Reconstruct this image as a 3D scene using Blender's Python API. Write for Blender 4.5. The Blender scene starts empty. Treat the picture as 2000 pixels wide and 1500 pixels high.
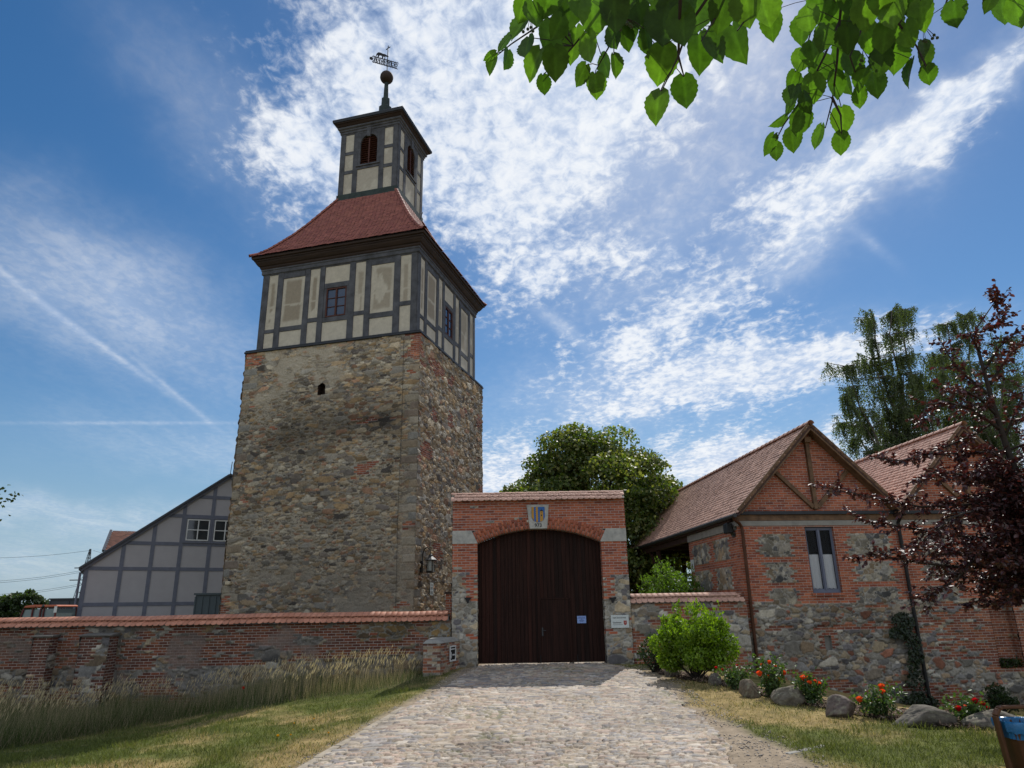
import bpy, math, random
import numpy as np
from mathutils import Vector, Matrix
R_ = math.radians
S = bpy.context.scene
COL = S.collection
rng = np.random.default_rng(7)
random.seed(7)

# ------------------------------------------------------------------ camera
F, PITCH, ROLL = 1387.0, 0.307032507, -0.0172538212
_f = np.array([0, math.cos(PITCH), math.sin(PITCH)]); _r = np.array([1., 0, 0]); _u = np.array([0, -math.sin(PITCH), math.cos(PITCH)])
CAM_R = _r * math.cos(ROLL) + _u * math.sin(ROLL); CAM_U = -_r * math.sin(ROLL) + _u * math.cos(ROLL)
EYE = np.array([0, 0, 1.6])
cd = bpy.data.cameras.new("camera"); cam = bpy.data.objects.new("camera", cd); COL.objects.link(cam)
cd.lens = 36 * F / 2000; cd.sensor_width = 36; cd.clip_start = 0.05; cd.clip_end = 6000
m = Matrix.Identity(4)
for i in range(3):
    m[i][0], m[i][1], m[i][2], m[i][3] = CAM_R[i], CAM_U[i], -_f[i], EYE[i]
cam.matrix_world = m
S.camera = cam

def ray(px, py):
    return CAM_R * ((px - 1000) / F) - CAM_U * ((py - 750) / F) + _f
def at(px, py, Y):
    d = ray(px, py); return EYE + d * (Y / d[1])

# ------------------------------------------------------------------ light, exposure
SUN_EL, SUN_AZ = R_(51), R_(20.2)
SKY_K = 0.085
sd = bpy.data.lights.new("sun", 'SUN'); sd.energy = 3.3; sd.angle = R_(0.53); sd.color = (1, .955, .88)
so = bpy.data.objects.new("sun", sd); COL.objects.link(so)
_sv = Vector((math.sin(SUN_AZ) * math.cos(SUN_EL), math.cos(SUN_AZ) * math.cos(SUN_EL), math.sin(SUN_EL)))
so.rotation_euler = _sv.to_track_quat('Z', 'Y').to_euler(); so.location = (20, 60, 80)
S.view_settings.view_transform = 'Standard'; S.view_settings.look = 'None'
S.view_settings.exposure = 0.31; S.view_settings.gamma = 1.0
S.view_settings.use_curve_mapping = False
try:
    S.cycles.max_bounces = 6; S.cycles.transparent_max_bounces = 6; S.cycles.use_denoising = True
except Exception: pass

# ------------------------------------------------------------------ sky
def make_sky():
    W = bpy.data.worlds.new("World"); S.world = W; W.use_nodes = True
    nt = W.node_tree; N = nt.nodes; L = nt.links; N.clear()
    def nd(t, **k):
        n = N.new(t)
        for a, b in k.items(): setattr(n, a, b)
        return n
    def put(sock, v):
        if isinstance(v, (int, float)): sock.default_value = v
        elif isinstance(v, tuple): sock.default_value = v
        else: L.new(v, sock)
    def M(op, a, b=None, c=None, clamp=False):
        n = nd('ShaderNodeMath', operation=op, use_clamp=clamp)
        for i, v in enumerate((a, b, c)):
            if v is not None: put(n.inputs[i], v)
        return n.outputs[0]
    def dot(v, t):
        n = nd('ShaderNodeVectorMath', operation='DOT_PRODUCT'); L.new(v, n.inputs[0]); n.inputs[1].default_value = t
        return n.outputs['Value']
    def ramp(v, a, b):
        n = nd('ShaderNodeMapRange', interpolation_type='SMOOTHSTEP'); put(n.inputs[0], v)
        n.inputs[1].default_value = a; n.inputs[2].default_value = b; return n.outputs[0]
    tc = nd('ShaderNodeTexCoord'); D = tc.outputs['Generated']
    sp = nd('ShaderNodeSeparateXYZ'); L.new(D, sp.inputs[0]); x, y, z = sp.outputs
    yy = M('MAXIMUM', y, .04)
    cb = nd('ShaderNodeCombineXYZ'); put(cb.inputs[0], M('DIVIDE', x, yy)); put(cb.inputs[1], M('DIVIDE', z, yy)); cb.inputs[2].default_value = 1
    AB = cb.outputs[0]                                  # the northern sky unrolled on world axes
    zz = M('ADD', M('MAXIMUM', z, 0.0), .10)
    cq = nd('ShaderNodeCombineXYZ'); put(cq.inputs[0], M('DIVIDE', x, zz)); put(cq.inputs[1], M('DIVIDE', y, zz)); Q = cq.outputs[0]
    def noise(vec, scale, detail=5, rough=.55, dist=0.0, rot=None, sc=None, loc=None):
        if rot is not None or sc is not None or loc is not None:
            mp = nd('ShaderNodeMapping'); L.new(vec, mp.inputs[0])
            if rot is not None: mp.inputs[2].default_value = (0, 0, rot)
            if sc is not None: mp.inputs[3].default_value = sc
            if loc is not None: mp.inputs[1].default_value = loc
            vec = mp.outputs[0]
        n = nd('ShaderNodeTexNoise'); L.new(vec, n.inputs['Vector'])
        n.inputs['Scale'].default_value = scale; n.inputs['Detail'].default_value = detail
        n.inputs['Roughness'].default_value = rough; n.inputs['Distortion'].default_value = dist
        return n.outputs['Fac']
    wob = noise(AB, 4.0, 4, .6)
    wob2 = noise(AB, 5.0, 4, .6, loc=(3, 7, 0))
    cw = nd('ShaderNodeCombineXYZ'); put(cw.inputs[0], M('MULTIPLY_ADD', M('SUBTRACT', wob, .5), .16, 0)); put(cw.inputs[1], M('MULTIPLY', M('SUBTRACT', wob2, .5), .16))
    va = nd('ShaderNodeVectorMath', operation='ADD'); L.new(AB, va.inputs[0]); L.new(cw.outputs[0], va.inputs[1]); ABW = va.outputs[0]
    def ab(px, py):
        d = ray(px, py); return np.array([d[0] / d[1], d[2] / d[1]])
    def blob(px, py, rx, ry, ang, vec=None):            # soft elongated patch of the northern sky
        c = ab(px, py); a = R_(ang); e = np.array([math.cos(a), math.sin(a)])
        e1 = ab(px + rx * e[0], py + rx * e[1]) - c; e2 = ab(px - ry * e[1], py + ry * e[0]) - c
        Mi = np.linalg.inv(np.array([e1, e2]).T); k = -Mi @ c
        d1 = dot(vec or ABW, (Mi[0, 0], Mi[0, 1], k[0])); d2 = dot(vec or ABW, (Mi[1, 0], Mi[1, 1], k[1]))
        s = M('MULTIPLY_ADD', d2, d2, M('MULTIPLY', d1, d1))
        return M('EXPONENT', M('MULTIPLY', s, -1.0))
    def total(lst):
        o = None
        for w, *b in lst:
            v = M('MULTIPLY', blob(*b), w); o = v if o is None else M('ADD', o, v)
        return o
    front = ramp(y, .02, .15)
    puffs = total(SKY_PUFFS); soft = total(SKY_SOFT)
    n1 = noise(Q, 34, 5, .6, .35, rot=.5, sc=(1, .8, 1))
    n2 = noise(Q, 9, 4, .55, .6, rot=.3, sc=(1, .5, 1), loc=(4, 2, 0))
    pf = M('ADD', M('MULTIPLY', n1, .56), M('MULTIPLY', n2, .52))
    pa = ramp(M('ADD', pf, M('MULTIPLY', M('SUBTRACT', M('MINIMUM', puffs, 1.1), .6), .36)), .45, .76)
    pa = M('MULTIPLY', pa, ramp(puffs, .05, .45))
    st = noise(Q, 2.6, 7, .62, .8, rot=-.55, sc=(1, .22, 1), loc=(1, 5, 0))
    st2 = noise(Q, 9, 5, .6, .4, rot=-.4, sc=(1, .3, 1), loc=(8, 1, 0))
    sa = M('MULTIPLY', soft, M('MULTIPLY_ADD', st2, .55, M('MULTIPLY_ADD', st, 1.3, -.25)), clamp=True)
    fill_clouds = M('MULTIPLY', ramp(noise(Q, 1.1, 6, .6, .5, sc=(1, .4, 1), loc=(2, 9, 0)), .22, .54), 1.0)  # unseen clouds behind the viewer, added to brighten the shaded fronts
    # old aircraft trails
    tr = None
    for w, *b in SKY_TRAILS:
        v = M('MULTIPLY', blob(*b, vec=AB), w); tr = v if tr is None else M('ADD', tr, v)
    tn = M('MULTIPLY_ADD', noise(AB, 22, 5, .65), 1.5, -.15)
    tr = M('MULTIPLY', tr, tn, clamp=True)
    keep = M('MULTIPLY', M('SUBTRACT', 1, M('MULTIPLY', pa, .95)), M('SUBTRACT', 1, sa))
    keep = M('MULTIPLY', keep, M('SUBTRACT', 1, tr))
    al = M('MULTIPLY', M('SUBTRACT', 1, keep), front)
    al = M('MAXIMUM', al, M('MULTIPLY', fill_clouds, M('SUBTRACT', 1, front)))
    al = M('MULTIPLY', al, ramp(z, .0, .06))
    sky = nd('ShaderNodeTexSky', sky_type='NISHITA'); sky.sun_disc = False
    sky.sun_elevation = SUN_EL; sky.sun_rotation = SUN_AZ
    sky.air_density = 1.0; sky.dust_density = .25; sky.ozone_density = 1.2
    hs = nd('ShaderNodeHueSaturation'); hs.inputs['Saturation'].default_value = SKY_SAT; hs.inputs['Value'].default_value = SKY_VAL
    L.new(sky.outputs[0], hs.inputs['Color'])
    k = 1 / SKY_K
    hz = nd('ShaderNodeMix', data_type='RGBA'); L.new(M('MULTIPLY', ramp(z, .30, .0), .75), hz.inputs[0]); L.new(hs.outputs[0], hz.inputs[6]); hz.inputs[7].default_value = (.21 * k, .33 * k, .46 * k, 1)
    mx = nd('ShaderNodeMix', data_type='RGBA'); L.new(al, mx.inputs[0]); L.new(hz.outputs[2], mx.inputs[6])
    cc = nd('ShaderNodeMix', data_type='RGBA'); L.new(ramp(pf, .42, .68), cc.inputs[0])
    cc.inputs[6].default_value = (.47 * k, .55 * k, .69 * k, 1); cc.inputs[7].default_value = (.73 * k, .755 * k, .79 * k, 1)
    L.new(cc.outputs[2], mx.inputs[7])
    bg = nd('ShaderNodeBackground'); bg.inputs['Strength'].default_value = SKY_K; L.new(mx.outputs[2], bg.inputs['Color'])
    out = nd('ShaderNodeOutputWorld'); L.new(bg.outputs[0], out.inputs[0])
SKY_SAT, SKY_VAL = 1.36, .84
SKY_PUFFS = [  # weight, px, py, rx, ry, angle
    (1.0, 800, 130, 330, 230, 20), (.8, 620, 330, 190, 130, 25), (1.0, 1000, 330, 170, 260, 0), (1.0, 1120, 120, 330, 200, 0),
    (.75, 1310, 520, 110, 50, 10), (.95, 1400, 735, 330, 62, -10), (.95, 1600, 690, 260, 55, -14), (.8, 1240, 660, 130, 50, -12), (.75, 1440, 610, 120, 36, -10),
    (.55, 1080, 530, 120, 40, -5), (1.15, 1420, 900, 210, 62, -6), (1.05, 960, 920, 130, 60, 0), (.7, 1530, 390, 160, 50, -20),
    (.75, 1690, 350, 330, 42, -38), (.8, 1880, 180, 230, 42, -36), (.9, 1880, 890, 260, 110, -10), (.6, 1900, 235, 110, 60, -30)]
SKY_SOFT = [
    (.55, 1150, 40, 330, 300, 0), (.5, 1150, 380, 170, 300, -10), (.42, 1400, 110, 340, 200, -15), (.34, 1560, 330, 260, 120, -32),
    (.45, 330, 590, 330, 95, 32), (.40, 90, 560, 260, 130, 25), (.25, 420, 230, 330, 90, 48), (.45, 120, 1015, 280, 34, 7),
    (.35, 120, 1120, 400, 60, 0), (.30, 400, 880, 300, 60, 8), (.7, 1700, 350, 400, 48, -38), (.75, 1870, 190, 260, 42, -36), (.25, 1080, 780, 260, 60, 0),
    (.75, 1500, 720, 330, 60, -11), (1.0, 1400, 915, 220, 60, -4), (.8, 960, 925, 160, 60, 0), (.5, 1880, 900, 240, 120, 0)]
SKY_TRAILS = [(.5, 80, 590, 150, 7, 38), (.5, 220, 690, 130, 6, 36), (.46, 350, 775, 90, 5, 40), (.38, 270, 826, 230, 3.5, 0),
    (.5, 1100, 640, 75, 14, 38), (.35, 1690, 465, 60, 12, 40), (.25, 1350, 880, 60, 5, 0)]
make_sky()
# ------------------------------------------------------------------ helpers: tags and meshes
def tag(o, label=None, cat=None, group=None, kind=None):
    if label: o['label'] = label
    if cat: o['category'] = cat
    if group: o['group'] = group
    if kind: o['kind'] = kind
    return o
def thing(name, label, cat, loc=(0, 0, 0), rz=0.0, group=None):
    o = bpy.data.objects.new(name, None); COL.objects.link(o); o.empty_display_size = .2
    o.location = loc; o.rotation_euler = (0, 0, rz)
    return tag(o, label, cat, group)
def link(name, me, mat=None, parent=None):
    o = bpy.data.objects.new(name, me); COL.objects.link(o)
    if mat is not None:
        for mm in (mat if isinstance(mat, (list, tuple)) else [mat]): me.materials.append(mm)
    if parent is not None: o.parent = parent
    return o
def np_mesh(name, V, Fc, mat=None, parent=None, col=None, brick=None, uv=None, smooth=False, mi=None):
    """V (n,3); Fc: (m,k) array or list of arrays of various k."""
    me = bpy.data.meshes.new(name); V = np.asarray(V, np.float32)
    Fl = [np.asarray(f, np.int32) for f in (Fc if isinstance(Fc, list) else [Fc]) if len(f)]
    idx = np.concatenate([f.ravel() for f in Fl]); tot = np.concatenate([np.full(len(f), f.shape[1], np.int32) for f in Fl])
    me.vertices.add(len(V)); me.vertices.foreach_set('co', V.ravel())
    me.loops.add(len(idx)); me.loops.foreach_set('vertex_index', idx)
    me.polygons.add(len(tot)); me.polygons.foreach_set('loop_start', np.concatenate([[0], np.cumsum(tot)[:-1]]).astype(np.int32))
    me.polygons.foreach_set('loop_total', tot)
    if smooth: me.polygons.foreach_set('use_smooth', np.ones(len(tot), bool))
    if mi is not None: me.polygons.foreach_set('material_index', np.asarray(mi, np.int32))
    me.update(calc_edges=True)
    if col is not None:
        a = me.attributes.new('col', 'FLOAT_COLOR', 'POINT'); c = np.ones((len(V), 4), np.float32); c[:, :3] = col
        a.data.foreach_set('color', c.ravel())
    if brick is not None:
        a = me.attributes.new('brick', 'FLOAT', 'POINT'); a.data.foreach_set('value', np.asarray(brick, np.float32))
    if uv is not None:
        u = me.uv_layers.new(name='uv'); u.data.foreach_set('uv', np.asarray(uv, np.float32)[idx].ravel())
    return link(name, me, mat, parent)

class MB:
    """collects boxes, beams, tubes, prisms, lathes into ONE mesh"""
    def __init__(s): s.v = []; s.f = []; s.m = []
    def add(s, V, Fc, m=0):
        n = len(s.v); s.v += [tuple(p) for p in V]; s.f += [tuple(i + n for i in f) for f in Fc]; s.m += [m] * len(Fc)
    def box(s, x0, x1, y0, y1, z0, z1, m=0):
        s.add([(x0, y0, z0), (x1, y0, z0), (x1, y1, z0), (x0, y1, z0), (x0, y0, z1), (x1, y0, z1), (x1, y1, z1), (x0, y1, z1)],
              [(0, 3, 2, 1), (4, 5, 6, 7), (0, 1, 5, 4), (1, 2, 6, 5), (2, 3, 7, 6), (3, 0, 4, 7)], m)
    def beam(s, p0, p1, w, d, side=(0, 1, 0), m=0):
        """bar from p0 to p1; d measured along `side`, w across"""
        p0, p1 = np.array(p0, float), np.array(p1, float); t = p1 - p0; t /= np.linalg.norm(t)
        e = np.array(side, float); e -= t * (e @ t); e /= np.linalg.norm(e); g = np.cross(t, e)
        V = [p + e * d / 2 * a + g * w / 2 * b for p in (p0, p1) for a, b in ((-1, -1), (1, -1), (1, 1), (-1, 1))]
        s.add(V, [(3, 2, 1, 0), (4, 5, 6, 7), (0, 1, 5, 4), (1, 2, 6, 5), (2, 3, 7, 6), (3, 0, 4, 7)], m)
    def tube(s, pts, r, n=8, m=0, cap=True):
        P = [np.array(p, float) for p in pts]; k = len(P); rr = r if isinstance(r, (list, tuple, np.ndarray)) else [r] * k
        V = []; ref = None
        for i, p in enumerate(P):
            t = P[min(i + 1, k - 1)] - P[max(i - 1, 0)]; t = t / (np.linalg.norm(t) + 1e-9)
            if ref is None: ref = np.cross(t, [0, 0, 1.]) if abs(t[2]) < .95 else np.cross(t, [1., 0, 0])
            e = ref - t * (ref @ t); e /= np.linalg.norm(e) + 1e-9; ref = e; g = np.cross(t, e)
            V += [p + rr[i] * (e * math.cos(a) + g * math.sin(a)) for a in [2 * math.pi * j / n for j in range(n)]]
        Fc = [(i * n + j, i * n + (j + 1) % n, (i + 1) * n + (j + 1) % n, (i + 1) * n + j) for i in range(k - 1) for j in range(n)]
        if cap: Fc += [tuple(range(n))[::-1], tuple(range((k - 1) * n, k * n))]
        s.add(V, Fc, m)
    def prism(s, poly, o, u, v, w, m=0):
        """polygon (2-D list) placed at o with axes u, v; extruded by vector w"""
        o, u, v, w = [np.array(q, float) for q in (o, u, v, w)]; n = len(poly)
        V = [o + u * a + v * b for a, b in poly] + [o + u * a + v * b + w for a, b in poly]
        s.add(V, [tuple(range(n)), tuple(range(n, 2 * n))[::-1]] + [(i, i + n, (i + 1) % n + n, (i + 1) % n) for i in range(n)], m)
    def lathe(s, prof, c=(0, 0, 0), n=16, m=0):
        c = np.array(c, float); k = len(prof)
        V = [c + np.array([r * math.cos(2 * math.pi * j / n), r * math.sin(2 * math.pi * j / n), z]) for r, z in prof for j in range(n)]
        s.add(V, [(i * n + j, i * n + (j + 1) % n, (i + 1) * n + (j + 1) % n, (i + 1) * n + j) for i in range(k - 1) for j in range(n)] + [tuple(range(n))[::-1], tuple(range((k - 1) * n, k * n))], m)
    def build(s, name, mat, parent=None, bevel=0.0, smooth=False, fix=True):
        me = bpy.data.meshes.new(name); me.from_pydata([tuple(map(float, p)) for p in s.v], [], s.f)
        me.polygons.foreach_set('material_index', np.array(s.m, np.int32))
        if smooth: me.polygons.foreach_set('use_smooth', np.ones(len(s.f), bool))
        me.update()
        if fix:
            import bmesh
            b = bmesh.new(); b.from_mesh(me); bmesh.ops.recalc_face_normals(b, faces=b.faces); b.to_mesh(me); b.free()
        o = link(name, me, mat, parent)
        if bevel:
            q = o.modifiers.new('bevel', 'BEVEL'); q.width = bevel; q.segments = 1; q.limit_method = 'ANGLE'
        return o

# ------------------------------------------------------------------ noise on arrays
_T = rng.random((256, 256)); _T2 = rng.random((256, 256, 4))
def vn(x, y, seed=0):
    x = np.asarray(x, float) + seed * 17.31; y = np.asarray(y, float) + seed * 9.77
    i = np.floor(x).astype(int); j = np.floor(y).astype(int); fx = x - i; fy = y - j
    fx = fx * fx * (3 - 2 * fx); fy = fy * fy * (3 - 2 * fy)
    g = lambda a, b: _T[a & 255, b & 255]
    return (g(i, j) * (1 - fx) + g(i + 1, j) * fx) * (1 - fy) + (g(i, j + 1) * (1 - fx) + g(i + 1, j + 1) * fx) * fy
def fbm(x, y, seed=0, o=4, r=.5):
    s = 0; a = 1; t = 0
    for k in range(o):
        s = s + a * vn(x * 2 ** k, y * 2 ** k, seed + k * 5); t += a; a *= r
    return s / t
def ss(a, b, x):
    t = np.clip((np.asarray(x, float) - a) / (b - a), 0, 1); return t * t * (3 - 2 * t)
def cells(u, v, sx, sy, seed=0, jit=.8, pw=2.6, warp=.3):
    """irregular stones: returns (distance to joint, four random numbers per stone)"""
    uu = u + warp * sx * (fbm(u / sx * .9, v / sy * .9, seed + 3, 2) - .5) * 2
    vv = v + warp * sy * (fbm(u / sx * .7, v / sy * .7, seed + 8, 2) - .5) * 2
    j = np.floor(vv / sy).astype(int); B1 = np.full(u.shape, 9e9); B2 = B1.copy(); I1 = np.zeros(u.shape, int); J1 = I1.copy()
    for dj in (-1, 0, 1):
        row = j + dj; off = _T[(row * 7 + seed) & 255, (seed * 13 + 5) & 255] * 3
        i = np.floor(uu / sx + off).astype(int)
        for di in (-1, 0, 1):
            ci = i + di; h = _T2[(ci + seed * 31) & 255, (row + seed * 57) & 255]
            px = (ci + .5 + jit * (h[..., 0] - .5) - off) * sx; py = (row + .5 + jit * .8 * (h[..., 1] - .5)) * sy
            d = ((np.abs(uu - px) / sx) ** pw + (np.abs(vv - py) / sy) ** pw) ** (1 / pw) / (.62 + .75 * h[..., 2])
            nw = d < B1
            B2 = np.where(nw, B1, np.minimum(B2, d)); I1 = np.where(nw, ci, I1); J1 = np.where(nw, row, J1); B1 = np.where(nw, d, B1)
    return B2 - B1, _T2[(I1 * 3 + 11 + seed) & 255, (J1 * 5 + 29 + seed) & 255]
BW, BH = .25, .077
def brick_id(u, v):
    row = np.floor((v + 50 * BH) / BH).astype(int); ci = np.floor((u + 100 * BW) / BW + .5 * ((row % 2) == 0)).astype(int)
    return row, ci, _T2[(ci * 7 + row * 3) & 255, (row * 11 + 3) & 255], (ci + .5 - .5 * ((row % 2) == 0)) * BW - 100 * BW, (row + .5) * BH - 50 * BH
def pick(pal, r):
    P = np.array(pal); return P[np.minimum((r * len(P)).astype(int), len(P) - 1)]

# ------------------------------------------------------------------ materials
class NT:
    def __init__(s, name):
        s.mat = bpy.data.materials.new(name); s.mat.use_nodes = True; s.n = s.mat.node_tree.nodes; s.l = s.mat.node_tree.links
        s.b = s.n['Principled BSDF']; s.out = s.n['Material Output']
    def nd(s, t, **k):
        n = s.n.new(t)
        for a, b in k.items(): setattr(n, a, b)
        return n
    def noise(s, scale, detail=4, rough=.55, vec=None, sc=None):
        if vec is None: vec = s.nd('ShaderNodeTexCoord').outputs['Object']
        if sc is not None:
            mp = s.nd('ShaderNodeMapping'); s.l.new(vec, mp.inputs[0]); mp.inputs[3].default_value = sc; vec = mp.outputs[0]
        n = s.nd('ShaderNodeTexNoise'); s.l.new(vec, n.inputs['Vector']); n.inputs['Scale'].default_value = scale
        n.inputs['Detail'].default_value = detail; n.inputs['Roughness'].default_value = rough; return n.outputs['Fac']
    def rng(s, v, a, b, c, d):
        n = s.nd('ShaderNodeMapRange'); s.l.new(v, n.inputs[0])
        for i, q in enumerate((a, b, c, d)): n.inputs[i + 1].default_value = q
        return n.outputs[0]
    def mix(s, f, a, b, mode='MIX'):
        n = s.nd('ShaderNodeMix', data_type='RGBA', blend_type=mode)
        for i, q in ((0, f), (6, a), (7, b)):
            if isinstance(q, (int, float)): n.inputs[i].default_value = q
            elif isinstance(q, tuple): n.inputs[i].default_value = (*q[:3], 1)
            else: s.l.new(q, n.inputs[i])
        return n.outputs[2]
    def gray(s, v):
        n = s.nd('ShaderNodeCombineColor'); [s.l.new(v, n.inputs[i]) for i in range(3)]; return n.outputs[0]
    def bump(s, h, st, dist=.02, nrm=None):
        n = s.nd('ShaderNodeBump'); n.inputs['Strength'].default_value = st; n.inputs['Distance'].default_value = dist
        s.l.new(h, n.inputs['Height'])
        if nrm is not None: s.l.new(nrm, n.inputs['Normal'])
        s.l.new(n.outputs[0], s.b.inputs['Normal']); return n.outputs[0]
def plain(name, c, rough=.8, var=.25, scale=6, metal=0.0, bump=.15, sc=None, spec=.4, c2=None, bscale=None):
    t = NT(name); f = t.noise(scale, 5, .6, sc=sc)
    c2 = c2 or tuple(q * (1 - var) for q in c); c1 = tuple(min(1, q * (1 + var * .6)) for q in c)
    t.l.new(t.mix(t.rng(f, .3, .7, 0, 1), c2, c1), t.b.inputs['Base Color'])
    t.b.inputs['Roughness'].default_value = rough; t.b.inputs['Metallic'].default_value = metal; t.b.inputs['Specular IOR Level'].default_value = spec
    if bump: t.bump(t.noise(bscale or scale * 4, 4, .6, sc=sc), bump, .01)
    return t.mat
def attr_mat(name, rough=.85, fine=30, fvar=.25, bump=.25, bricks=False, mortar=(.33, .29, .25), spec=.3, mortar_f=1.0):
    t = NT(name); a = t.nd('ShaderNodeAttribute', attribute_name='col'); c = a.outputs['Color']
    n1 = t.noise(fine, 5, .65)
    hgt = n1
    if bricks:
        uv = t.nd('ShaderNodeUVMap'); b = t.nd('ShaderNodeTexBrick'); t.l.new(uv.outputs[0], b.inputs['Vector'])
        b.offset = .5; b.offset_frequency = 2; b.inputs['Scale'].default_value = 1; b.inputs['Brick Width'].default_value = BW; b.inputs['Row Height'].default_value = BH
        b.inputs['Mortar Size'].default_value = .0075; b.inputs['Mortar Smooth'].default_value = .25
        ab = t.nd('ShaderNodeAttribute', attribute_name='brick')
        mm = t.nd('ShaderNodeMath', operation='MULTIPLY'); t.l.new(b.outputs['Fac'], mm.inputs[0]); t.l.new(ab.outputs['Fac'], mm.inputs[1])
        mk = t.nd('ShaderNodeMath', operation='MULTIPLY'); t.l.new(mm.outputs[0], mk.inputs[0]); mk.inputs[1].default_value = mortar_f
        c = t.mix(mk.outputs[0], c, mortar)
        sb = t.nd('ShaderNodeMath', operation='MULTIPLY_ADD'); t.l.new(mm.outputs[0], sb.inputs[0]); sb.inputs[1].default_value = -1.0; t.l.new(n1, sb.inputs[2]); hgt = sb.outputs[0]
    c = t.mix(1.0, c, t.gray(t.rng(n1, .25, .75, 1 - fvar, 1 + fvar)), 'MULTIPLY')
    t.l.new(c, t.b.inputs['Base Color']); t.b.inputs['Roughness'].default_value = rough; t.b.inputs['Specular IOR Level'].default_value = spec
    if bump: t.bump(hgt, bump, .012)
    return t.mat
def leaf_mat(name, rough=.45, trans=.4, tint=(1.5, 1.7, .5), spec=.5, fine=None):
    t = NT(name); a = t.nd('ShaderNodeAttribute', attribute_name='col'); c = a.outputs['Color']
    if fine:
        nz = t.noise(fine, 5, .65); c = t.mix(1.0, c, t.gray(t.rng(nz, .3, .7, .62, 1.3)), 'MULTIPLY'); t.bump(nz, .5, .004)
    t.l.new(c, t.b.inputs['Base Color']); t.b.inputs['Roughness'].default_value = rough; t.b.inputs['Specular IOR Level'].default_value = spec
    tr = t.nd('ShaderNodeBsdfTranslucent'); t.l.new(t.mix(1.0, c, tint, 'MULTIPLY'), tr.inputs['Color'])
    mx = t.nd('ShaderNodeMixShader'); mx.inputs[0].default_value = trans
    t.l.new(t.b.outputs[0], mx.inputs[1]); t.l.new(tr.outputs[0], mx.inputs[2]); t.l.new(mx.outputs[0], t.out.inputs[0])
    return t.mat
def glass_mat(name, c=(.02, .025, .03), rough=.06):
    t = NT(name); t.b.inputs['Base Color'].default_value = (*c, 1); t.b.inputs['Roughness'].default_value = rough; t.b.inputs['Specular IOR Level'].default_value = .8
    t.bump(t.noise(1.5, 2), .05, .02); return t.mat
MT = dict(
    masonry=attr_mat('masonry', bricks=True, fine=22, fvar=.3, bump=.35),
    newbrick=attr_mat('brickwork', bricks=True, fine=18, fvar=.18, bump=.3, mortar=(.36, .31, .28)),
    tile=attr_mat('roof_tile', fine=14, fvar=.2, bump=.15, rough=.7, spec=.4),
    ground=attr_mat('ground', fine=9, fvar=.35, bump=.6, rough=.95, spec=.1),
    cobble=attr_mat('cobble', fine=28, fvar=.2, bump=.2, rough=.72, spec=.35),
    stone=attr_mat('boulder', fine=16, fvar=.35, bump=.5, rough=.9),
    timber=plain('weathered_timber', (.085, .085, .092), .85, .45, 3, sc=(1, 1, .15), bump=.35),
    timber_r=plain('weathered_timber_side', (.085, .088, .098), .85, .45, 3, bump=.3),
    plaster=attr_mat('plaster', fine=10, fvar=.12, bump=.2),
    lead=plain('lead_flashing', (.025, .03, .038), .6, .3, 5),
    cornice=plain('dark_brown_timber', (.035, .020, .014), .75, .5, 4, sc=(.3, .3, 3), bump=.2),
    gate_wood=plain('gate_timber', (.024, .0095, .0065), .75, .6, 3, sc=(8, 8, .3), bump=.2, spec=.15),
    barge=plain('barge_timber', (.15, .085, .045), .75, .5, 5, bump=.25),
    porch=plain('porch_timber', (.05, .022, .015), .75, .4, 5),
    iron=plain('black_iron', (.012, .012, .013), .5, .3, 8, metal=.3),
    copper_pipe=plain('brown_copper', (.085, .035, .018), .5, .4, 3, metal=.55),
    verdigris=plain('verdigris', (.032, .048, .042), .65, .4, 5, metal=.3),
    concrete=plain('pale_concrete', (.40, .39, .35), .9, .25, 5, c2=(.27, .27, .25)),
    band=plain('grey_concrete', (.26, .25, .225), .9, .2, 4),
    zinc=plain('grey_zinc', (.045, .047, .05), .5, .3, 4, metal=.4),
    rust=plain('red_window_wood', (.075, .022, .013), .7, .3, 8),
    bluegrey=plain('blue_grey_paint', (.12, .135, .19), .5, .1, 4),
    white=plain('white_paint', (.62, .62, .6), .6, .1, 4, bump=0),
    glass=glass_mat('dark_glass'), glass_b=glass_mat('blue_glass', (.03, .05, .09), .04),
    void=plain('dark_void', (.008, .008, .008), .9, .1, 4, bump=0),
    render=plain('grey_render', (.38, .36, .365), .9, .06, 2, bscale=60, bump=.15),
    gtimber=plain('slate_timber', (.14, .148, .185), .8, .15, 4),
    dkmetal=plain('anthracite_sheet', (.045, .05, .06), .55, .2, 3),
    gcont=plain('green_grey_sheet', (.055, .075, .082), .55, .2, 3),
    bark=plain('bark', (.075, .06, .05), .95, .45, 9, sc=(1, 1, .3), bump=.8),
    birchbark=plain('birch_bark', (.16, .14, .12), .9, .6, 7, sc=(.4, .4, 2), bump=.4),
    twig=plain('twig', (.03, .022, .016), .85, .3, 12),
    stem=plain('green_stem', (.05, .07, .025), .8, .3, 12),
    leaf=leaf_mat('leaf', .5, .42), leaf_f=leaf_mat('linden_leaf', .5, .48, (1.5, 1.85, .40), .3, 38),
    leaf_p=leaf_mat('purple_leaf', .5, .16, (2.6, 1.1, .8), .8),
    grass=leaf_mat('grass_blade', .7, .35, (1.2, 1.25, .8), .2),
    petal=leaf_mat('petal', .6, .35, (1.3, .9, .8), .3),
)
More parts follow.
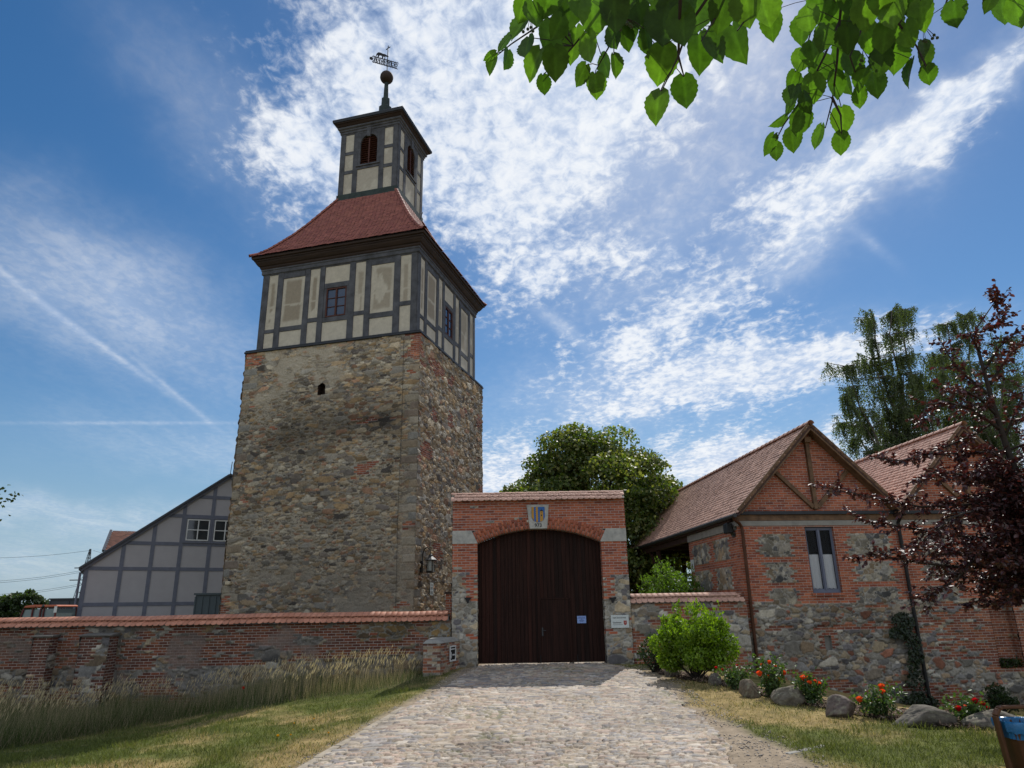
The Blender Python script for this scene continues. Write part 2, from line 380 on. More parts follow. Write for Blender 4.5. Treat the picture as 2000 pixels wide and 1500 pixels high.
def leaves(name, P, axis, nrm, ln, wd, col, mat, parent, shape='diamond', fold=.18):
    """a mesh of many small leaves; P base points, axis along the leaf, nrm its face"""
    n = len(P); ax = axis / (np.linalg.norm(axis, axis=1, keepdims=True) + 1e-9)
    sd = np.cross(ax, nrm); sd /= np.linalg.norm(sd, axis=1, keepdims=True) + 1e-9; nn = np.cross(sd, ax)
    if shape == 'diamond': T = [(0, 0, 0), (.5, .45, fold), (0, 1, 0), (-.5, .45, fold)]; FC = [[0, 1, 2, 3]]
    elif shape == 'blade': T = [(-.5, 0, 0), (.5, 0, 0), (.3, .55, .06), (0, 1, .25), (-.3, .55, .06)]; FC = [[0, 1, 2, 3, 4]]
    else: T = [(0, 0, 0), (.38, .18, fold * .8), (.5, .5, fold), (.3, .82, fold * .6), (0, 1.02, -.08), (-.3, .82, fold * .6), (-.5, .5, fold), (-.38, .18, fold * .8)]; FC = [[0, 1, 2, 3, 4], [0, 4, 5, 6, 7]]
    T = np.array(T); k = len(T); ln = np.broadcast_to(ln, (n,)); wd = np.broadcast_to(wd, (n,))
    V = P[:, None, :] + ax[:, None, :] * (T[None, :, 1:2] * ln[:, None, None]) + sd[:, None, :] * (T[None, :, 0:1] * wd[:, None, None]) + nn[:, None, :] * (T[None, :, 2:3] * wd[:, None, None])
    b = (np.arange(n) * k)[:, None]; Fl = [b + np.array(f)[None, :] for f in FC]
    Fa = np.concatenate(Fl, 1).reshape(-1, len(FC[0])) if len({len(f) for f in FC}) == 1 else Fl
    return np_mesh(name, V.reshape(-1, 3), Fa, mat, parent, col=np.repeat(col, k, 0))
def rvec(n, r=None):
    q = (r or rng).normal(size=(n, 3)); return q / np.linalg.norm(q, axis=1, keepdims=True)

# ------------------------------------------------------------------ masonry walls as real relief
class Relief:
    """several flat patches of masonry -> one mesh with stone relief, stone colours and a brick mask"""
    def __init__(s): s.V = []; s.F = []; s.C = []; s.B = []; s.U = []; s.n = 0
    def patch(s, O, U, V, w, h, step, spec, u0=0.0, v0=0.0, mask=None, nrm=None):
        O, U, V = [np.array(q, float) for q in (O, U, V)]
        nu = max(2, int(round(w / step)) + 1); nv = max(2, int(round(h / step)) + 1)
        u, v = np.meshgrid(np.linspace(0, w, nu), np.linspace(0, h, nv), indexing='ij'); u = u.ravel(); v = v.ravel()
        c, hgt, br = spec(u + u0, v + v0)
        N = np.cross(U, V); N = N / np.linalg.norm(N)
        s.V.append(O + u[:, None] * U + v[:, None] * V + hgt[:, None] * N); s.C.append(c); s.B.append(br); s.U.append(np.stack([u + u0 + 100 * BW, v + v0 + 50 * BH], 1))
        i, j = np.meshgrid(np.arange(nu - 1), np.arange(nv - 1), indexing='ij'); a = (i * nv + j).ravel()
        f = np.stack([a, a + nv, a + nv + 1, a + 1], 1)
        if mask is not None:
            cu = u[f].mean(1) + u0; cv = v[f].mean(1) + v0; f = f[mask(cu, cv)]
        s.F.append(f + s.n); s.n += len(u); return s
    def build(s, name, mat, parent=None, smooth=True):
        return np_mesh(name, np.concatenate(s.V), np.concatenate(s.F), mat, parent, np.concatenate(s.C), np.concatenate(s.B), np.concatenate(s.U), smooth)

OLD_BRICK = [(.27, .085, .045), (.22, .07, .04), (.30, .11, .055), (.17, .06, .04), (.33, .12, .06), (.24, .10, .06)]
NEW_BRICK = [(.32, .093, .046), (.36, .108, .053), (.29, .083, .043), (.38, .125, .062), (.33, .10, .055), (.23, .068, .042)]
RUBBLE = [(.30, .21, .11), (.24, .18, .105), (.25, .22, .17), (.16, .13, .10), (.34, .27, .17), (.28, .145, .075), (.21, .19, .155), (.12, .10, .085), (.36, .31, .22), (.30, .19, .08)]
RUBBLE = [tuple(.75 * q + .25 * k * sum(c) / 3 for q, k in zip(c, (1.08, 1.0, .88))) for c in RUBBLE]
GREYS = [(.27, .25, .21), (.33, .30, .24), (.20, .19, .175), (.36, .29, .19), (.24, .20, .15), (.30, .22, .14), (.14, .13, .13), (.38, .35, .29)]
def rubble(u, v, sx, sy, pal, mort, mort_amt=0.0, seed=0, depth=.03, patchy=.0, pw=2.4, bigs=.30, contrast=1.0):
    """random rubble: small stones between middling ones, a few big blocks, mortar smeared over parts"""
    sm = fbm(u * .55, v * .75, seed + 12, 4); rough = .22 * (fbm(u * 11, v * 13, seed + 5, 4) - .5) + .10 * (fbm(u * 27, v * 27, seed + 15, 2) - .5)
    smear = mort_amt + patchy * np.clip((sm - .5) * 3, -.5, 1.0)
    mv = fbm(u * 2.5, v * 2.5, seed + 9, 4); mf = fbm(u * 16, v * 16, seed + 19, 2)
    mc = np.array(mort) * (.70 + .40 * mv + .22 * mf)[:, None]
    def layer(fx, fy, sd, thr0):
        e, h = cells(u, v, sx * fx, sy * fy, sd, pw=pw); thr = thr0 + smear + .14 * (h[:, 3] - .5) + rough
        k = ss(thr - .03, thr + .05, e)
        c = pick(pal, h[:, 0]) * (1 + contrast * (h[:, 1] - .5) * .95)[:, None] * (.70 + .60 * fbm(u * 9 + h[:, 2] * 40, v * 9, seed + 2, 3))[:, None]
        return e, h, k, c
    e0, h0, k0, c0 = layer(.52, .55, seed, .12); col = mc * (1 - k0[:, None]) + c0 * k0[:, None]; hg = .5 * k0 * (.4 + .8 * h0[:, 2]); K = k0; E = e0
    for fx, fy, sd, fr_ in ((1.0, 1.0, seed + 40, .66), (1.75, 1.65, seed + 80, bigs)):
        e, h, k, c = layer(fx, fy, sd, .09); on = h[:, 3] < fr_
        col = np.where(on[:, None], mc * (1 - k[:, None]) + c * k[:, None], col); hg = np.where(on, k * (.55 + .7 * h[:, 2]), hg); K = np.where(on, k, K); E = np.where(on, e, E)
    pit = (1 - K) * ss(.56, .70, fbm(u * 4.5, v * 6, seed + 33, 3)) * ss(.10, .02, E)
    col = col * (1 - .55 * pit[:, None]); hgt = depth * (hg - .7 * pit) + depth * .55 * (fbm(u * 12, v * 12, seed + 6, 3) - .5)
    return col, hgt, K
def add_bricks(u, v, col, hgt, pal, m, amt=1.0, rough=.006):
    row, ci, h, bu, bv = brick_id(u, v)
    keep = m & (h[:, 3] < amt)
    c = pick(pal, h[:, 0]) * (.8 + .4 * h[:, 1])[:, None] * (.85 + .3 * fbm(u * 8, v * 8, 4, 2))[:, None]
    col = np.where(keep[:, None], c, col); hgt = np.where(keep, .006 + rough * (h[:, 2] - .5), hgt)
    return col, hgt, keep.astype(float)
def quoins(d, v, col, h, seed, prob=.62, lo=0.0, hi=99.0):
    """bigger squared stones at a corner; d = distance from the corner"""
    vv = v + .05 * (fbm(d * 3, v * 2, seed, 2) - .5); row = np.floor(vv / .29).astype(int); hh = _T2[(row * 7 + seed) & 255, (seed * 3) & 255]; w_ = np.where(row % 2 == 0, .30, .52) * (.8 + .5 * hh[:, 0]); f = vv / .29 - row
    e = np.minimum(np.minimum(f, 1 - f) * .29, w_ - d) + .03 * (fbm(d * 14, v * 14, seed + 2, 2) - .5); on = (e > .0) & (hh[:, 1] < prob) & (v > lo) & (v < hi); k = ss(.008, .03, e) * on
    c = pick([(.27, .235, .175), (.24, .19, .13), (.21, .20, .175), (.30, .26, .20), (.19, .15, .115)], hh[:, 2]) * (.7 + .6 * fbm(d * 6, v * 6, seed + 4, 4))[:, None]
    return np.where(on[:, None], np.array([.27, .235, .18]) * (1 - k[:, None]) + c * k[:, None], col), np.where(on, .03 * k + .012 * (fbm(d * 9, v * 9, seed + 6, 3) - .5), h)
def bq(u, v):
    r, c, h, bu, bv = brick_id(u, v); return bu, bv, h
# ------------------------------------------------------------------ ground
def zr(y): return -.045 * np.clip(22.3 - np.maximum(y, 7.0), 0, 20)
def gz(x, y):
    x = np.asarray(x, float); y = np.asarray(y, float)
    z = zr(y)
    z = z - (.38 * ss(-2.0, -5.0, x) + .55 * ss(-5.5, -9.5, x)) * ss(8, 20, y) * (1 - ss(22.55, 22.8, y))
    z = z - 1.45 * ss(4.2, 13.5, x) * ss(12.5, 21, y) * (1 - ss(23.4, 24.2, y))
    return z + .05 * (fbm(x * .35, y * .35, 3, 3) - .5) * ss(40, 20, np.abs(x))
def gnd(px, py):
    d = ray(px, py); a, b = 2.0, 60.0
    for t in np.linspace(4, 40, 800):
        p = EYE + d * t
        if p[2] <= float(gz(p[0], p[1])): return np.array([p[0], p[1], float(gz(p[0], p[1]))])
    return EYE + d * 40
_L = sorted([tuple(gnd(*p)[:2]) for p in ((560, 1525), (600, 1500), (735, 1420), (800, 1380), (870, 1343), (893, 1326))], key=lambda p: p[1])
_Rt = sorted([tuple(gnd(*p)[:2]) for p in ((1440, 1525), (1436, 1500), (1408, 1445), (1360, 1395), (1318, 1360), (1290, 1330), (1262, 1313))], key=lambda p: p[1])
_D = sorted([tuple(gnd(*p)[:2]) for p in ((1640, 1520), (1600, 1500), (1500, 1448), (1420, 1408), (1335, 1365), (1300, 1330))], key=lambda p: p[1])
road_l = lambda y: np.interp(y, [4] + [p[1] for p in _L] + [22.3, 23.2], [_L[0][0] - .5] + [p[0] for p in _L] + [-1.2, -1.2])
road_r = lambda y: np.interp(y, [4] + [p[1] for p in _Rt] + [22.4, 23.2], [_Rt[0][0] - .2] + [p[0] for p in _Rt] + [2.75, 2.7])
dirt_r = lambda y: np.interp(y, [4] + [p[1] for p in _D] + [22.0], [_D[0][0] + .4] + [p[0] for p in _D] + [3.6])
def ground_col(x, y):
    g1 = fbm(x * .8, y * .8, 31, 4); g2 = fbm(x * .28 + 4, y * .28, 35, 3); g3 = fbm(x * 5, y * 5, 37, 3)
    green = np.array([.085, .10, .025]); straw = np.array([.26, .19, .085]); dirt = np.array([.27, .215, .155]); soil = np.array([.075, .055, .042])
    dry = ss(.42, .66, .55 * g1 + .45 * g2 + .10 * (g3 - .5) + .10 * ss(-7, -1, x) * (x < 0) + .06 * (x > 0) + (x > 2) * (.13 * ss(11.4, 9.9, y) - .13 * np.exp(-((y - 12.6) / 1.3) ** 2)))
    c = green + (straw - green) * dry[..., None] * .9
    c = c * (.55 + .9 * g3)[..., None]
    er = road_r(y); el = road_l(y)
    dr_ = dirt_r(y); dm = ss(.35, -.15, x - dr_ + 1.0 * (g1 - .5)) * (x > er - .4) * ss(22, 20, y) + ss(.5, .05, el - x + .5 * (g1 - .5)) * (x < el + .4)
    dm = np.clip(dm + ((x > el) & (x < er)), 0, 1)
    c = c * (1 - dm[..., None]) + dirt * (.8 + .4 * g3)[..., None] * dm[..., None]
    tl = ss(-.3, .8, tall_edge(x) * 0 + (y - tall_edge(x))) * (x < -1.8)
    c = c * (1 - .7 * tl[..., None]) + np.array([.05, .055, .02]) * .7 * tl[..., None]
    return c, dry, dm
_E = sorted([tuple(gnd(*p)[:2]) for p in ((-200, 1500), (0, 1466), (130, 1446), (250, 1425), (370, 1404), (480, 1388), (560, 1376), (640, 1365), (740, 1352), (830, 1340))])
def tall_edge(x): return np.interp(x, [-40] + [p[0] for p in _E] + [-1.9], [_E[0][1] - 1] + [p[1] for p in _E] + [22])
def axis_pts(lo, hi, st, far):
    a = list(np.arange(lo, hi + 1e-6, st)); s_ = st; q = hi
    while q < far: s_ *= 1.35; q += s_; a.append(q)
    s_ = st; q = lo
    while q > -far: s_ *= 1.35; q -= s_; a.insert(0, q)
    return np.array(a)
def make_ground():
    xs = axis_pts(-16, 17, .10, 1800); ys = axis_pts(5, 24, .10, 1800)
    X, Y = np.meshgrid(xs, ys, indexing='ij'); x = X.ravel(); y = Y.ravel(); z = gz(x, y)
    near = (np.abs(x) < 18) & (y > 3) & (y < 25)
    z = z + np.where(near, .03 * (fbm(x * 6, y * 6, 3, 3) - .5), 0)
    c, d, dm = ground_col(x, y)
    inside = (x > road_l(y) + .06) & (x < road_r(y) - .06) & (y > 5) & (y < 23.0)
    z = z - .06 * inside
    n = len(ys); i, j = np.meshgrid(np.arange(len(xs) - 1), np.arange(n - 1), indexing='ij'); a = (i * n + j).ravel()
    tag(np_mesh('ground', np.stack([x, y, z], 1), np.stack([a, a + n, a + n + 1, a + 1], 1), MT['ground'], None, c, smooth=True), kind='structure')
make_ground()
def part(name, ya, yb, st):
    xs = np.arange(-3.6, 3.9, st); ys = np.linspace(ya, yb, int((yb - ya) / st / 1.1))
    X, Y = np.meshgrid(xs, ys, indexing='ij'); x = X.ravel(); y = Y.ravel()
    e, h = cells(x + .2 * (fbm(x * .7, y * .7, 50, 2) - .5), y, .14, .085, 61, .95, 2.3, .6)
    e2, h2 = cells(x, y, .21, .12, 71, .95, 2.2, .6)
    bg = fbm(x * .5, y * .5, 55, 3) > .53; e = np.where(bg, e2, e); h = np.where(bg[:, None], h2, h)
    sand = fbm(x * .9, y * .45, 58, 4)
    er = road_r(y) - x; el = x - road_l(y)
    thr = .06 + .10 * (fbm(x * 14, y * 14, 57, 2) - .5) + .26 * np.clip((sand - .47) * 3.2, 0, 1) + .25 * ss(.5, .0, er) + .10 * ss(.25, 0, el)
    k = ss(thr - .03, thr + .10, e); crack = (1 - k) * ss(.08, .02, e) * ss(.34, .52, fbm(x * 3.5, y * 3.5, 64, 2))
    pal = [(.36, .30, .24), (.29, .25, .21), (.42, .35, .27), (.33, .25, .20), (.25, .23, .21), (.45, .39, .32), (.38, .28, .215), (.20, .18, .175), (.40, .33, .25), (.32, .285, .26)]
    c = pick(pal, h[:, 0]) * (.8 + .4 * h[:, 1])[:, None]
    mc = np.array([.31, .24, .165]) * (.7 + .6 * fbm(x * 4, y * 4, 52, 3))[:, None]
    col = (mc * (1 - k[:, None]) + c * k[:, None]) * (1 - .6 * crack[:, None]) * (.60 + .66 * fbm(x * .9, y * .9, 66, 4))[:, None]
    moss = ss(.60, .72, fbm(x * 1.6, y * 1.6, 67, 4)) * (1 - k) * .7; col = col * (1 - moss[:, None]) + np.array([.10, .105, .045]) * moss[:, None]
    z = gz(x, y) + .034 * k * (.25 + 1.0 * h[:, 2]) - .014 * crack + .008 * (fbm(x * 11, y * 11, 54, 2) - .5) + .006 + .03 * (fbm(x * 1.1, y * 1.1, 59, 2) - .5)
    n = len(ys); i, j = np.meshgrid(np.arange(len(xs) - 1), np.arange(n - 1), indexing='ij'); a = (i * n + j).ravel()
    f = np.stack([a, a + n, a + n + 1, a + 1], 1); cx = x[f].mean(1); cy = y[f].mean(1)
    wl = .12 * (fbm(cx * 2, cy * 2, 44, 3) - .5) * 2
    f = f[(cx > road_l(cy) + wl * .4) & (cx < road_r(cy) + wl * 1.5)]
    tag(np_mesh(name, np.stack([x, y, z], 1), f, MT['cobble'], None, col, smooth=True), kind='structure')
part('cobbled_road', 6.2, 12.5, .0165); part('cobbled_road', 12.5, 23.0, .025)
# worn kerb stones along the left edge of the cobbles and a few pale slabs in the lawn
def kerb():
    mb = MB(); r = random.Random(4); y = 6.4
    while y < 15.5:
        L_ = r.uniform(.45, .8); x0, x1 = float(road_l(y)), float(road_l(y + L_)); z0 = float(gz(x0, y)); z1 = float(gz(x1, y + L_)); o = r.uniform(-.02, .02)
        mb.beam((x0 - .07 + o, y, z0 - .04), (x1 - .07 + o, y + L_ - .02, z1 - .045), .13, .13, (0, 0, 1)); y += L_
    tag(mb.build('road_kerb', plain('kerb_stone', (.34, .29, .22), .9, .3, 6), None, .012), kind='structure')
    mb = MB(); p = gnd(1535, 1474); q = gnd(1612, 1457)
    for k in range(3):
        a = p + (q - p) * (k / 3 + .02); b = p + (q - p) * ((k + 1) / 3 - .02)
        mb.beam(a + [0, 0, -.025], b + [0, 0, -.027 + .004 * k], .11, .07, (0, 0, 1))
    tag(mb.build('path_edging', MT['band'], None, .012), kind='structure')
kerb()

# ------------------------------------------------------------------ tiles
def tile_col(n, seed, pal=((.30, .12, .075), (.34, .14, .09), (.27, .105, .07), (.31, .13, .085)), v=.22):
    r = np.random.default_rng(seed); return pick(pal, r.random(n)) * (1 - v / 2 + v * r.random(n))[:, None]
def tiles(fn, s_range, t0, t1, tw, rh, keep=None, lift=.022, over=1.35, seed=1, pal=None, thick=.017):
    """rows of plain tiles with rounded tips lying on the surface fn(s, t); returns arrays"""
    V = []; Fa = []; Fb = []; C = []; n = 0; r = np.random.default_rng(seed); row = 0; t = t0
    kw = dict(pal=pal) if pal else {}
    while t < t1 - rh * .3:
        a, b = s_range(t); s0 = a + (0 if row % 2 == 0 else -tw / 2); m = int((b - s0) / tw) + 1
        cols = tile_col(m, seed * 100 + row, **kw)
        for k in range(m):
            c = s0 + (k + .5) * tw
            if c < a + tw * .2 or c > b - tw * .2: continue
            if keep and not keep(c, t): continue
            w = tw * .485; tt = min(t + rh * over, t1 + .02); P = []; jl = lift * (1 + .5 * (r.random() - .5)); js = (r.random() - .5) * .012
            lo, hi = max(a - .03, c - w), min(b + .03, c + w)
            prof = [(-1, .30), (-.62, .09), (0, 0), (.62, .09), (1, .30)]
            for q, dt in prof: P.append(fn(min(max(c + q * w, lo), hi) + js, t + dt * rh * .8) + np.array([0, 0, jl]))
            P.append(fn(hi + js, tt) + np.array([0, 0, .003])); P.append(fn(lo + js, tt) + np.array([0, 0, .003]))
            V += P; V += [p - np.array([0, 0, thick]) for p in P[:5]]
            Fa.append([n + i for i in range(7)])
            for i in range(4): Fb.append([n + i, n + 7 + i, n + 8 + i, n + i + 1])
            C += [cols[k]] * 12; n += 12
        t += rh; row += 1
    return V, Fa, Fb, C
def tile_roof(name, parts, parent, mat=None):
    V = []; Fa = []; Fb = []; C = []
    for v, a, b, c in parts:
        n = len(V); V += v; Fa += [[i + n for i in f] for f in a]; Fb += [[i + n for i in f] for f in b]; C += c
    return np_mesh(name, np.array(V), [np.array(Fa), np.array(Fb)], mat or MT['tile'], parent, np.array(C))
RED = ((.26, .085, .062), (.29, .095, .068), (.23, .07, .054), (.27, .09, .062))
PINK = ((.48, .285, .21), (.52, .31, .23), (.45, .26, .19), (.49, .29, .215))
def ridge_tiles(mb_pts, r=.09, seg=.36, seed=0, pal=RED):
    """half-round cover tiles strung along a polyline -> arrays"""
    V = []; Fq = []; C = []; n = 0; g = np.random.default_rng(seed)
    P = [np.array(p, float) for p in mb_pts]
    out = [P[0]]
    for a, b in zip(P[:-1], P[1:]):
        m = max(1, int(round(np.linalg.norm(b - a) / seg))); out += [a + (b - a) * k / m for k in range(1, m + 1)]
    for a, b in zip(out[:-1], out[1:]):
        t = (b - a) / np.linalg.norm(b - a); sd = np.cross(t, [0, 0, 1.]); sd /= np.linalg.norm(sd) + 1e-9; up = np.cross(sd, t)
        c = np.array(pal[g.integers(len(pal))]) * g.uniform(.85, 1.15)
        for p, q in ((a - t * .03, r * 1.12), (b, r * .92)):
            for k in range(7):
                an = math.pi * k / 6; V.append(p + sd * q * math.cos(an) + up * (q * math.sin(an) - .02)); C.append(c)
        Fq += [[n + k, n + k + 1, n + 8 + k, n + 7 + k] for k in range(6)]; n += 14
    return V, [], Fq, C

# ------------------------------------------------------------------ tower
TW = 7.6; TYAW = -R_(15.46)
tower = thing('stone_tower', 'tall square rubble stone tower with half timbered top storey, red tiled roof and slender lantern', 'tower', (-3.49, 25.2, 0), TYAW)
# local axes: x right along the front (front spans -7.6 .. 0), y away from the viewer, z up
TMORT = (.315, .275, .21)
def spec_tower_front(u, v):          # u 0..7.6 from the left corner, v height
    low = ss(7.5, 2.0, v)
    col, h, k = rubble(u, v, .25, .105, RUBBLE, TMORT, .03, 3, .035, .20, bigs=.22, contrast=1.0)
    up = ss(9.0, 10.2, v + 1.2 * (fbm(u * .6, v * .6, 61, 3) - .5)) * ss(5.5, 3.5, u)
    pl = np.clip(up * ss(.42, .6, fbm(u * 1.3, v * 1.3, 63, 4)) + ss(.50, .62, fbm(u * .7, v * .9, 64, 4)) * ss(4.2, 2.6, v) * .9, 0, 1)
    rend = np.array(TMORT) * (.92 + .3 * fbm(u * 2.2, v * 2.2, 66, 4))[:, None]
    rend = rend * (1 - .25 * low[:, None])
    kk = pl * (1 - .65 * k * (fbm(u * 3, v * 3, 67, 2) > .5))
    col = col * (1 - kk[:, None]) + rend * kk[:, None]; h = h * (1 - .6 * kk)
    strip = ss(6.9, 7.15, u + .3 * (fbm(u * 3, v * 2, 65, 3) - .5)) * ss(6.4, 5.2, v + .5 * (fbm(u, v * 2, 69, 3) - .5))
    col = col * (1 - .5 * strip[:, None]) + np.array([.32, .275, .205]) * (.7 + .6 * fbm(u * 3, v * 3, 68, 4))[:, None] * .5 * strip[:, None]; h = h * (1 - .7 * strip)
    col, h = quoins(7.6 - u, v, col, h, 5, .6, 1.0, 10.5); col, h = quoins(u, v, col, h, 9, .5, 1.0, 11)
    bu, bv, bh = bq(u, v)
    edge = ((bu > 7.25 - .35 * (np.floor(bv / .4) % 2)) & (bv > 10.3 + .8 * fbm(bu * 2, bv * 2, 78, 2))) | ((bu < .45 + .2 * (np.floor(bv / .3) % 2)) & (bv > 11.2)) | ((bu < .3) & (bv < 2.2))
    m = edge | ((fbm(bu * .9, bv * 1.8, 79, 3) > .77) & (bh[:, 2] > .25))
    col, h, br = add_bricks(u, v, col, h, OLD_BRICK, m, .85)
    tone = np.array([1, 1, 1]) * (.82 + .36 * fbm(u * .45, v * .45, 70, 3))[:, None]
    stain = np.exp(-((v - 8.25 - .10 * (u - 4) - .35 * (fbm(u * .8, 0 * v, 71, 3) - .5)) / .62) ** 2) * ss(.6, 2.2, u) * ss(7.4, 6.6, u)
    stain = stain * (.55 + .6 * fbm(u * 1.2, v * 2.5, 73, 4))
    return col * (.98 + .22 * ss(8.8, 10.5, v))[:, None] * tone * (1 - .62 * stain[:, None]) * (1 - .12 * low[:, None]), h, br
def spec_tower_side(u, v):
    col, h, k = rubble(u, v, .25, .13, [tuple(q * 1.2 for q in p) for p in RUBBLE], (.36, .29, .20), .01, 17, .06, .08)  # palette lightened: raking sun put into the colour of the side face
    col, h = quoins(u, v, col, h, 15, .55, 1.0, 10.8)
    bu, bv, bh = bq(u, v); m = ((bu < .2 + .2 * (np.floor(bv / .4) % 2)) & (bv > 10.8)) | (fbm(bu * 1.1, bv * 1.1, 91, 3) > .72)
    col, h2, br = add_bricks(u, v, col, h, OLD_BRICK, m, .9); h = np.where(br > 0, h * .5 + .01, h)
    return col * (.85 + .35 * fbm(u * .5, v * .5, 72, 3))[:, None], h, br
w = Relief()
SLIT = (3.40, 3.72, 9.62, 10.10)
def slit_mask(u, v): return ~((u > SLIT[0]) & (u < SLIT[1]) & (v > SLIT[2]) & (v < SLIT[3] - .10 * ((u - 3.56) / .16) ** 2))
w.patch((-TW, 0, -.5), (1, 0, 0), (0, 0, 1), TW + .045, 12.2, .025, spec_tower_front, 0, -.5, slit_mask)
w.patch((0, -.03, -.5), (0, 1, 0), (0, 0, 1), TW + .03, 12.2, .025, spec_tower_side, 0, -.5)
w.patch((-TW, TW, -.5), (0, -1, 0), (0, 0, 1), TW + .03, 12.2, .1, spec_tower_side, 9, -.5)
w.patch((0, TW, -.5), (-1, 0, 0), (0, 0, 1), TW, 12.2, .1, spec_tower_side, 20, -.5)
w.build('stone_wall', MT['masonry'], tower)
mb = MB(); mb.box(-TW + SLIT[0] - .1, -TW + SLIT[1] + .1, .34, .40, SLIT[2] - .1, SLIT[3] + .1)
for a, b in ((SLIT[0] - .1, SLIT[0] - .005), (SLIT[1] + .005, SLIT[1] + .1)): mb.box(-TW + a, -TW + b, .02, .34, SLIT[2] - .1, SLIT[3] + .1)
mb.box(-TW + SLIT[0] - .005, -TW + SLIT[1] + .005, .02, .34, SLIT[2] - .1, SLIT[2] - .005); mb.box(-TW + SLIT[0] - .005, -TW + SLIT[1] + .005, .02, .34, SLIT[3] + .005, SLIT[3] + .1)
mb.build('slit_window', MT['cornice'], tower)
mb = MB(); mb.tube([(-.62, -.05, 11.6), (-.60, -.05, 8), (-.64, -.05, 5), (-.60, -.05, 1)], .006, 5); mb.build('lightning_conductor', MT['iron'], tower)
mb = MB(); mb.box(-TW - .08, .08, -.08, TW + .08, 11.70, 11.775); mb.box(-TW - .05, .05, -.05, TW + .05, 11.775, 11.84); mb.build('lead_ledge', MT['lead'], tower, .015)
# half timbered storey: x -7.33..-.27, z 11.84..15.35
def plaster_spec(base, patch, seed, amt):
    def f(u, v):
        n = fbm(u * 2.2, v * 1.3, seed, 4); k = ss(.50, .54, n) * amt
        c = np.array(base) * (.88 + .24 * fbm(u * 5, v * 5, seed + 3, 3))[:, None]
        c = c * (1 - k[:, None]) + np.array(patch) * (.9 + .2 * fbm(u * 9, v * 9, seed + 4, 2))[:, None] * k[:, None]
        return c, np.zeros(len(u)) + .004 * (n - .5), np.zeros(len(u))
    return f
X0, X1, Z0, Z1 = -7.33, -.27, 11.84, 15.42; D0, D1 = .27, 7.33
OFFS = [(0, .28), (.73, .99), (2.01, 2.26), (2.71, 2.95), (4.07, 4.34), (4.80, 5.05), (6.06, 6.33), (6.80, 7.06)]
PATCHY = {1: 1, 2: 0, 0: 1, 3: 0}
def side_frames(wall, side):
    """panels, posts, rails of one side; wall(a,b): local a along the side, z"""
    O, A, N = wall                                  # origin, along, outward
    O, A, N = [np.array(q, float) for q in (O, A, N)]
    mb = MB(); wr = random.Random(side)
    def rect(a0, a1, z0, z1, pr=.05, dp=.10):
        q = O + A * a0; j = [wr.uniform(-.011, .011) for _ in range(4)] if a1 - a0 < 2 else [0] * 4; mb.prism([(j[0], 0), (a1 - a0 + j[1], 0), (a1 - a0 + j[2], z1 - z0), (j[3], z1 - z0)], q + N * pr + np.array([0, 0, z0]), A, (0, 0, 1), -N * dp)
    for a0, a1 in OFFS: rect(a0, a1, Z0, Z1, .035)
    lowz = {0: (12.62, 12.78), 1: (12.62, 12.82), 2: (12.86, 13.05), 4: (12.90, 13.08), 5: (12.68, 12.90), 6: (13.05, 13.24)}
    for g in range(7):
        b0, b1 = OFFS[g][1] + .002, OFFS[g + 1][0] - .002
        rect(b0, b1, 15.26, Z1 - .002, .028)
        if g in (1, 5): rect(b0, b1, 15.02, 15.255, .028)
        if g in lowz: rect(b0, b1, *lowz[g], .025)
        if g == 3:
            rect(b0, b1, 14.28, 14.50, .03); rect(b0, b1, 12.78, 12.98, .03)
            rect(b0, b0 + .10, 12.985, 14.275, .03); rect(b1 - .10, b1, 12.985, 14.275, .03)
    rect(0, 7.06, Z0 - .004, Z0 + .10, .045)
    return mb
pl = Relief()
for (O, A, N, sd) in (((X0, D0, 0), (1, 0, 0), (0, -1, 0), 101), ((X1, D0, 0), (0, 1, 0), (1, 0, 0), 131), ((X1, D1, 0), (-1, 0, 0), (0, 1, 0), 151), ((X0, D1, 0), (0, -1, 0), (-1, 0, 0), 171)):
    vis = sd < 150
    side_frames((O, A, N), sd).build('timber_frame', MT['timber_r'], tower, .006)
    for g in range(7):
        b0, b1 = OFFS[g][1], OFFS[g + 1][0]; o = np.array(O, float) + np.array(A, float) * b0
        amt = .0 if g == 3 else (1.0 if g in (0, 1, 2) else .75)
        def pspec(u, v, g=g, sd=sd, amt=amt, w_=b1 - b0):
            c, h, b = plaster_spec((.50, .455, .365), (.30, .265, .20), sd + g * 3, 0)(u, v)
            n = fbm(u * 2.5 + g * 7, v * 1.2, sd + g, 4); e = np.minimum(u, w_ - u)
            k = ss(.10, .16, e + .12 * (n - .5)) * ss(13.0, 13.12, v + .1 * (n - .5)) * ss(14.95, 14.8, v + .2 * (n - .5)) * ss(.30, .36, n + .12 * (g in (0, 1))) * amt
            k = k * np.where(np.abs(v - 13.75 - .1 * n) < .05, .2, 1)
            return c * (1 - k[:, None]) + np.array([.30, .255, .19]) * k[:, None], h, b
        if g == 3:
            pl.patch(o + np.array([0, 0, 14.4]), A, (0, 0, 1), b1 - b0, .9, .06, pspec, 0, 14.4)
            pl.patch(o + np.array([0, 0, Z0]), A, (0, 0, 1), b1 - b0, 1.1, .06, pspec, 0, Z0)
        else: pl.patch(o + np.array([0, 0, Z0]), A, (0, 0, 1), b1 - b0, Z1 - Z0, .06 if vis else .4, pspec, 0, Z0)
pl.build('plaster_panels', MT['plaster'], tower)
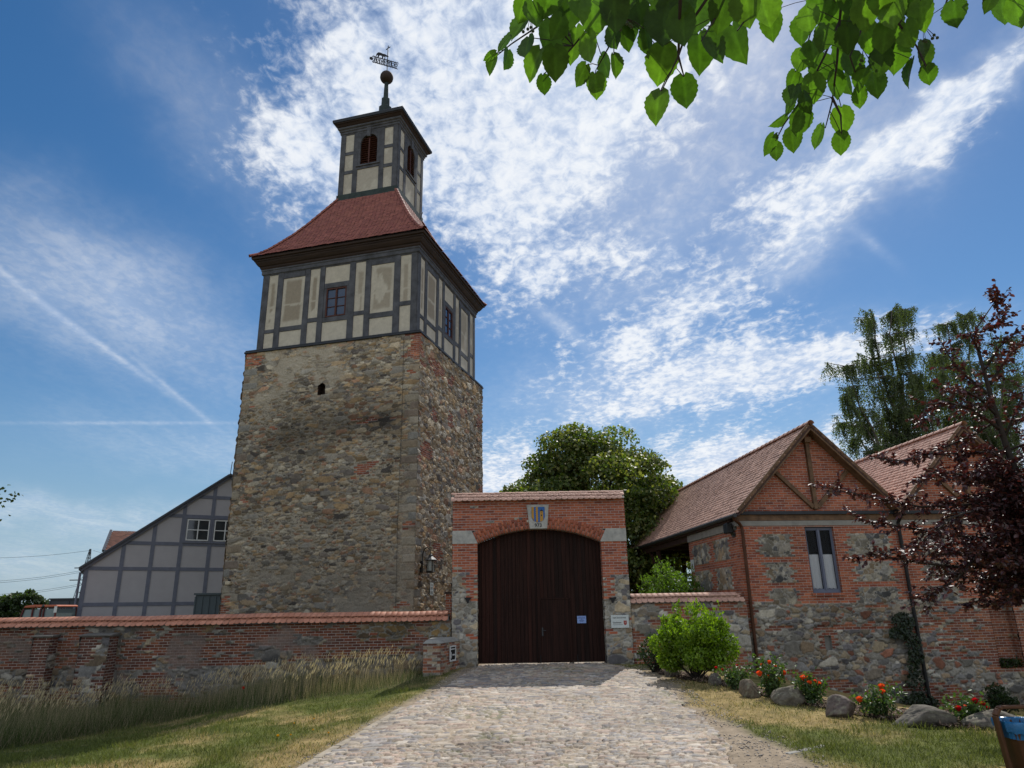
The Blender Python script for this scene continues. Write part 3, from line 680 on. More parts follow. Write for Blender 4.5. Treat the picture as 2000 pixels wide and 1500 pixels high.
def casement(parent, O, A, N, w, h, z, glass, frame, cols=2, rows=3, name='window', label=None, fw=.06):
    """window: frame part with its panes as a sub-part"""
    O, A, N = [np.array(q, float) for q in (O, A, N)]; up = np.array([0, 0, 1.])
    mb = MB(); o = O + up * z
    def r(a0, a1, z0, z1, p0, d): mb.prism([(0, 0), (a1 - a0, 0), (a1 - a0, z1 - z0), (0, z1 - z0)], o + A * a0 + up * z0 + N * p0, A, up, -N * d)
    r(0, fw, 0, h, .02, .08); r(w - fw, w, 0, h, .02, .08); r(fw, w - fw, 0, fw, .02, .08); r(fw, w - fw, h - fw, h, .02, .08)
    r(w / 2 - fw * .6, w / 2 + fw * .6, fw, h - fw, .015, .07)
    for s0, s1 in ((fw, w / 2 - fw * .6), (w / 2 + fw * .6, w - fw)):
        for k in range(1, cols): pass
        for k in range(1, rows):
            zc = fw + (h - 2 * fw) * k / rows; r(s0, s1, zc - .014, zc + .014, .0, .04)
    fr = mb.build(name, frame, parent, .004)
    if label: fr['label'] = label
    g = MB()
    g.prism([(fw - .005, fw - .005), (w - fw + .005, fw - .005), (w - fw + .005, h - fw + .005), (fw - .005, h - fw + .005)], o - N * .03, A, up, -N * .01); g.build('pane', glass, fr)
    return fr
casement(tower, (X0 + 2.95 + .10, D0, 0), (1, 0, 0), (0, -1, 0), .92, 1.27, 12.995, MT['glass_b'], MT['rust'])
casement(tower, (X1, D0 + 3.05, 0), (0, 1, 0), (1, 0, 0), .92, 1.27, 12.995, MT['glass_b'], MT['rust'])
# back wall of the window recesses
mb = MB(); mb.box(X0 + 2.96, X0 + 4.06, D0 + .06, D0 + .12, 12.9, 14.5); mb.build('window_lining', MT['void'], tower)
mb = MB(); mb.box(X1 - .12, X1 - .06, D0 + 2.96, D0 + 4.06, 12.9, 14.5); mb.build('window_lining', MT['void'], tower)
# eaves cornice: stepped mouldings out to the eave
def ring(mb, x0, x1, y0, y1, prof, m=0):
    """sweep profile [(outset, z)] round a rectangle"""
    V = []; k = len(prof)
    for o, z in prof: V += [(x0 - o, y0 - o, z), (x1 + o, y0 - o, z), (x1 + o, y1 + o, z), (x0 - o, y1 + o, z)]
    mb.add(V, [(i * 4 + j, i * 4 + (j + 1) % 4, (i + 1) * 4 + (j + 1) % 4, (i + 1) * 4 + j) for i in range(k - 1) for j in range(4)], m)
mb = MB(); ring(mb, X0, X1, D0, D1, [(.045, 15.30), (.075, 15.33), (.075, 15.47), (.10, 15.49), (.10, 15.56)]); mb.build('wall_plate', MT['timber_r'], tower)
mb = MB(); ring(mb, X0, X1, D0, D1, [(.10, 15.55), (.14, 15.60), (.15, 15.66), (.20, 15.69), (.28, 15.80), (.30, 15.86), (.33, 15.87), (.33, 15.93), (.40, 15.95), (.42, 16.03)]); mb.build('eaves_cornice', MT['cornice'], tower)
# bell-cast roof
PROF = [(-.19, 16.07), (.08, 16.27), (.35, 16.58), (.62, 16.95), (1.02, 17.52), (1.43, 18.2), (2.0, 19.25), (2.47, 20.12)]
pd = np.array([p[0] for p in PROF]); pz = np.array([p[1] for p in PROF]); ps = np.concatenate([[0], np.cumsum(np.hypot(np.diff(pd), np.diff(pz)))])
def prof_at(t): return np.interp(t, ps, pd), np.interp(t, ps, pz)
parts = []; cx = -TW / 2
def slope(rot):
    c, s_ = math.cos(rot), math.sin(rot)
    def fn(s, t):
        d, z = prof_at(t); y = d - TW / 2
        return np.array([cx + c * s - s_ * y, TW / 2 + s_ * s + c * y, z])
    return fn
rg = lambda t: (-(TW / 2 - prof_at(t)[0]), TW / 2 - prof_at(t)[0])
for q, rot in enumerate((0, math.pi / 2, math.pi, -math.pi / 2)):
    parts.append(tiles(slope(rot), rg, 0, ps[-1], .18, .145, seed=11 + q, pal=RED, lift=.045, thick=.026))
for sx in (-1, 1):
    for sy in (-1, 1):
        parts.append(ridge_tiles([(cx + sx * (TW / 2 - d), TW / 2 + sy * (TW / 2 - d), z + .03) for d, z in PROF], .085, .3, 3 + sx + sy, RED))
mb = MB(); ring(mb, -TW, 0, 0, TW, [(-d - .02, z - .04) for d, z in PROF]); mb.build('roof_boards', MT['cornice'], tower)
tile_roof('tile_roof', parts, tower)
mb = MB(); mb.beam((-.35, .55, 16.95), (-.12, .30, 17.12), .02, .02, (0, 0, 1)); mb.build('roof_hook', MT['zinc'], tower)
# lantern: x -5.35..-2.45, y 2.35..5.25
lx0, lx1, ly0, ly1, lz0, lz1 = -5.27, -2.33, 2.33, 5.27, 19.9, 23.45
LO = [(0, .24), (.68, .92), (2.02, 2.26), (2.70, 2.94)]
pl = Relief(); lw = lx1 - lx0
for q, (O, A, N) in enumerate((((lx0, ly0, 0), (1, 0, 0), (0, -1, 0)), ((lx1, ly0, 0), (0, 1, 0), (1, 0, 0)), ((lx1, ly1, 0), (-1, 0, 0), (0, 1, 0)), ((lx0, ly1, 0), (0, -1, 0), (-1, 0, 0)))):
    O, A, N = [np.array(z_, float) for z_ in (O, A, N)]; mb = MB(); up = np.array([0, 0, 1.])
    def rect(a0, a1, z0, z1, pr=.03, dp=.09): mb.prism([(0, 0), (a1 - a0, 0), (a1 - a0, z1 - z0), (0, z1 - z0)], O + A * a0 + N * pr + up * z0, A, up, -N * dp)
    for a0, a1 in LO: rect(a0, a1, lz0, lz1, .035)
    for g in (0, 2):
        b0, b1 = LO[g][1] + .002, LO[g + 1][0] - .002
        rect(b0, b1, 21.16, 21.34, .025); rect(b0, b1, 22.20, 22.37, .025); rect(b0, b1, 23.32, lz1, .025)
    rect(.922, 2.018, 21.30, 21.50, .035); rect(.922, 2.018, 23.30, lz1, .03)
    # arched window surround
    k = 12; arc = [(1.47 + .43 * math.cos(math.pi * i / k), 22.72 + .43 * math.sin(math.pi * i / k)) for i in range(k + 1)]
    for i in range(k):
        (a0, z0), (a1, z1) = arc[i], arc[i + 1]; zt = 23.298
        mb.prism([(a0 - 1.47, z0 - 22.0), (a1 - 1.47, z1 - 22.0), (a1 - 1.47, zt - 22.0), (a0 - 1.47, zt - 22.0)], O + A * 1.47 + up * 22.0 + N * .03, A, up, -N * .12)
    rect(.922, 1.04, 21.502, 23.298, .03); rect(1.90, 2.018, 21.502, 23.298, .03)
    mb.prism([(-.11, .5), (.11, .5), (.08, 0), (-.08, 0)], O + A * 1.47 + up * 23.0 + N * .10, A, up, -N * .08)
    rect(.86, 2.08, 21.44, 21.52, .085, .05)
    mb.build('lantern_frame', MT['timber_r'], tower, .005)
    for g in range(3):
        b0, b1 = LO[g][1], LO[g + 1][0]
        pl.patch(O + A * b0 + up * (lz0 - .4), A, up, b1 - b0, 1.9 if g == 1 else lz1 - lz0 + .4, .08, plaster_spec((.50, .46, .375), (.40, .36, .29), 201 + q * 9 + g, .7), 0, 19)
    lv = MB()
    for s0 in (1.045, 1.485):
        wv = .41
        for i in range(13):
            zc = 21.55 + i * .12
            ax = 1.47; far = max(abs(s0 - ax), abs(s0 + wv - ax)); zmax = 22.72 + math.sqrt(max(0, .43 ** 2 - (.30 if zc > 22.7 else 0) ** 2))
            if zc < zmax: lv.beam(O + A * s0 + up * zc - N * .05, O + A * (s0 + wv) + up * zc - N * .05, .02, .13, N * .75 - up * .65)
    lv.prism([(1.44, 21.5), (1.50, 21.5), (1.50, 23.1), (1.44, 23.1)], O + N * .0, A, up, -N * .06)
    lv.prism([(1.0, 21.45), (1.95, 21.45), (1.95, 23.25), (1.0, 23.25)], O - N * .14, A, up, -N * .02)
    lv.build('louvre_window', MT['rust'], tower)
pl.build('lantern_plaster', MT['plaster'], tower)
mb = MB(); ring(mb, lx0, lx1, ly0, ly1, [(.06, 19.75), (.06, 20.06), (.035, 20.08)]); mb.build('lantern_flashing', MT['verdigris'], tower)
mb = MB(); ring(mb, lx0, lx1, ly0, ly1, [(.035, 23.38), (.06, 23.40), (.06, 23.50), (.10, 23.53), (.10, 23.60), (.16, 23.64), (.17, 23.72)]); mb.build('lantern_plate', MT['timber_r'], tower)
mb = MB(); ring(mb, lx0, lx1, ly0, ly1, [(.10, 23.71), (.18, 23.77), (.25, 23.86), (.29, 23.87), (.30, 23.93)]); mb.build('lantern_cornice', MT['cornice'], tower)
mb = MB(); ring(mb, lx0, lx1, ly0, ly1, [(.29, 23.92), (.34, 23.93), (.36, 24.05), (.34, 24.09), (.1, 24.20), (-.7, 24.75), (-1.25, 25.2)]); mb.build('lantern_roof', MT['lead'], tower)
ax_, ay_ = (lx0 + lx1) / 2, (ly0 + ly1) / 2
mb = MB(); rr = .30
mb.lathe([(.34, 24.9), (.33, 25.75), (.22, 25.85), (.21, 26.3), (.13, 26.38), (.10, 27.35)], (ax_, ay_, 0), 8); mb.build('spire', MT['verdigris'], tower)
mb = MB(); mb.lathe([(.05, 27.28)] + [(.34 * math.sin(math.pi * k / 10), 27.64 - .35 * math.cos(math.pi * k / 10)) for k in range(1, 10)] + [(.03, 28.0)], (ax_, ay_, 0), 16); mb.build('spire_ball', MT['cornice'], tower, smooth=True)
mb = MB(); mb.tube([(ax_, ay_, 27.9), (ax_, ay_, 29.55)], .022, 6)
vane = mb.build('weather_vane', MT['iron'], tower)
# pierced banner, walking beast and cross: flat iron plates turned in the wind
vd = np.array([math.cos(.66), math.sin(.66), -.02]); vd /= np.linalg.norm(vd); vn_ = np.cross(vd, [0, 0, 1.]); vn_ /= np.linalg.norm(vn_); vu = np.cross(vn_, vd)
C0 = np.array([ax_, ay_, 28.55]); mb = MB()
for zc in (-.17, .17): mb.beam(C0 - vd * .78 + vu * zc, C0 + vd * .52 + vu * zc, .03, .02, vn_)
q = random.Random(3)
for i in range(30):
    a = -.74 + 1.22 * (i + .3) / 30; b = a + q.uniform(-.14, .14)
    mb.beam(C0 + vd * a - vu * .16, C0 + vd * b + vu * .16, .022, .016, vn_)
for i in range(8):
    a = -.70 + i * .165; n = 10
    mb.tube([C0 + vd * (a + .065 * math.cos(t_ * 2 * math.pi / n)) + vu * (.0 + .08 * math.sin(t_ * 2 * math.pi / n)) for t_ in range(n + 1)], .014, 4)
for i in range(12):
    a = -.74 + i * .112
    for zc in (-.19, .19): mb.tube([C0 + vd * (a - .02) + vu * zc, C0 + vd * (a + .03) + vu * (zc * 1.16), C0 + vd * (a + .07) + vu * zc], .014, 4)
mb.prism([(-.92, -.07), (-.80, -.10), (-.74, 0), (-.80, .10), (-.92, .07)], C0, vd, vu, vn_ * .015)
mb.build('pierced_banner', MT['iron'], vane)
bear = [(-.62, .24), (-.58, .40), (-.50, .50), (-.40, .52), (-.28, .49), (-.16, .50), (-.07, .47), (0, .44), (.05, .40), (-.02, .37), (-.12, .37), (-.16, .32), (-.17, .22), (-.21, .18), (-.16, .17), (-.13, .20), (-.13, .30), (-.22, .34), (-.24, .22), (-.28, .18), (-.33, .18), (-.30, .22), (-.30, .34), (-.42, .34), (-.46, .22), (-.50, .18), (-.55, .18), (-.51, .24), (-.52, .34), (-.57, .26)]
def cap_poly(mb, poly, O, a, b, w):
    """concave outline -> triangulated plate"""
    from mathutils.geometry import tessellate_polygon
    tri = tessellate_polygon([[Vector((x_, y_, 0)) for x_, y_ in poly]]); n = len(poly); O = np.array(O, float)
    V = [O + a * x_ + b * y_ for x_, y_ in poly]; V += [p + w for p in V]
    mb.add(V, [tuple(t_) for t_ in tri] + [tuple(i + n for i in t_[::-1]) for t_ in tri] + [(i, (i + 1) % n, (i + 1) % n + n, i + n) for i in range(n)])
mb = MB(); cap_poly(mb, bear, C0, vd, vu, vn_ * .02); mb.build('walking_beast', MT['iron'], vane)
mb = MB(); cr = [(-.03, -.16), (.03, -.16), (.018, -.02), (.16, -.035), (.16, .035), (.018, .02), (.035, .16), (-.035, .16), (-.018, .02), (-.16, .035), (-.16, -.035), (-.018, -.02)]
ce = np.array([.93, -.36, 0]); cap_poly(mb, cr, (ax_, ay_, 29.5), ce, np.array([0, 0, 1.]), np.array([0, .02, 0])); mb.build('cross', MT['iron'], vane)
# ------------------------------------------------------------------ gateway
GX, GY = .75, 22.28
gate = thing('brick_gateway', 'tall red brick gateway arch with tiled coping, shield keystone and dark double timber gate', 'gateway', (GX, GY, 0))
gl, gr_, gtop = -1.91 - GX, 3.43 - GX, 4.86; ol, orr = -1.16 - GX, 2.65 - GX; ZS, ZA = 3.54, 3.96; DP = .62
half = (orr - ol) / 2; ocx = (orr + ol) / 2; rise = ZA - ZS; RAD = (half ** 2 + rise ** 2) / (2 * rise); ZC = ZA - RAD
def arch_z(u): return ZC + np.sqrt(np.maximum(RAD ** 2 - (u - ocx) ** 2, 0))
def spec_gate(u, v):
    col, h, k = rubble(u + 40, v, .24, .15, GREYS, (.33, .31, .265), .06, 221, .025, .15, bigs=.15, contrast=.7)
    bu, bv, bh = bq(u, v)
    n = fbm(bu * 1.2, bv * .9, 231, 3); step = .10 * (np.floor((bv + .1) / .33) % 2)
    dl = ol - bu; dr = bu - orr
    wid = .26 + step + .25 * (n - .5)
    side = ((dl > 0) & (dl < wid)) | ((dr > 0) & (dr < wid))
    lowl = (bv < 1.85) & (n + .25 * _T[(np.floor(bv / .24)).astype(int) & 255, 3] < .70)
    m = (bv > 2.72) | (bv > 2.55) & (bu > 0) | (side & ~lowl & (bv > .75)) | ((bu > orr) & (bv < 1.4) & (n > .52) & (bv > .3))
    col, h, br = add_bricks(u, v, col, h, NEW_BRICK, m, .985, .004)
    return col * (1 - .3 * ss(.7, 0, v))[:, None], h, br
w = Relief()
mk = lambda u, v: ~((u > ol) & (u < orr) & (v < arch_z(u) + .19)) & ~((v > 3.545) & (v < 3.93) & ((u < ol + .02) | (u > orr - .02)))
w.patch((gl, 0, -.3), (1, 0, 0), (0, 0, 1), gr_ - gl, gtop + .3, .02, spec_gate, gl, -.3, mk)
w.patch((gr_, 0, -.3), (0, 1, 0), (0, 0, 1), DP, gtop + .3, .04, lambda u, v: spec_gate(u + gr_ - .02, v), 0, -.3)
w.patch((gl, DP, -.3), (0, -1, 0), (0, 0, 1), DP, gtop + .3, .04, lambda u, v: spec_gate(gl + u - DP, v), 0, -.3)
w.patch((gr_, DP, -.3), (-1, 0, 0), (0, 0, 1), gr_ - gl, gtop + .3, .08, lambda u, v: spec_gate(gr_ - u, v), 0, -.3, lambda u, v: ~((gr_ - u > ol) & (gr_ - u < orr) & (v < arch_z(gr_ - u) + .1)))
w.patch((ol, 0, -.1), (0, 1, 0), (0, 0, 1), DP, ZS + .1, .03, lambda u, v: spec_gate(ol - .02 - u * .2, v), 0, -.1)
w.patch((orr, DP, -.1), (0, -1, 0), (0, 0, 1), DP, ZS + .1, .03, lambda u, v: spec_gate(orr + .02 + u * .2, v), 0, -.1)
w.build('brick_wall', MT['newbrick'], gate)
# radial voussoirs of the arch
V = []; Fq = []; Cc = []; a0 = math.asin(half / RAD); nb = 50; q = np.random.default_rng(5)
RO = RAD + .36
for i in range(nb):
    t0 = -a0 + 2 * a0 * (i + .06) / nb; t1 = -a0 + 2 * a0 * (i + .94) / nb
    cuts = [RAD, RAD + .24, RO] if i % 2 else [RAD, RAD + .12, RO]
    for r0, r1 in zip(cuts[:-1], cuts[1:]):
        r1 -= .009; pr = -.012 + q.uniform(-.003, .003); b = len(V); c = np.array(NEW_BRICK[q.integers(6)]) * q.uniform(.85, 1.15)
        for (t, r) in ((t0, r0), (t1, r0), (t1, r1), (t0, r1)): V.append((ocx + r * math.sin(t), pr, ZC + r * math.cos(t)))
        for (t, r) in ((t0, r0), (t1, r0), (t1, r1), (t0, r1)): V.append((ocx + r * math.sin(t), DP if r0 == RAD else .1, ZC + r * math.cos(t)))
        Cc += [c] * 8; Fq += [[b, b + 1, b + 2, b + 3], [b + 1, b, b + 4, b + 5], [b + 2, b + 1, b + 5, b + 6], [b + 3, b + 2, b + 6, b + 7], [b, b + 3, b + 7, b + 4]]
np_mesh('arch_ring', np.array(V), np.array(Fq), MT['tile'], gate, np.array(Cc))
mb = MB(); n_ = 40
for i in range(n_):                          # mortar bed behind the voussoirs
    t0 = -a0 + 2 * a0 * i / n_; t1 = -a0 + 2 * a0 * (i + 1) / n_
    mb.prism([(RAD * math.sin(t0), RAD * math.cos(t0)), (RAD * math.sin(t1), RAD * math.cos(t1)), (RO * math.sin(t1), RO * math.cos(t1)), (RO * math.sin(t0), RO * math.cos(t0))], (ocx, -.004, ZC), (1, 0, 0), (0, 0, 1), (0, .3, 0))
mb.build('arch_mortar', MT['band'], gate)
for sx in (-1, 1):
    xi = ocx + sx * half; xo = gl - .006 if sx < 0 else gr_ + .006
    top_i = xi - sx * .0 + sx * .12
    poly = [(xo, 3.535), (xi - sx * .015, 3.535), (xi - sx * .015, 3.565), (xi + sx * .17, 3.935), (xo, 3.935)]
    mb = MB(); mb.prism(poly, (0, -.022, 0), (1, 0, 0), (0, 0, 1), (0, DP + .03, 0)); mb.build('impost_stone', MT['concrete'], gate, .008)
mb = MB(); kx = .735 - GX
mb.prism([(kx - .345, 4.69), (kx - .265, 3.95), (kx + .275, 3.95), (kx + .345, 4.69)], (0, -.085, 0), (1, 0, 0), (0, 0, 1), (0, .3, 0)); key = mb.build('keystone', MT['concrete'], gate, .01)
key['label'] = 'pale keystone with painted shield and carved year'
def colmat(name, c, rough=.6): return plain(name, c, rough, .08, 5, bump=0)
GOLD, BLUE, DARK, RED_ = colmat('shield_gold', (.42, .22, .03)), colmat('shield_blue', (.025, .11, .33)), colmat('dark_lettering', (.02, .02, .022)), colmat('shield_red', (.33, .035, .03))
def shield_poly(w, h, n=8):
    lo = [(w * math.cos(-math.pi * k / (2 * n)), -h * .25 + h * .75 * math.sin(-math.pi * k / (2 * n))) for k in range(n + 1)]
    return [(-w, h), (w, h)] + lo + [(-x_, z_) for x_, z_ in lo[::-1][1:]]
sh = MB(); sc_ = (kx + .005, -.095, 4.38); SW, SHH = .205, .235
cap_poly(sh, shield_poly(SW, SHH), sc_, np.array([1., 0, 0]), np.array([0, 0, 1.]), np.array([0, .012, 0]))
crest = sh.build('shield', BLUE, gate)
def sh_low(x): return -SHH * .25 - SHH * .75 * math.sqrt(max(0, 1 - (x / SW) ** 2))
sg = MB()
for xa, xb in ((-.203, -.130), (-.070, -.005)):
    n = 22; L_ = []; R2 = []
    for k in range(n + 1):
        zz = SHH - .001 - k / n * (SHH * 2); wv = .010 * math.sin(k * 2.1)
        zz2 = max(zz, sh_low(max(abs(xa), abs(xb)) * .97)); L_.append((xa + (wv if xa > -.2 else 0), max(zz, sh_low(xa) + .003))); R2.append((xb + wv, max(zz, sh_low(xb) + .003)))
    for k in range(n): sg.add([(sc_[0] + x_, sc_[1] - .003, sc_[2] + z_) for x_, z_ in (L_[k], R2[k], R2[k + 1], L_[k + 1])], [(0, 1, 2, 3)])
sg.add([(sc_[0] + x_, sc_[1] - .003, sc_[2] + z_) for x_, z_ in ((.055, .10), (.155, .10), (.155, sh_low(.155) + .004), (.10, sh_low(.10) + .004), (.055, sh_low(.055) + .004))], [(0, 1, 2, 3, 4)])
sg.build('gold_charges', GOLD, crest)
sg = MB(); y_ = sc_[1] - .006
def sp(*p): return [(sc_[0] + a, y_, sc_[2] + b) for a, b in p]
sg.add(sp((.045, .10), (.165, .10), (.135, .135), (.075, .135)), [(0, 1, 2, 3)]); sg.add(sp((.096, .136), (.114, .136), (.105, .195)), [(0, 1, 2)])
sg.add(sp((.095, .045), (.112, .045), (.112, .065), (.095, .065)), [(0, 1, 2, 3)]); sg.add(sp((.09, -.045), (.12, -.045), (.12, -.005), (.09, -.005)), [(0, 1, 2, 3)])
sg.build('tower_charge', DARK, crest)
def text(name, body, size, loc, mat, parent, rx=R_(90), rz=0.0, align='CENTER', ext=.002, bold=False, sx=1.0):
    cu = bpy.data.curves.new(name, 'FONT'); cu.body = body; cu.size = size; cu.align_x = align; cu.extrude = ext; cu.offset = .004 * size * 4 if bold else 0
    o = bpy.data.objects.new(name, cu); COL.objects.link(o); dg = bpy.context.evaluated_depsgraph_get(); dg.update()
    me = bpy.data.meshes.new_from_object(o.evaluated_get(dg)); bpy.data.objects.remove(o); me.materials.clear()
    q = link(name, me, mat, parent); q.location = loc; q.rotation_euler = (rx, 0, rz); q.scale = (sx, 1, 1); return q
text('numerals', '973', .15, (kx, -.088, 4.005), DARK, gate, bold=True)
# coping of three tile rows on each slope
def cap_parts(x0, x1, zt, fr, dz, yc, rows, tw, seed, pal, wave=0.0):
    ps_ = []
    for sgn in (-1, 1):
        Ls = math.hypot(fr, dz)
        def fn(s, t, sgn=sgn):
            k = t / Ls; xx = s if sgn < 0 else x0 + x1 - s
            wv = wave * (math.sin(xx * .9) * .5 + math.sin(xx * 2.3 + 1) * .3)
            return np.array([xx, yc + sgn * fr * (1 - k), zt + wv - dz * (1 - k) ** 1.25])
        ps_.append(tiles(fn, lambda t: (x0, x1), 0, Ls, tw, Ls / rows, seed=seed + sgn, pal=pal, lift=.036, over=1.3))
    return ps_
tile_roof('tile_coping', cap_parts(gl - .05, gr_ + .05, 5.13, .52, .33, DP / 2, 3, .172, 31, PINK) + [ridge_tiles([(gl - .05, DP / 2, 5.12), (gr_ + .05, DP / 2, 5.12)], .05, .35, 4, PINK)], gate)
mb = MB(); mb.prism([(-.16, 4.855), (DP + .16, 4.855), (DP / 2, 5.07)], (gl, 0, 0), (0, 1, 0), (0, 0, 1), (gr_ - gl, 0, 0)); mb.build('coping_core', MT['band'], gate)
# the two timber leaves, vertical boards under the arch
GW2 = plain('gate_timber_red', (.034, .012, .008), .75, .5, 3, sc=(8, 8, .3), bump=.2, spec=.15); GW3 = plain('gate_timber_dark', (.016, .0075, .0055), .75, .5, 3, sc=(8, 8, .3), bump=.2, spec=.15)
def leaf_door(name, xa, xb, y, wicket=False, label=None):
    r = random.Random(int(xa * 100) + 7); mb = MB(); x = xa; n = int((xb - xa) / .115)
    for k in range(n):
        a = xa + (xb - xa) * k / n; b = xa + (xb - xa) * (k + 1) / n - .005; o = y + r.uniform(-.004, .004)
        za, zb = float(arch_z(a)) - .015, float(arch_z(b)) - .015
        mb.prism([(a, .075), (b, .075), (b, zb), (a, za)], (0, o, 0), (1, 0, 0), (0, 0, 1), (0, .05, 0), r.choice((0, 0, 1, 2)))
    m_ = 14
    for k in range(m_): a, b = xa + (xb - xa) * k / m_, xa + (xb - xa) * (k + 1) / m_; mb.prism([(a, .08), (b, .08), (b, float(arch_z(b)) - .01), (a, float(arch_z(a)) - .01)], (0, y + .056, 0), (1, 0, 0), (0, 0, 1), (0, .02, 0))
    d = mb.build(name, [MT['gate_wood'], GW2, GW3], gate, .003)
    nl = MB()
    for k in range(n):
        xc = xa + (xb - xa) * (k + .5) / n
        for zc in (float(arch_z(xc)) - .16, float(arch_z(xc)) - .26, 1.93, 2.0):
            if zc < 2.1 and wicket and xc < xa + 1.0: continue
            nl.lathe([(.006, 0), (.005, .004)], (0, 0, 0), 5)
            for v_ in range(len(nl.v) - 10, len(nl.v)): p = nl.v[v_]; nl.v[v_] = (xc + p[0], y - p[2] - .006, zc + p[1])
    nl.build('nails', MT['zinc'], d)
    return d
mid = .72 - GX; dy = .24
leaf_door('gate_leaf', ol + .012, mid - .006, dy)
rd = leaf_door('gate_leaf', mid + .006, orr - .012, dy, True); rd['label'] = 'gate leaf with the wicket door'
mb = MB(); mb.box(mid + .03, mid + .88, dy - .022, dy - .007, .10, 1.86); wk = mb.build('wicket_door', MT['gate_wood'], rd, .004)
mb = MB(); mb.box(mid - .01, mid + .92, dy - .03, dy - .006, 1.865, 1.91); mb.box(mid + .885, mid + .925, dy - .026, dy - .006, .08, 1.862); mb.box(mid - .07, mid + .024, dy - .028, dy - .007, .08, 3.9); mb.build('cover_strip', MT['gate_wood'], rd, .003)
mb = MB(); mb.box(mid + .045, mid + .09, dy - .035, dy - .02, .82, 1.06); mb.tube([(mid + .067, dy - .03, .98), (mid + .067, dy - .07, .98), (mid + .17, dy - .07, .975)], .01, 6); mb.build('door_handle', MT['zinc'], rd, .002)
for a in (mid - .015, mid + 1.08): mb = MB(); mb.box(a, a + .017, dy - .04, dy - .01, .0, .28); mb.build('drop_bolt', MT['iron'], rd)
for px_, sx in ((914, 1), (1196, 1)):
    p = at(px_, 1171, GY) - np.array([GX, GY, 0]); mb = MB()
    cap_poly(mb, [(-.11, .045), (.11, .045), (.10, .03), (.06, -.01), (.02, -.10), (0, -.12), (-.02, -.10), (-.06, -.01), (-.10, .03)], (p[0], -.10, p[2]), np.array([1., 0, 0]), np.array([0, 0, 1.]), np.array([0, .02, 0]))
    mb.box(p[0] - .11, p[0] + .11, -.10, .0, p[2] + .046, p[2] + .06); mb.build('iron_bracket', MT['iron'], gate)
# notice on the gate and the white office sign on the pier
p0 = at(1127, 1203, GY + dy - .01); p1 = at(1145, 1217, GY + dy - .01)
PAPER = colmat('blue_paper', (.22, .33, .62)); SIGNW = colmat('sign_white', (.56, .60, .58), .4); INK = colmat('ink', (.03, .05, .16)); INK2 = colmat('sign_lettering', (.05, .05, .05))
nt_ = thing('paper_notice', 'small pale blue paper notice pinned to the right leaf of the dark gate', 'notice', (p0[0], GY + dy - .012, p1[2]))
W_, H_ = p1[0] - p0[0], p0[2] - p1[2]
mb = MB(); mb.box(0, W_, -.004, 0, 0, H_); mb.build('sheet', PAPER, nt_)
mb = MB()
for k, (a, b) in enumerate(((.10, .88), (.08, .92), (.38, .60), (.22, .78), (.28, .70))): 
    z_ = H_ * (.80 - k * .145); x_ = W_ * a; rr_ = random.Random(k)
    while x_ < W_ * b:
        l_ = rr_.uniform(.02, .05); mb.box(x_, min(x_ + l_, W_ * b), -.006, -.0042, z_, z_ + H_ * .055); x_ += l_ + .007
mb.build('print_lines', INK, nt_)
p0 = at(1192.5, 1201.5, GY - .03); p1 = at(1229, 1226, GY - .03); W_, H_ = p1[0] - p0[0], p0[2] - p1[2]
sg_ = thing('office_sign', 'white office sign with red shield screwed to the right gate pier', 'sign', (p0[0], GY - .035, p1[2]))
mb = MB(); mb.box(0, W_, -.012, 0, 0, H_); mb.build('board', SIGNW, sg_, .003)
text('lettering', 'Stadt Zerbst/Anhalt', .062, (W_ * .10, -.0135, H_ * .74), INK2, sg_, align='LEFT', sx=.80)
text('lettering', 'Standesamt', .072, (W_ * .10, -.0135, H_ * .36), INK2, sg_, align='LEFT', sx=.78)
mb = MB(); x_ = W_ * .11; rr_ = random.Random(2)
while x_ < W_ * .63: l_ = rr_.uniform(.008, .02); mb.box(x_, x_ + l_, -.0135, -.0122, H_ * .235, H_ * .262); x_ += l_ + .005
mb.build('small_print', INK2, sg_)
mb = MB(); cap_poly(mb, shield_poly(.045, .062), (W_ * .79, -.0138, H_ * .39), np.array([1., 0, 0]), np.array([0, 0, 1.]), np.array([0, .0015, 0])); s_ = mb.build('red_shield', RED_, sg_)
mb = MB(); mb.box(W_ * .79 - .02, W_ * .79 + .02, -.0155, -.0140, H_ * .36, H_ * .44); mb.box(W_ * .79 - .008, W_ * .79 + .008, -.0155, -.0140, H_ * .44, H_ * .50); mb.build('shield_charge', colmat('shield_pale', (.40, .25, .2)), s_)

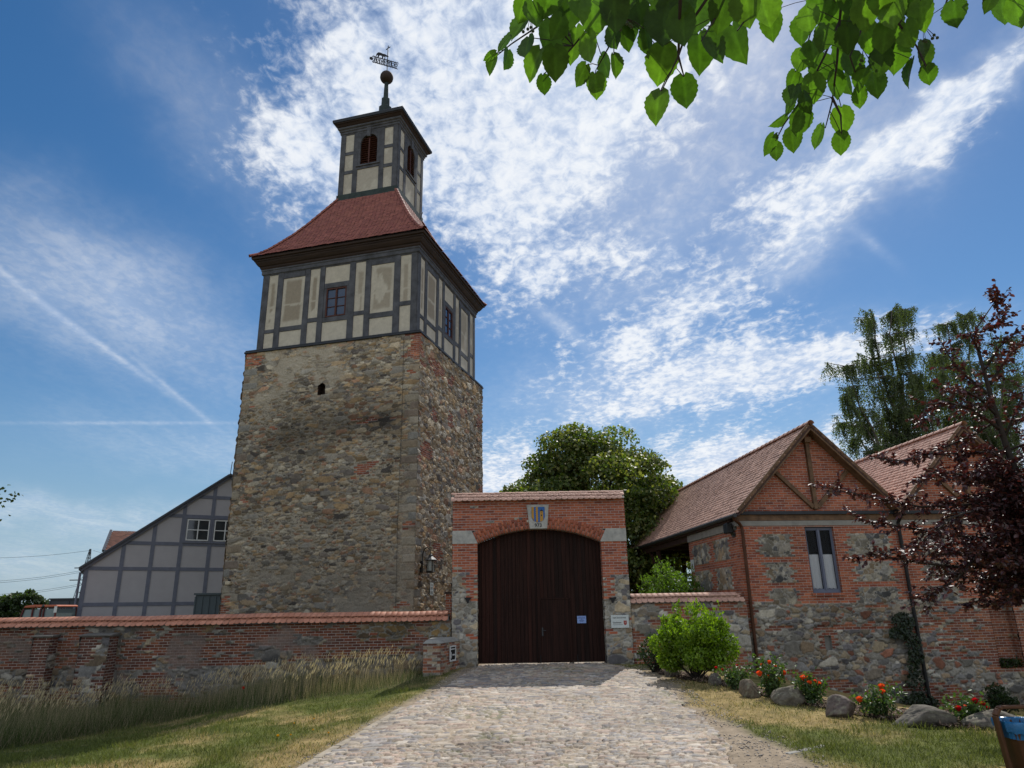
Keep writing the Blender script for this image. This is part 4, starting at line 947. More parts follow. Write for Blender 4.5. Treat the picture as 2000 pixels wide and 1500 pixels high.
# ------------------------------------------------------------------ boundary walls
def spec_leftwall(u, v):             # u = world x + 17, v = height
    x = u - 17
    col, h, k = rubble(u, v, .30, .17, GREYS + [(.26, .17, .09)], (.27, .25, .215), .03, 301, .035, .22)
    st, hs_, ks = rubble(u + 9, v, .27, .15, [(.26, .17, .07), (.30, .22, .12), (.24, .20, .14), (.20, .14, .08), (.30, .26, .19)], (.33, .32, .28), .04, 305, .03, .05)
    r_ = ss(-4.9, -4.3, x + .8 * (fbm(v * 2, v, 307, 2) - .5)) * ss(.55, .7, v)
    col = col * (1 - r_[:, None]) + st * r_[:, None]; h = h * (1 - r_) + hs_ * r_
    bu, bv, bh = bq(u, v); n = fbm(bu * .55, bv * 1.5, 311, 3); n2 = fbm(bu * 1.5, bv * 2.5, 313, 2)
    lvl = .12 + .35 * (fbm(bu * .25, 0 * bu, 315, 2) - .5) + .28 * ss(-9, -3, bu - 17)
    m = (bv > lvl) & (n2 < .68 - .36 * ss(-5.5, -4.6, bu - 17) * ss(.62, .7, bv)) & ~((n > .62) & (bv > .9))
    m = m | ((bv > .50) & (bv < .80) & (bu - 17 > -5.5) & (n2 < .6)) | ((n > .63) & (bv < .2))
    col, h, br = add_bricks(u, v, col, h, OLD_BRICK, m & (bh[:, 3] < .88), 1)
    sm = fbm(u * .8, v * 1.2, 317, 4); sk = ss(.60, .68, sm) * .6
    col = col * (1 - sk[:, None]) + np.array([.26, .235, .205]) * (.8 + .4 * fbm(u * 6, v * 6, 318, 3))[:, None] * sk[:, None]; br = br * (1 - sk)
    return col * .64 * (.55 + .9 * fbm(u * .6, v * .6, 319, 4))[:, None], h, br
CAPR = ((.43, .185, .115), (.46, .205, .13), (.40, .165, .10), (.44, .19, .12))
lw_ = thing('boundary_wall', 'long old wall of brick and fieldstone with red tile coping, running left from the gateway', 'wall', (-2.0, 22.4, 0))
X_ = lambda x: x + 2.0
w = Relief(); w.patch((X_(-17), 0, -1.5), (1, 0, 0), (0, 0, 1), 15.05, 2.82, .025, spec_leftwall, 0, -1.5)
w.patch((X_(-1.95), .5, -1.5), (-1, 0, 0), (0, 0, 1), 15.05, 2.82, .15, spec_leftwall, 3, -1.5)
w.build('wall_face', MT['masonry'], lw_)
tile_roof('tile_coping', cap_parts(X_(-17), X_(-2.02), 1.56, .42, .27, .25, 2.6, .172, 51, CAPR, .018), lw_)
mb = MB(); mb.prism([(-.10, 1.30), (.60, 1.30), (.25, 1.50)], (X_(-17), 0, 0), (0, 1, 0), (0, 0, 1), (14.98, 0, 0)); mb.build('coping_core', MT['band'], lw_)
tr_ = []
V = []; Fq = []; Cc = []; nn = 0; x = X_(-17)
k_ = 0
while x < X_(-2.1):                    # plain upper tiles of the coping, one long tile deep
    c = tile_col(1, 900 + k_, CAPR)[0]; wv = .018 * (math.sin((x + .08) * .9) * .5 + math.sin((x + .08) * 2.3 + 1) * .3); j = random.uniform(-.004, .004)
    for (a, y_, z_) in ((0, -.02, 1.50), (.166, -.02, 1.50), (.166, .25, 1.60), (0, .25, 1.60)): V.append((x + a, y_, z_ + wv + j))
    for (a, y_, z_) in ((0, -.02, 1.48), (.166, -.02, 1.48), (.166, .25, 1.58), (0, .25, 1.58)): V.append((x + a, y_, z_ + wv + j))
    Fq += [[nn, nn + 1, nn + 2, nn + 3], [nn + 4, nn + 5, nn + 1, nn], [nn + 5, nn + 6, nn + 2, nn + 1], [nn + 7, nn + 4, nn, nn + 3]]; Cc += [c] * 8; nn += 8; x += .172; k_ += 1
np_mesh('ridge_tiles', np.array(V), np.array(Fq), MT['tile'], lw_, np.array(Cc))
SLAB = plain('weathered_slab', (.13, .12, .105), .9, .35, 7)
def buttress(x0, x1, yf, ztop, zlow, label, cap_h=.16, batter=.12, seed=0):
    t = thing('wall_buttress', label, 'buttress', ((x0 + x1) / 2, 22.4, zlow), group='buttresses of the boundary wall')
    w_ = x1 - x0; d = 22.4 - yf; h = ztop - zlow
    def spec(u, v):
        col, hh, k = rubble(u + seed, v, .28, .16, GREYS, (.19, .165, .14), .02, 331 + seed, .03, .2)
        bu, bv, bh = bq(u, v); m = fbm(bu * 1.3, bv * 1.3, 335 + seed, 2) < .66
        col, hh, br = add_bricks(u, v, col, hh, [(.13, .05, .032), (.11, .042, .03), (.15, .06, .038), (.09, .038, .028)], m, .92)
        return col * .85 * (1 - .35 * ss(.9, .0, v))[:, None], hh, br
    w = Relief(); hb = math.hypot(h, batter)
    w.patch((-w_ / 2, -d - batter, 0), (1, 0, 0), (0, batter / hb, h / hb), w_, hb, .025, spec, 5)
    w.patch((w_ / 2, -d - batter * .5, 0), (0, 1, 0), (0, 0, 1), d + batter * .5 + .05, h, .025, spec, 7)
    w.patch((-w_ / 2, .05, 0), (0, -1, 0), (0, 0, 1), d + batter * .5 + .05, h, .06, spec, 12)
    w.build('brick_body', MT['masonry'], t)
    mb = MB(); mb.prism([(-d - .07, h), (.02, h), (.02, h + cap_h), (-d - .07, h + .045)], (-w_ / 2 - .06, 0, 0), (0, 1, 0), (0, 0, 1), (w_ + .12, 0, 0)); mb.build('slab_cap', SLAB, t, .01)
    return t
buttress(-14.15, -13.65, 22.05, 1.04, -1.05, 'narrow dark brick buttress with thin slab on the old wall, nearer the left end', .07, seed=3)
buttress(-12.7, -11.85, 21.95, 1.04, -1.05, 'wider dark brick buttress with sloping slab cap on the old wall', .10, seed=9)
# low brick pier with framed plaque in front of the left gate pier
pp = thing('brick_pier', 'low brick pier beside the left gate jamb, at the end of the old wall', 'pier', (-2.3, 21.5, -.2))
def spec_pier(u, v):
    col, h, k = rubble(u + 3, v, .25, .15, GREYS, (.30, .26, .2), .0, 351, .02, .1)
    bu, bv, bh = bq(u, v); return add_bricks(u, v, col, h, [(.27, .10, .05), (.30, .12, .065), (.24, .09, .05), (.33, .25, .17), (.15, .07, .05)], (bv > .22) & (bh[:, 3] < .86), 1)
A_ = np.array([-.26, -.75, -.15]); B_ = np.array([.22, -.75, -.15]); C_ = np.array([.62, .78, -.15]); D_ = np.array([-.26, .9, -.15])
w = Relief()
for a, b, u0 in ((A_, B_, 0), (B_, C_, 2), (D_, A_, 5), (C_, D_, 8)):
    l_ = np.linalg.norm(b - a); w.patch(a, (b - a) / l_, (0, 0, 1), l_, 1.08, .022, spec_pier, u0, -.1)
w.build('brick_body', MT['masonry'], pp)
mb = MB(); ins = .03; mb.add([(-.29, -.79, .93), (.25, -.79, .93), (.65, .78, .93), (-.29, .9, .93), (-.2, -.66, 1.02), (.14, -.66, 1.02), (.5, .7, 1.05), (-.2, .8, 1.05)], [(3, 2, 1, 0), (4, 5, 6, 7), (0, 1, 5, 4), (1, 2, 6, 5), (2, 3, 7, 6), (3, 0, 4, 7)])
mb.build('rendered_top', MT['band'], pp, .02)
fd = C_ - B_; fl = np.linalg.norm(fd); fd /= fl; fn_ = np.array([fd[1], -fd[0], 0])
pl_ = thing('framed_plaque', 'small dark plaque in white frame on the side of the low brick pier', 'plaque', tuple(np.array([-2.3, 21.5, -.2]) + B_ + fd * .62 + fn_ * .03 + np.array([0, 0, .57])), math.atan2(fd[1], fd[0]))
mb = MB(); 
for a in ((0, .50, 0, .04), (0, .50, .38, .42), (0, .045, .04, .38), (.455, .50, .04, .38)): mb.box(a[0], a[1], -.03, 0, a[2], a[3])
mb.build('frame', MT['white'], pl_, .004)
mb = MB(); mb.box(.045, .455, -.012, -.002, .04, .38); mb.build('panel', MT['void'], pl_)
mb = MB(); mb.box(.10, .15, -.016, -.0125, .08, .24); mb.box(.22, .42, -.016, -.0125, .15, .19); mb.box(.08, .42, -.016, -.0125, .31, .34); mb.build('marking', MT['white'], pl_)
# short wall stub between gateway and tower
st_ = thing('wall_stub', 'short brick wall piece between the gateway and the stone tower', 'wall', (-2.0, 22.9, 0))
w = Relief(); w.patch((-.18, .15, 0), (1, 0, 0), (0, 0, 1), .55, 2.1, .03, lambda u, v: add_bricks(u, v, *rubble(u, v, .3, .2, GREYS, (.25, .2, .15), 0, 361)[:2], OLD_BRICK, u > -1, 1), 0, 0)
w.build('brick_face', MT['masonry'], st_)
mb = MB(); mb.box(-.18, .37, .19, .9, 0, 2.08); mb.box(-.22, .40, .10, .95, 2.085, 2.15); mb.build('core', MT['cornice'], st_)
# low wall right of the gateway
def spec_rightwall(u, v):
    col, h, k = rubble(u + 60, v, .36, .22, GREYS, (.31, .30, .275), .02, 371, .04, .12)
    bu, bv, bh = bq(u, v); n = fbm(bu * .6, bv * 1.7, 373, 3)
    m = (n > .56) | ((bv > 1.5) & (n > .42)) | ((bv < 1.05) & (bv > .3) & (fbm(bu * .5, bv, 375, 2) > .46) & (bu < 1.6))
    col, h, br = add_bricks(u, v, col, h, OLD_BRICK, m & (bh[:, 3] < .9), 1)
    return col, h, br
rw_ = thing('low_wall', 'low fieldstone and brick wall with pale tile coping between the gateway and the brick house', 'wall', (3.42, 22.35, 0))
w = Relief(); w.patch((0, 0, -.6), (1, 0, 0), (0, 0, 1), 3.5, 2.3, .025, spec_rightwall, 0, -.6); w.patch((3.5, .5, -.6), (-1, 0, 0), (0, 0, 1), 3.5, 2.3, .15, spec_rightwall, 6, -.6); w.build('wall_face', MT['masonry'], rw_)
tile_roof('tile_coping', cap_parts(.02, 3.42, 1.95, .36, .26, .25, 2.6, .172, 61, PINK, .008), rw_)
V = []; Fq = []; Cc = []; nn = 0; x = .02
for k_ in range(19):
    c = tile_col(1, 950 + k_, PINK)[0]
    for (a, y_, z_) in ((0, .02, 1.905), (.166, .02, 1.905), (.166, .25, 1.99), (0, .25, 1.99), (0, .02, 1.887), (.166, .02, 1.887), (.166, .25, 1.972), (0, .25, 1.972)): V.append((x + a, y_, z_))
    Fq += [[nn, nn + 1, nn + 2, nn + 3], [nn + 4, nn + 5, nn + 1, nn], [nn + 5, nn + 6, nn + 2, nn + 1], [nn + 7, nn + 4, nn, nn + 3]]; Cc += [c] * 8; nn += 8; x += .172
np_mesh('ridge_tiles', np.array(V), np.array(Fq), MT['tile'], rw_, np.array(Cc))
mb = MB(); mb.prism([(-.05, 1.695), (.55, 1.695), (.25, 1.9)], (.02, 0, 0), (0, 1, 0), (0, 0, 1), (3.35, 0, 0)); mb.build('coping_core', MT['band'], rw_)

# ------------------------------------------------------------------ brick house with two gables
HYAW = R_(5.135); HB = np.array([6.95, 22.5, 0])
uH = np.array([math.cos(HYAW), math.sin(HYAW), 0]); uS = np.array([-math.sin(HYAW), math.cos(HYAW), 0])
house = thing('brick_house', 'red brick and fieldstone house with two tiled gables side by side', 'house', tuple(HB), HYAW)
WIN = (2.17, 3.10, 1.92, 3.90); SLOT = (2.31, 2.53, .28, .70); NICHE = (7.75, 8.55, -.35, 1.62)
PAN = [(.63, 1.67, 3.03, 3.71), (.77, 1.65, 2.25, 2.87), (.72, 1.70, 1.62, 2.09), (3.50, 4.95, 3.03, 3.71), (3.62, 4.85, 2.25, 2.87), (3.55, 4.95, 1.62, 2.09),
       (5.75, 6.9, 3.03, 3.71), (5.85, 6.8, 2.25, 2.87), (5.75, 6.95, 1.62, 2.09), (8.8, 10.0, 3.03, 3.71), (8.9, 9.9, 2.25, 2.87), (8.8, 10.0, 1.62, 2.09)]
def spec_house(u, v):
    col, h, k = rubble(u + 80, v, .25, .15, GREYS + [(.30, .13, .08)], (.30, .28, .245), .05, 401, .045, .10, bigs=.22)
    sc, sh_, sk = rubble(u + 120, v, .19, .175, [(.22, .20, .16), (.28, .25, .19), (.17, .16, .14), (.26, .20, .13), (.11, .11, .11), (.31, .28, .23)], (.33, .31, .27), .0, 405, .03, .0, 4, .1)
    up = ss(1.58, 1.62, v)
    col = col * (1 - up[:, None]) + sc * up[:, None]; h = h * (1 - up) + sh_ * up
    bu, bv, bh = bq(u, v)
    inp = np.zeros(len(u), bool)
    tooth = .07 * (np.floor(bv / (BH * 2)) % 2) - .035
    for a, b, c, d in PAN: inp |= (bu > a + tooth) & (bu < b - tooth) & (bv > c) & (bv < d)
    m_up = (bv > 1.64 + .06 * (fbm(bu * .7, 0 * bu, 407, 2) > .5)) & ~inp
    n = fbm(bu * .45, bv * 1.6, 411, 3); n2 = fbm(bu * .8, bv * .8, 415, 2)
    band = np.exp(-((bv - .95) / .17) ** 2) * .20 + np.exp(-((bv - .2) / .2) ** 2) * .08
    m_lo = (bv < 1.6) & (((n + band > .54) & (bh[:, 3] < .48)) | ((n + band > .62) & (bh[:, 3] < .8)) | ((bu > 5.9) & (n2 > .50) & (bh[:, 3] < .62) & (bv > -.1)) | ((bu < .25) & (bv > 1.2)))
    nd = np.minimum.reduce([bu - NICHE[0], NICHE[1] - bu]); m_lo |= (nd > -.3) & (bv < NICHE[3] + .3) & (bv > -.45)
    sl = (bu > SLOT[0] - .15) & (bu < SLOT[1] + .15) & (bv > SLOT[2]) & (bv < SLOT[3] + .1); m_lo |= sl
    c2, h2, b2 = add_bricks(u, v, col, h, NEW_BRICK, m_up, 1, .004)
    c3, h3, b3 = add_bricks(u, v, c2, h2, OLD_BRICK, m_lo & ~m_up, 1)
    br = np.maximum(b2, b3); low_dark = .25 * ss(-.2, -1.2, v)  # wall colour darkens towards the foot
    blk = .55 * ss(.52, .60, fbm(u * 1.6, v * 1.6, 417, 3)) * (h[:] * 0 + 1) * (sk > .5) * inp
    return c3 * (np.where(v < 1.6, .84, 1.0) * (.75 + .5 * fbm(u * .9, v * .9, 419, 4)))[:, None] * (1 - low_dark - .3 * blk)[:, None], h3, br
w = Relief()
def hm(u, v):
    m = ~((u > WIN[0]) & (u < WIN[1]) & (v > WIN[2]) & (v < WIN[3])) & ~((u > SLOT[0]) & (u < SLOT[1]) & (v > SLOT[2]) & (v < SLOT[3]))
    nz = NICHE[3] - .22 * ((u - (NICHE[0] + NICHE[1]) / 2) / .4) ** 2
    return m & ~((u > NICHE[0]) & (u < NICHE[1]) & (v > NICHE[2]) & (v < nz))
w.patch((-.02, 0, -2.1), (1, 0, 0), (0, 0, 1), 10.62, 6.06, .024, spec_house, -.02, -2.1, hm)
w.patch((NICHE[0] - .05, .28, NICHE[2]), (1, 0, 0), (0, 0, 1), .9, 2.1, .03, lambda u, v: spec_house(u + .3, v + 2.3 * 0), NICHE[0], NICHE[2])
w.patch((NICHE[0], 0, NICHE[2]), (0, 1, 0), (0, 0, 1), .3, 1.85, .03, spec_house, 7.6, NICHE[2])
w.patch((NICHE[1], .3, NICHE[2]), (0, -1, 0), (0, 0, 1), .3, 1.85, .03, spec_house, 8.6, NICHE[2])
w.build('front_wall', MT['masonry'], house)
mb = MB(); mb.box(SLOT[0] - .03, SLOT[1] + .03, .10, .14, SLOT[2] - .03, SLOT[3] + .03); mb.box(SLOT[0] - .02, SLOT[0] + .0, .015, .1, SLOT[2], SLOT[3]); mb.box(SLOT[1], SLOT[1] + .02, .015, .1, SLOT[2], SLOT[3]); mb.build('blocked_slot', MT['band'], house)
# side wall facing the gateway
SP = [(.75, 2.2, 3.0, 3.72), (.75, 2.2, 2.05, 2.78), (.75, 2.2, 1.2, 1.8), (2.6, 4.4, 3.0, 3.72), (2.6, 4.4, 2.05, 2.78)]
def spec_side(u, v):
    col, h, k = rubble(u + 160, v, .20, .18, GREYS, (.28, .26, .22), -.01, 431, .03)
    bu, bv, bh = bq(u, v); e = 4.75 - bu; inp = np.zeros(len(u), bool); tooth = .05 * (np.floor(bv / (BH * 2)) % 2)
    for a, b, c, d in SP: inp |= (e > a + tooth) & (e < b - tooth) & (bv > c) & (bv < d)
    return add_bricks(u, v, col, h, NEW_BRICK, ~inp, 1, .004)
w = Relief(); w.patch((0, 4.75, -.5), (0, -1, 0), (0, 0, 1), 4.77, 4.36, .028, spec_side, 0, -.5); w.build('side_wall', MT['masonry'], house)
# gables
RX, ZE, ZRG = 2.62, 4.42, 7.06
def spec_gable(u, v):
    z = np.zeros((len(u), 3)) + .2; return add_bricks(u, v, z, np.zeros(len(u)), NEW_BRICK, u > -99, 1, .004)
for gx in (2.62, 7.86):
    w = Relief(); w.patch((gx - 2.62, .0, 4.30), (1, 0, 0), (0, 0, 1), 5.24, 2.75, .03, spec_gable, gx, 4.30, lambda u, v, gx=gx: v < 7.06 - np.abs(u - gx - 2.62) * 1.03); w.build('gable', MT['newbrick'], house)
    mb = MB()
    mb.beam((gx - .02, -.06, 4.46), (gx - .02, -.06, 6.74), .125, .12, (0, 1, 0))
    for s_ in (-1, 1): mb.beam((gx - .02 + s_ * .07, -.055, 4.52), (gx + s_ * 1.22, -.055, 5.68), .125, .10, (0, 1, 0))
    mb.box(gx - .13, gx + .09, -.20, .0, 6.60, 6.78); mb.build('gable_strut', MT['barge'], house, .006)
    bb = MB()
    for s_ in (-1, 1):
        bb.beam((gx, -.40, 7.10), (gx + s_ * 2.66, -.40, 4.36), .20, .06, (0, 1, 0)); bb.beam((gx, -.20, 7.06), (gx + s_ * 2.64, -.20, 4.34), .12, .34, (0, 1, 0))
    bb.build('barge_board', MT['barge'], house, .008)
mb = MB(); mb.box(-.02, 10.6, -.035, .1, 4.115, 4.30); mb.build('tie_beam', MT['barge'], house, .006)
mb = MB(); mb.box(-.06, 10.6, -.10, .0, 4.303, 4.345); mb.box(-.06, 10.6, -.11, -.09, 4.30, 4.40); mb.build('zinc_flashing', MT['lead'], house)
mb = MB(); mb.box(-.045, 10.6, -.025, .2, 3.955, 4.112); mb.box(-.045, .2, .202, 4.75, 3.87, 4.112); mb.build('concrete_band', MT['band'], house, .004)
# window with lace curtains
ww, wh = WIN[1] - WIN[0], WIN[3] - WIN[2]; mb = MB(); fy = .07
def fr(a0, a1, z0, z1, y0=0.0, y1=.07): mb.box(WIN[0] + a0, WIN[0] + a1, fy + y0, fy + y1, WIN[2] + z0, WIN[2] + z1)
fr(0, .05, 0, wh); fr(ww - .05, ww, 0, wh); fr(.05, ww - .05, 0, .08); fr(.05, ww - .05, wh - .05, wh); fr(ww / 2 - .03, ww / 2 + .03, .08, wh - .05, -.012, .06)
for a, b in ((.0501, ww / 2 - .0301), (ww / 2 + .0301, ww - .0501)):
    fr(a, a + .024, .08, wh - .05, .012, .05); fr(b - .024, b, .08, wh - .05, .012, .05); fr(a + .024, b - .024, .08, .12, .012, .05); fr(a + .024, b - .024, wh - .085, wh - .05, .012, .05)
fw_ = mb.build('window', MT['bluegrey'], house, .004); 
mb = MB(); mb.box(WIN[0] + .05, WIN[1] - .05, fy + .055, fy + .06, WIN[2] + .05, WIN[3] - .03)
t_ = NT('window_glass'); t_.b.inputs['Base Color'].default_value = (.02, .02, .02, 1); t_.b.inputs['Roughness'].default_value = .03
tp_ = t_.nd('ShaderNodeBsdfTransparent'); mg_ = t_.nd('ShaderNodeMixShader'); mg_.inputs[0].default_value = .88; t_.l.new(t_.b.outputs[0], mg_.inputs[1]); t_.l.new(tp_.outputs[0], mg_.inputs[2]); t_.l.new(mg_.outputs[0], t_.out.inputs[0])
mb.build('pane', t_.mat, fw_)
for a, b in ((WIN[0] + .05, WIN[0] + ww / 2 - .04), (WIN[0] + ww / 2 + .04, WIN[1] - .05)):
    V = []; Fq = []; n = 70
    for i in range(n + 1):
        x_ = a + (b - a) * i / n; y_ = fy + .13 + .022 * math.sin(i * .85 + .6 * math.sin(i * .3)); lo = WIN[2] + .12 + .018 * abs(math.sin(i * .55))
        V += [(x_, y_, lo), (x_, y_, lo + .18), (x_, y_, WIN[2] + 1.16)]
    for i in range(n): Fq += [[i * 3, i * 3 + 3, i * 3 + 4, i * 3 + 1], [i * 3 + 1, i * 3 + 4, i * 3 + 5, i * 3 + 2]]
    if 'lace' not in MT:
        t_ = NT('lace'); t_.b.inputs['Base Color'].default_value = (.93, .95, .97, 1); t_.b.inputs['Roughness'].default_value = .9
        nn_ = t_.nd('ShaderNodeTexVoronoi'); nn_.inputs['Scale'].default_value = 34; t_.l.new(t_.nd('ShaderNodeTexCoord').outputs['Object'], nn_.inputs['Vector'])
        t_.b.inputs['Alpha'].default_value = .9; MT['lace'] = t_.mat
    np_mesh('lace_curtain', np.array(V), np.array(Fq), MT['lace'], fw_, smooth=True)
mb = MB(); mb.box(WIN[0] - .25, WIN[1] + .25, .9, .95, WIN[2] - .2, WIN[3] + .2); mb.box(WIN[0] - .26, WIN[0] - .2, .16, .95, WIN[2] - .2, WIN[3] + .2); mb.box(WIN[1] + .2, WIN[1] + .26, .16, .95, WIN[2] - .2, WIN[3] + .2)
mb.box(WIN[0] - .2, WIN[1] + .2, .15, .9, WIN[3] + .2, WIN[3] + .24); mb.box(WIN[0] - .2, WIN[1] + .2, .15, .9, WIN[2] - .24, WIN[2] - .2); mb.build('room_lining', MT['void'], house)
w = Relief(); w.patch((WIN[0], 0, WIN[2]), (0, 1, 0), (0, 0, 1), .16, wh, .02, spec_gable, 0, WIN[2]); w.patch((WIN[1], .16, WIN[2]), (0, -1, 0), (0, 0, 1), .16, wh, .02, spec_gable, 1, WIN[2]); w.patch((WIN[0] - .06, -.05, WIN[2] - .075), (1, 0, 0), (0, 0, 1), ww + .12, .072, .02, spec_gable, 0, 40 * BH); w.build('window_reveal', MT['newbrick'], house)
mb = MB(); mb.box(WIN[0] - .06, WIN[1] + .06, -.046, .07, WIN[2] - .072, WIN[2] - .004); mb.build('window_sill', MT['barge'], house)
# tiled roofs: two ridges running back
RL = 13.6
HT = ((.52, .315, .235), (.46, .275, .205), (.56, .345, .26), (.50, .30, .225), (.44, .26, .195))
for gx in (2.62, 7.86):
    parts = []; hw = 2.72; ez = 4.30; rz_ = 7.14
    for sgn in (-1, 1):
        Ls = math.hypot(hw, rz_ - ez)
        def fn(s, t, sgn=sgn, gx=gx):
            k = t / Ls; yy = s if sgn > 0 else RL - .46 - s
            sag = .025 * math.sin(yy * .5) * math.sin(math.pi * k)
            return np.array([gx + sgn * hw * (1 - k), yy, ez + (rz_ - ez) * k + sag])
        if sgn > 0 and gx > 5: continue
        parts.append(tiles(fn, lambda t: (-.46, RL), 0, Ls, .185, .155, seed=71 + int(gx) + sgn, pal=HT, lift=.05, thick=.034))
    parts.append(ridge_tiles([(gx, -.48, rz_ + .03), (gx, RL, rz_ + .03)], .10, .36, 7, HT))
    tile_roof('tile_roof', parts, house)
    mb = MB()
    for sgn in (-1, 1):
        mb.prism([(0, 0), (RL + .44, 0), (RL + .44, .06), (0, .06)], (gx + sgn * hw, -.44, ez - .075), (0, 1, 0), (-sgn * .69, 0, .72), np.array([-sgn * hw, 0, rz_ - ez]) * 1.0) if False else mb.add([(gx + sgn * hw, -.44, ez - .03), (gx + sgn * hw, RL, ez - .03), (gx, RL, rz_ - .03), (gx, -.44, rz_ - .03), (gx + sgn * hw, -.44, ez - .09), (gx + sgn * hw, RL, ez - .09), (gx, RL, rz_ - .10), (gx, -.44, rz_ - .10)], [(0, 1, 2, 3), (7, 6, 5, 4), (0, 4, 5, 1), (1, 5, 6, 2), (2, 6, 7, 3), (3, 7, 4, 0)])
    mb.build('roof_boards', MT['porch'], house)
# eaves gutter, porch beams and posts on the gateway side
mb = MB(); mb.tube([(-.20, -.42, 4.24), (-.20, RL, 4.21)], .065, 8); mb.build('gutter', MT['zinc'], house)
mb = MB(); mb.box(-.13, -.02, .3, RL, 4.115, 4.24); mb.box(-.02, .16, 4.75, RL, 3.92, 4.11)
for yy in (6.8, 9.0, 11.3, 13.4): mb.box(-.0, 5.2, yy, yy + .14, 3.93, 4.10)
mb.box(2.5, 2.7, 4.8, RL, 3.7, 3.9); mb.build('porch_beam', MT['porch'], house, .006)
for yy in (13.3, 9.0):
    mb = MB(); mb.box(0.0, .16, yy, yy + .16, -.3, 3.918); mb.build('porch_post', MT['porch'], house, .006)
for yy in (13.3, 9.0):
    mb = MB(); mb.box(2.5, 2.66, yy, yy + .16, -.3, 3.698); mb.build('porch_post', MT['porch'], house, .006)
mb = MB(); mb.beam((.08, 13.3, 2.75), (.08, 11.7, 3.95), .10, .10, (1, 0, 0)); mb.beam((.08, 9.16, 2.9), (.08, 10.3, 3.95), .10, .10, (1, 0, 0)); mb.build('porch_brace', MT['porch'], house)
w = Relief(); w.patch((5.2, 13.6, -.3), (0, -1, 0), (0, 0, 1), 13.5, 4.5, .2, spec_gable, 0, -.3); w.build('inner_wall', MT['newbrick'], house)
mb = MB(); mb.box(5.3, 10.5, .45, 13.5, -.6, 4.1); mb.build('light_block', MT['void'], house)  # unseen box added inside the house, stops sun leaking out at the niche
w = Relief(); w.patch((5.2, 4.7, -.3), (-1, 0, 0), (0, 0, 1), 5.2, 4.5, .2, spec_gable, 0, -.3); w.build('end_wall', MT['newbrick'], house)
mb = MB(); cyy = [(-.20, -.30, 4.22), (-.18, -.28, 4.12), (.02, -.14, 4.02), (.10, -.10, 3.92), (.115, -.09, 3.6), (.115, -.09, 1.2), (.12, -.09, -.45)]
mb.tube(cyy, .05, 10); 
for zc in (3.3, 1.7, .2): mb.tube([(.115, -.09, zc - .02), (.115, -.09, zc + .02)], .06, 10)
dpp = mb.build('downpipe', MT['copper_pipe'], house, smooth=False); dpp['label'] = 'brown copper downpipe at the house corner'
mb = MB(); mb.tube([(5.24, -.3, 4.36), (5.24, -.3, 4.2), (5.22, -.12, 4.02), (5.23, -.09, 3.8), (5.24, -.09, 1), (5.24, -.09, -1.5)], .055, 10); mb.box(5.10, 5.38, -.42, -.16, 4.34, 4.52)
d2 = mb.build('downpipe', MT['iron'], house); d2['label'] = 'black downpipe between the two gables'
# floodlight under the eave, notice on the side wall
def hw_(u, e, z): return tuple(HB + uH * u + uS * e + np.array([0, 0, z]))
fl_ = thing('floodlight', 'black floodlight under the eave of the brick house', 'lamp', hw_(-.03, .28, 3.93), HYAW)
mb = MB(); mb.box(-.26, -.07, -.17, .17, -.17, .13); mb.build('housing', MT['iron'], fl_, .02)
mb = MB(); mb.beam((-.16, 0, .0), (0.0, 0, -.22), .03, .28, (0, 1, 0)); mb.box(-.02, .03, -.08, .08, -.28, -.16); mb.build('bracket', MT['zinc'], fl_)
wn = thing('wall_notice', 'small white notice on the side wall of the brick house by the porch', 'notice', hw_(-.03, 4.6, 2.80), HYAW)
mb = MB(); mb.box(-.012, 0, -.32, 0, 0, .42); mb.build('board', SIGNW, wn); mb = MB(); mb.box(-.0145, -.0125, -.20, -.12, .1, .28); mb.build('print', INK2, wn)

# ------------------------------------------------------------------ grey half timbered building behind
GYW = R_(27.7)
gb = thing('grey_building', 'pale grey gabled building with slate coloured timber grid behind the wall', 'building', (-19.47, 33.0, 0), GYW)
AP, EV, RG = 5.76, 3.75, 8.28
mb = MB(); mb.prism([(0, -.2), (2 * AP, -.2), (2 * AP, EV), (AP, RG), (0, EV)], (0, 0, 0), (1, 0, 0), (0, 0, 1), (0, 14, 0)); mb.build('wall', MT['render'], gb)
mb = MB(); rz = lambda u: EV + (RG - EV) * (1 - abs(u - AP) / AP)
for u in (.09, 1.46, 2.66, 3.86, 5.14, 6.4, 7.66, 8.86, 10.06, 11.4):
    if True: mb.prism([(u - .085, -.1), (u + .085, -.1), (u + .085, rz(u + .085) - .1), (u - .085, rz(u - .085) - .1)], (0, -.03, 0), (1, 0, 0), (0, 0, 1), (0, .06, 0))
for z in (2.11, 3.68, 4.85, 6.18, 7.15):
    lo = max(0, (z - EV) / (RG - EV) * AP + .12) if z > EV else .0; mb.prism([(lo, z - .08), (2 * AP - lo, z - .08), (2 * AP - lo, z + .08), (lo, z + .08)], (0, -.026, 0), (1, 0, 0), (0, 0, 1), (0, .06, 0))
mb.build('timber_frame', MT['gtimber'], gb)
mb = MB()
for s_ in (-1, 1): mb.beam((AP, -.03, RG + .0), (AP + s_ * (AP + .15), -.03, EV - .12), .22, .14, (0, 1, 0))
mb.build('barge_board', MT['gtimber'], gb); mb = MB()
for s_ in (-1, 1): mb.add([(AP, -.2, RG + .10), (AP + s_ * (AP + .2), -.2, EV - .05), (AP + s_ * (AP + .2), 14.2, EV - .05), (AP, 14.2, RG + .10), (AP, -.2, RG), (AP + s_ * (AP + .2), -.2, EV - .15), (AP + s_ * (AP + .2), 14.2, EV - .15), (AP, 14.2, RG)], [(0, 1, 2, 3), (7, 6, 5, 4), (0, 4, 5, 1), (1, 5, 6, 2), (2, 6, 7, 3), (3, 7, 4, 0)])
mb.build('roof', MT['dkmetal'], gb)
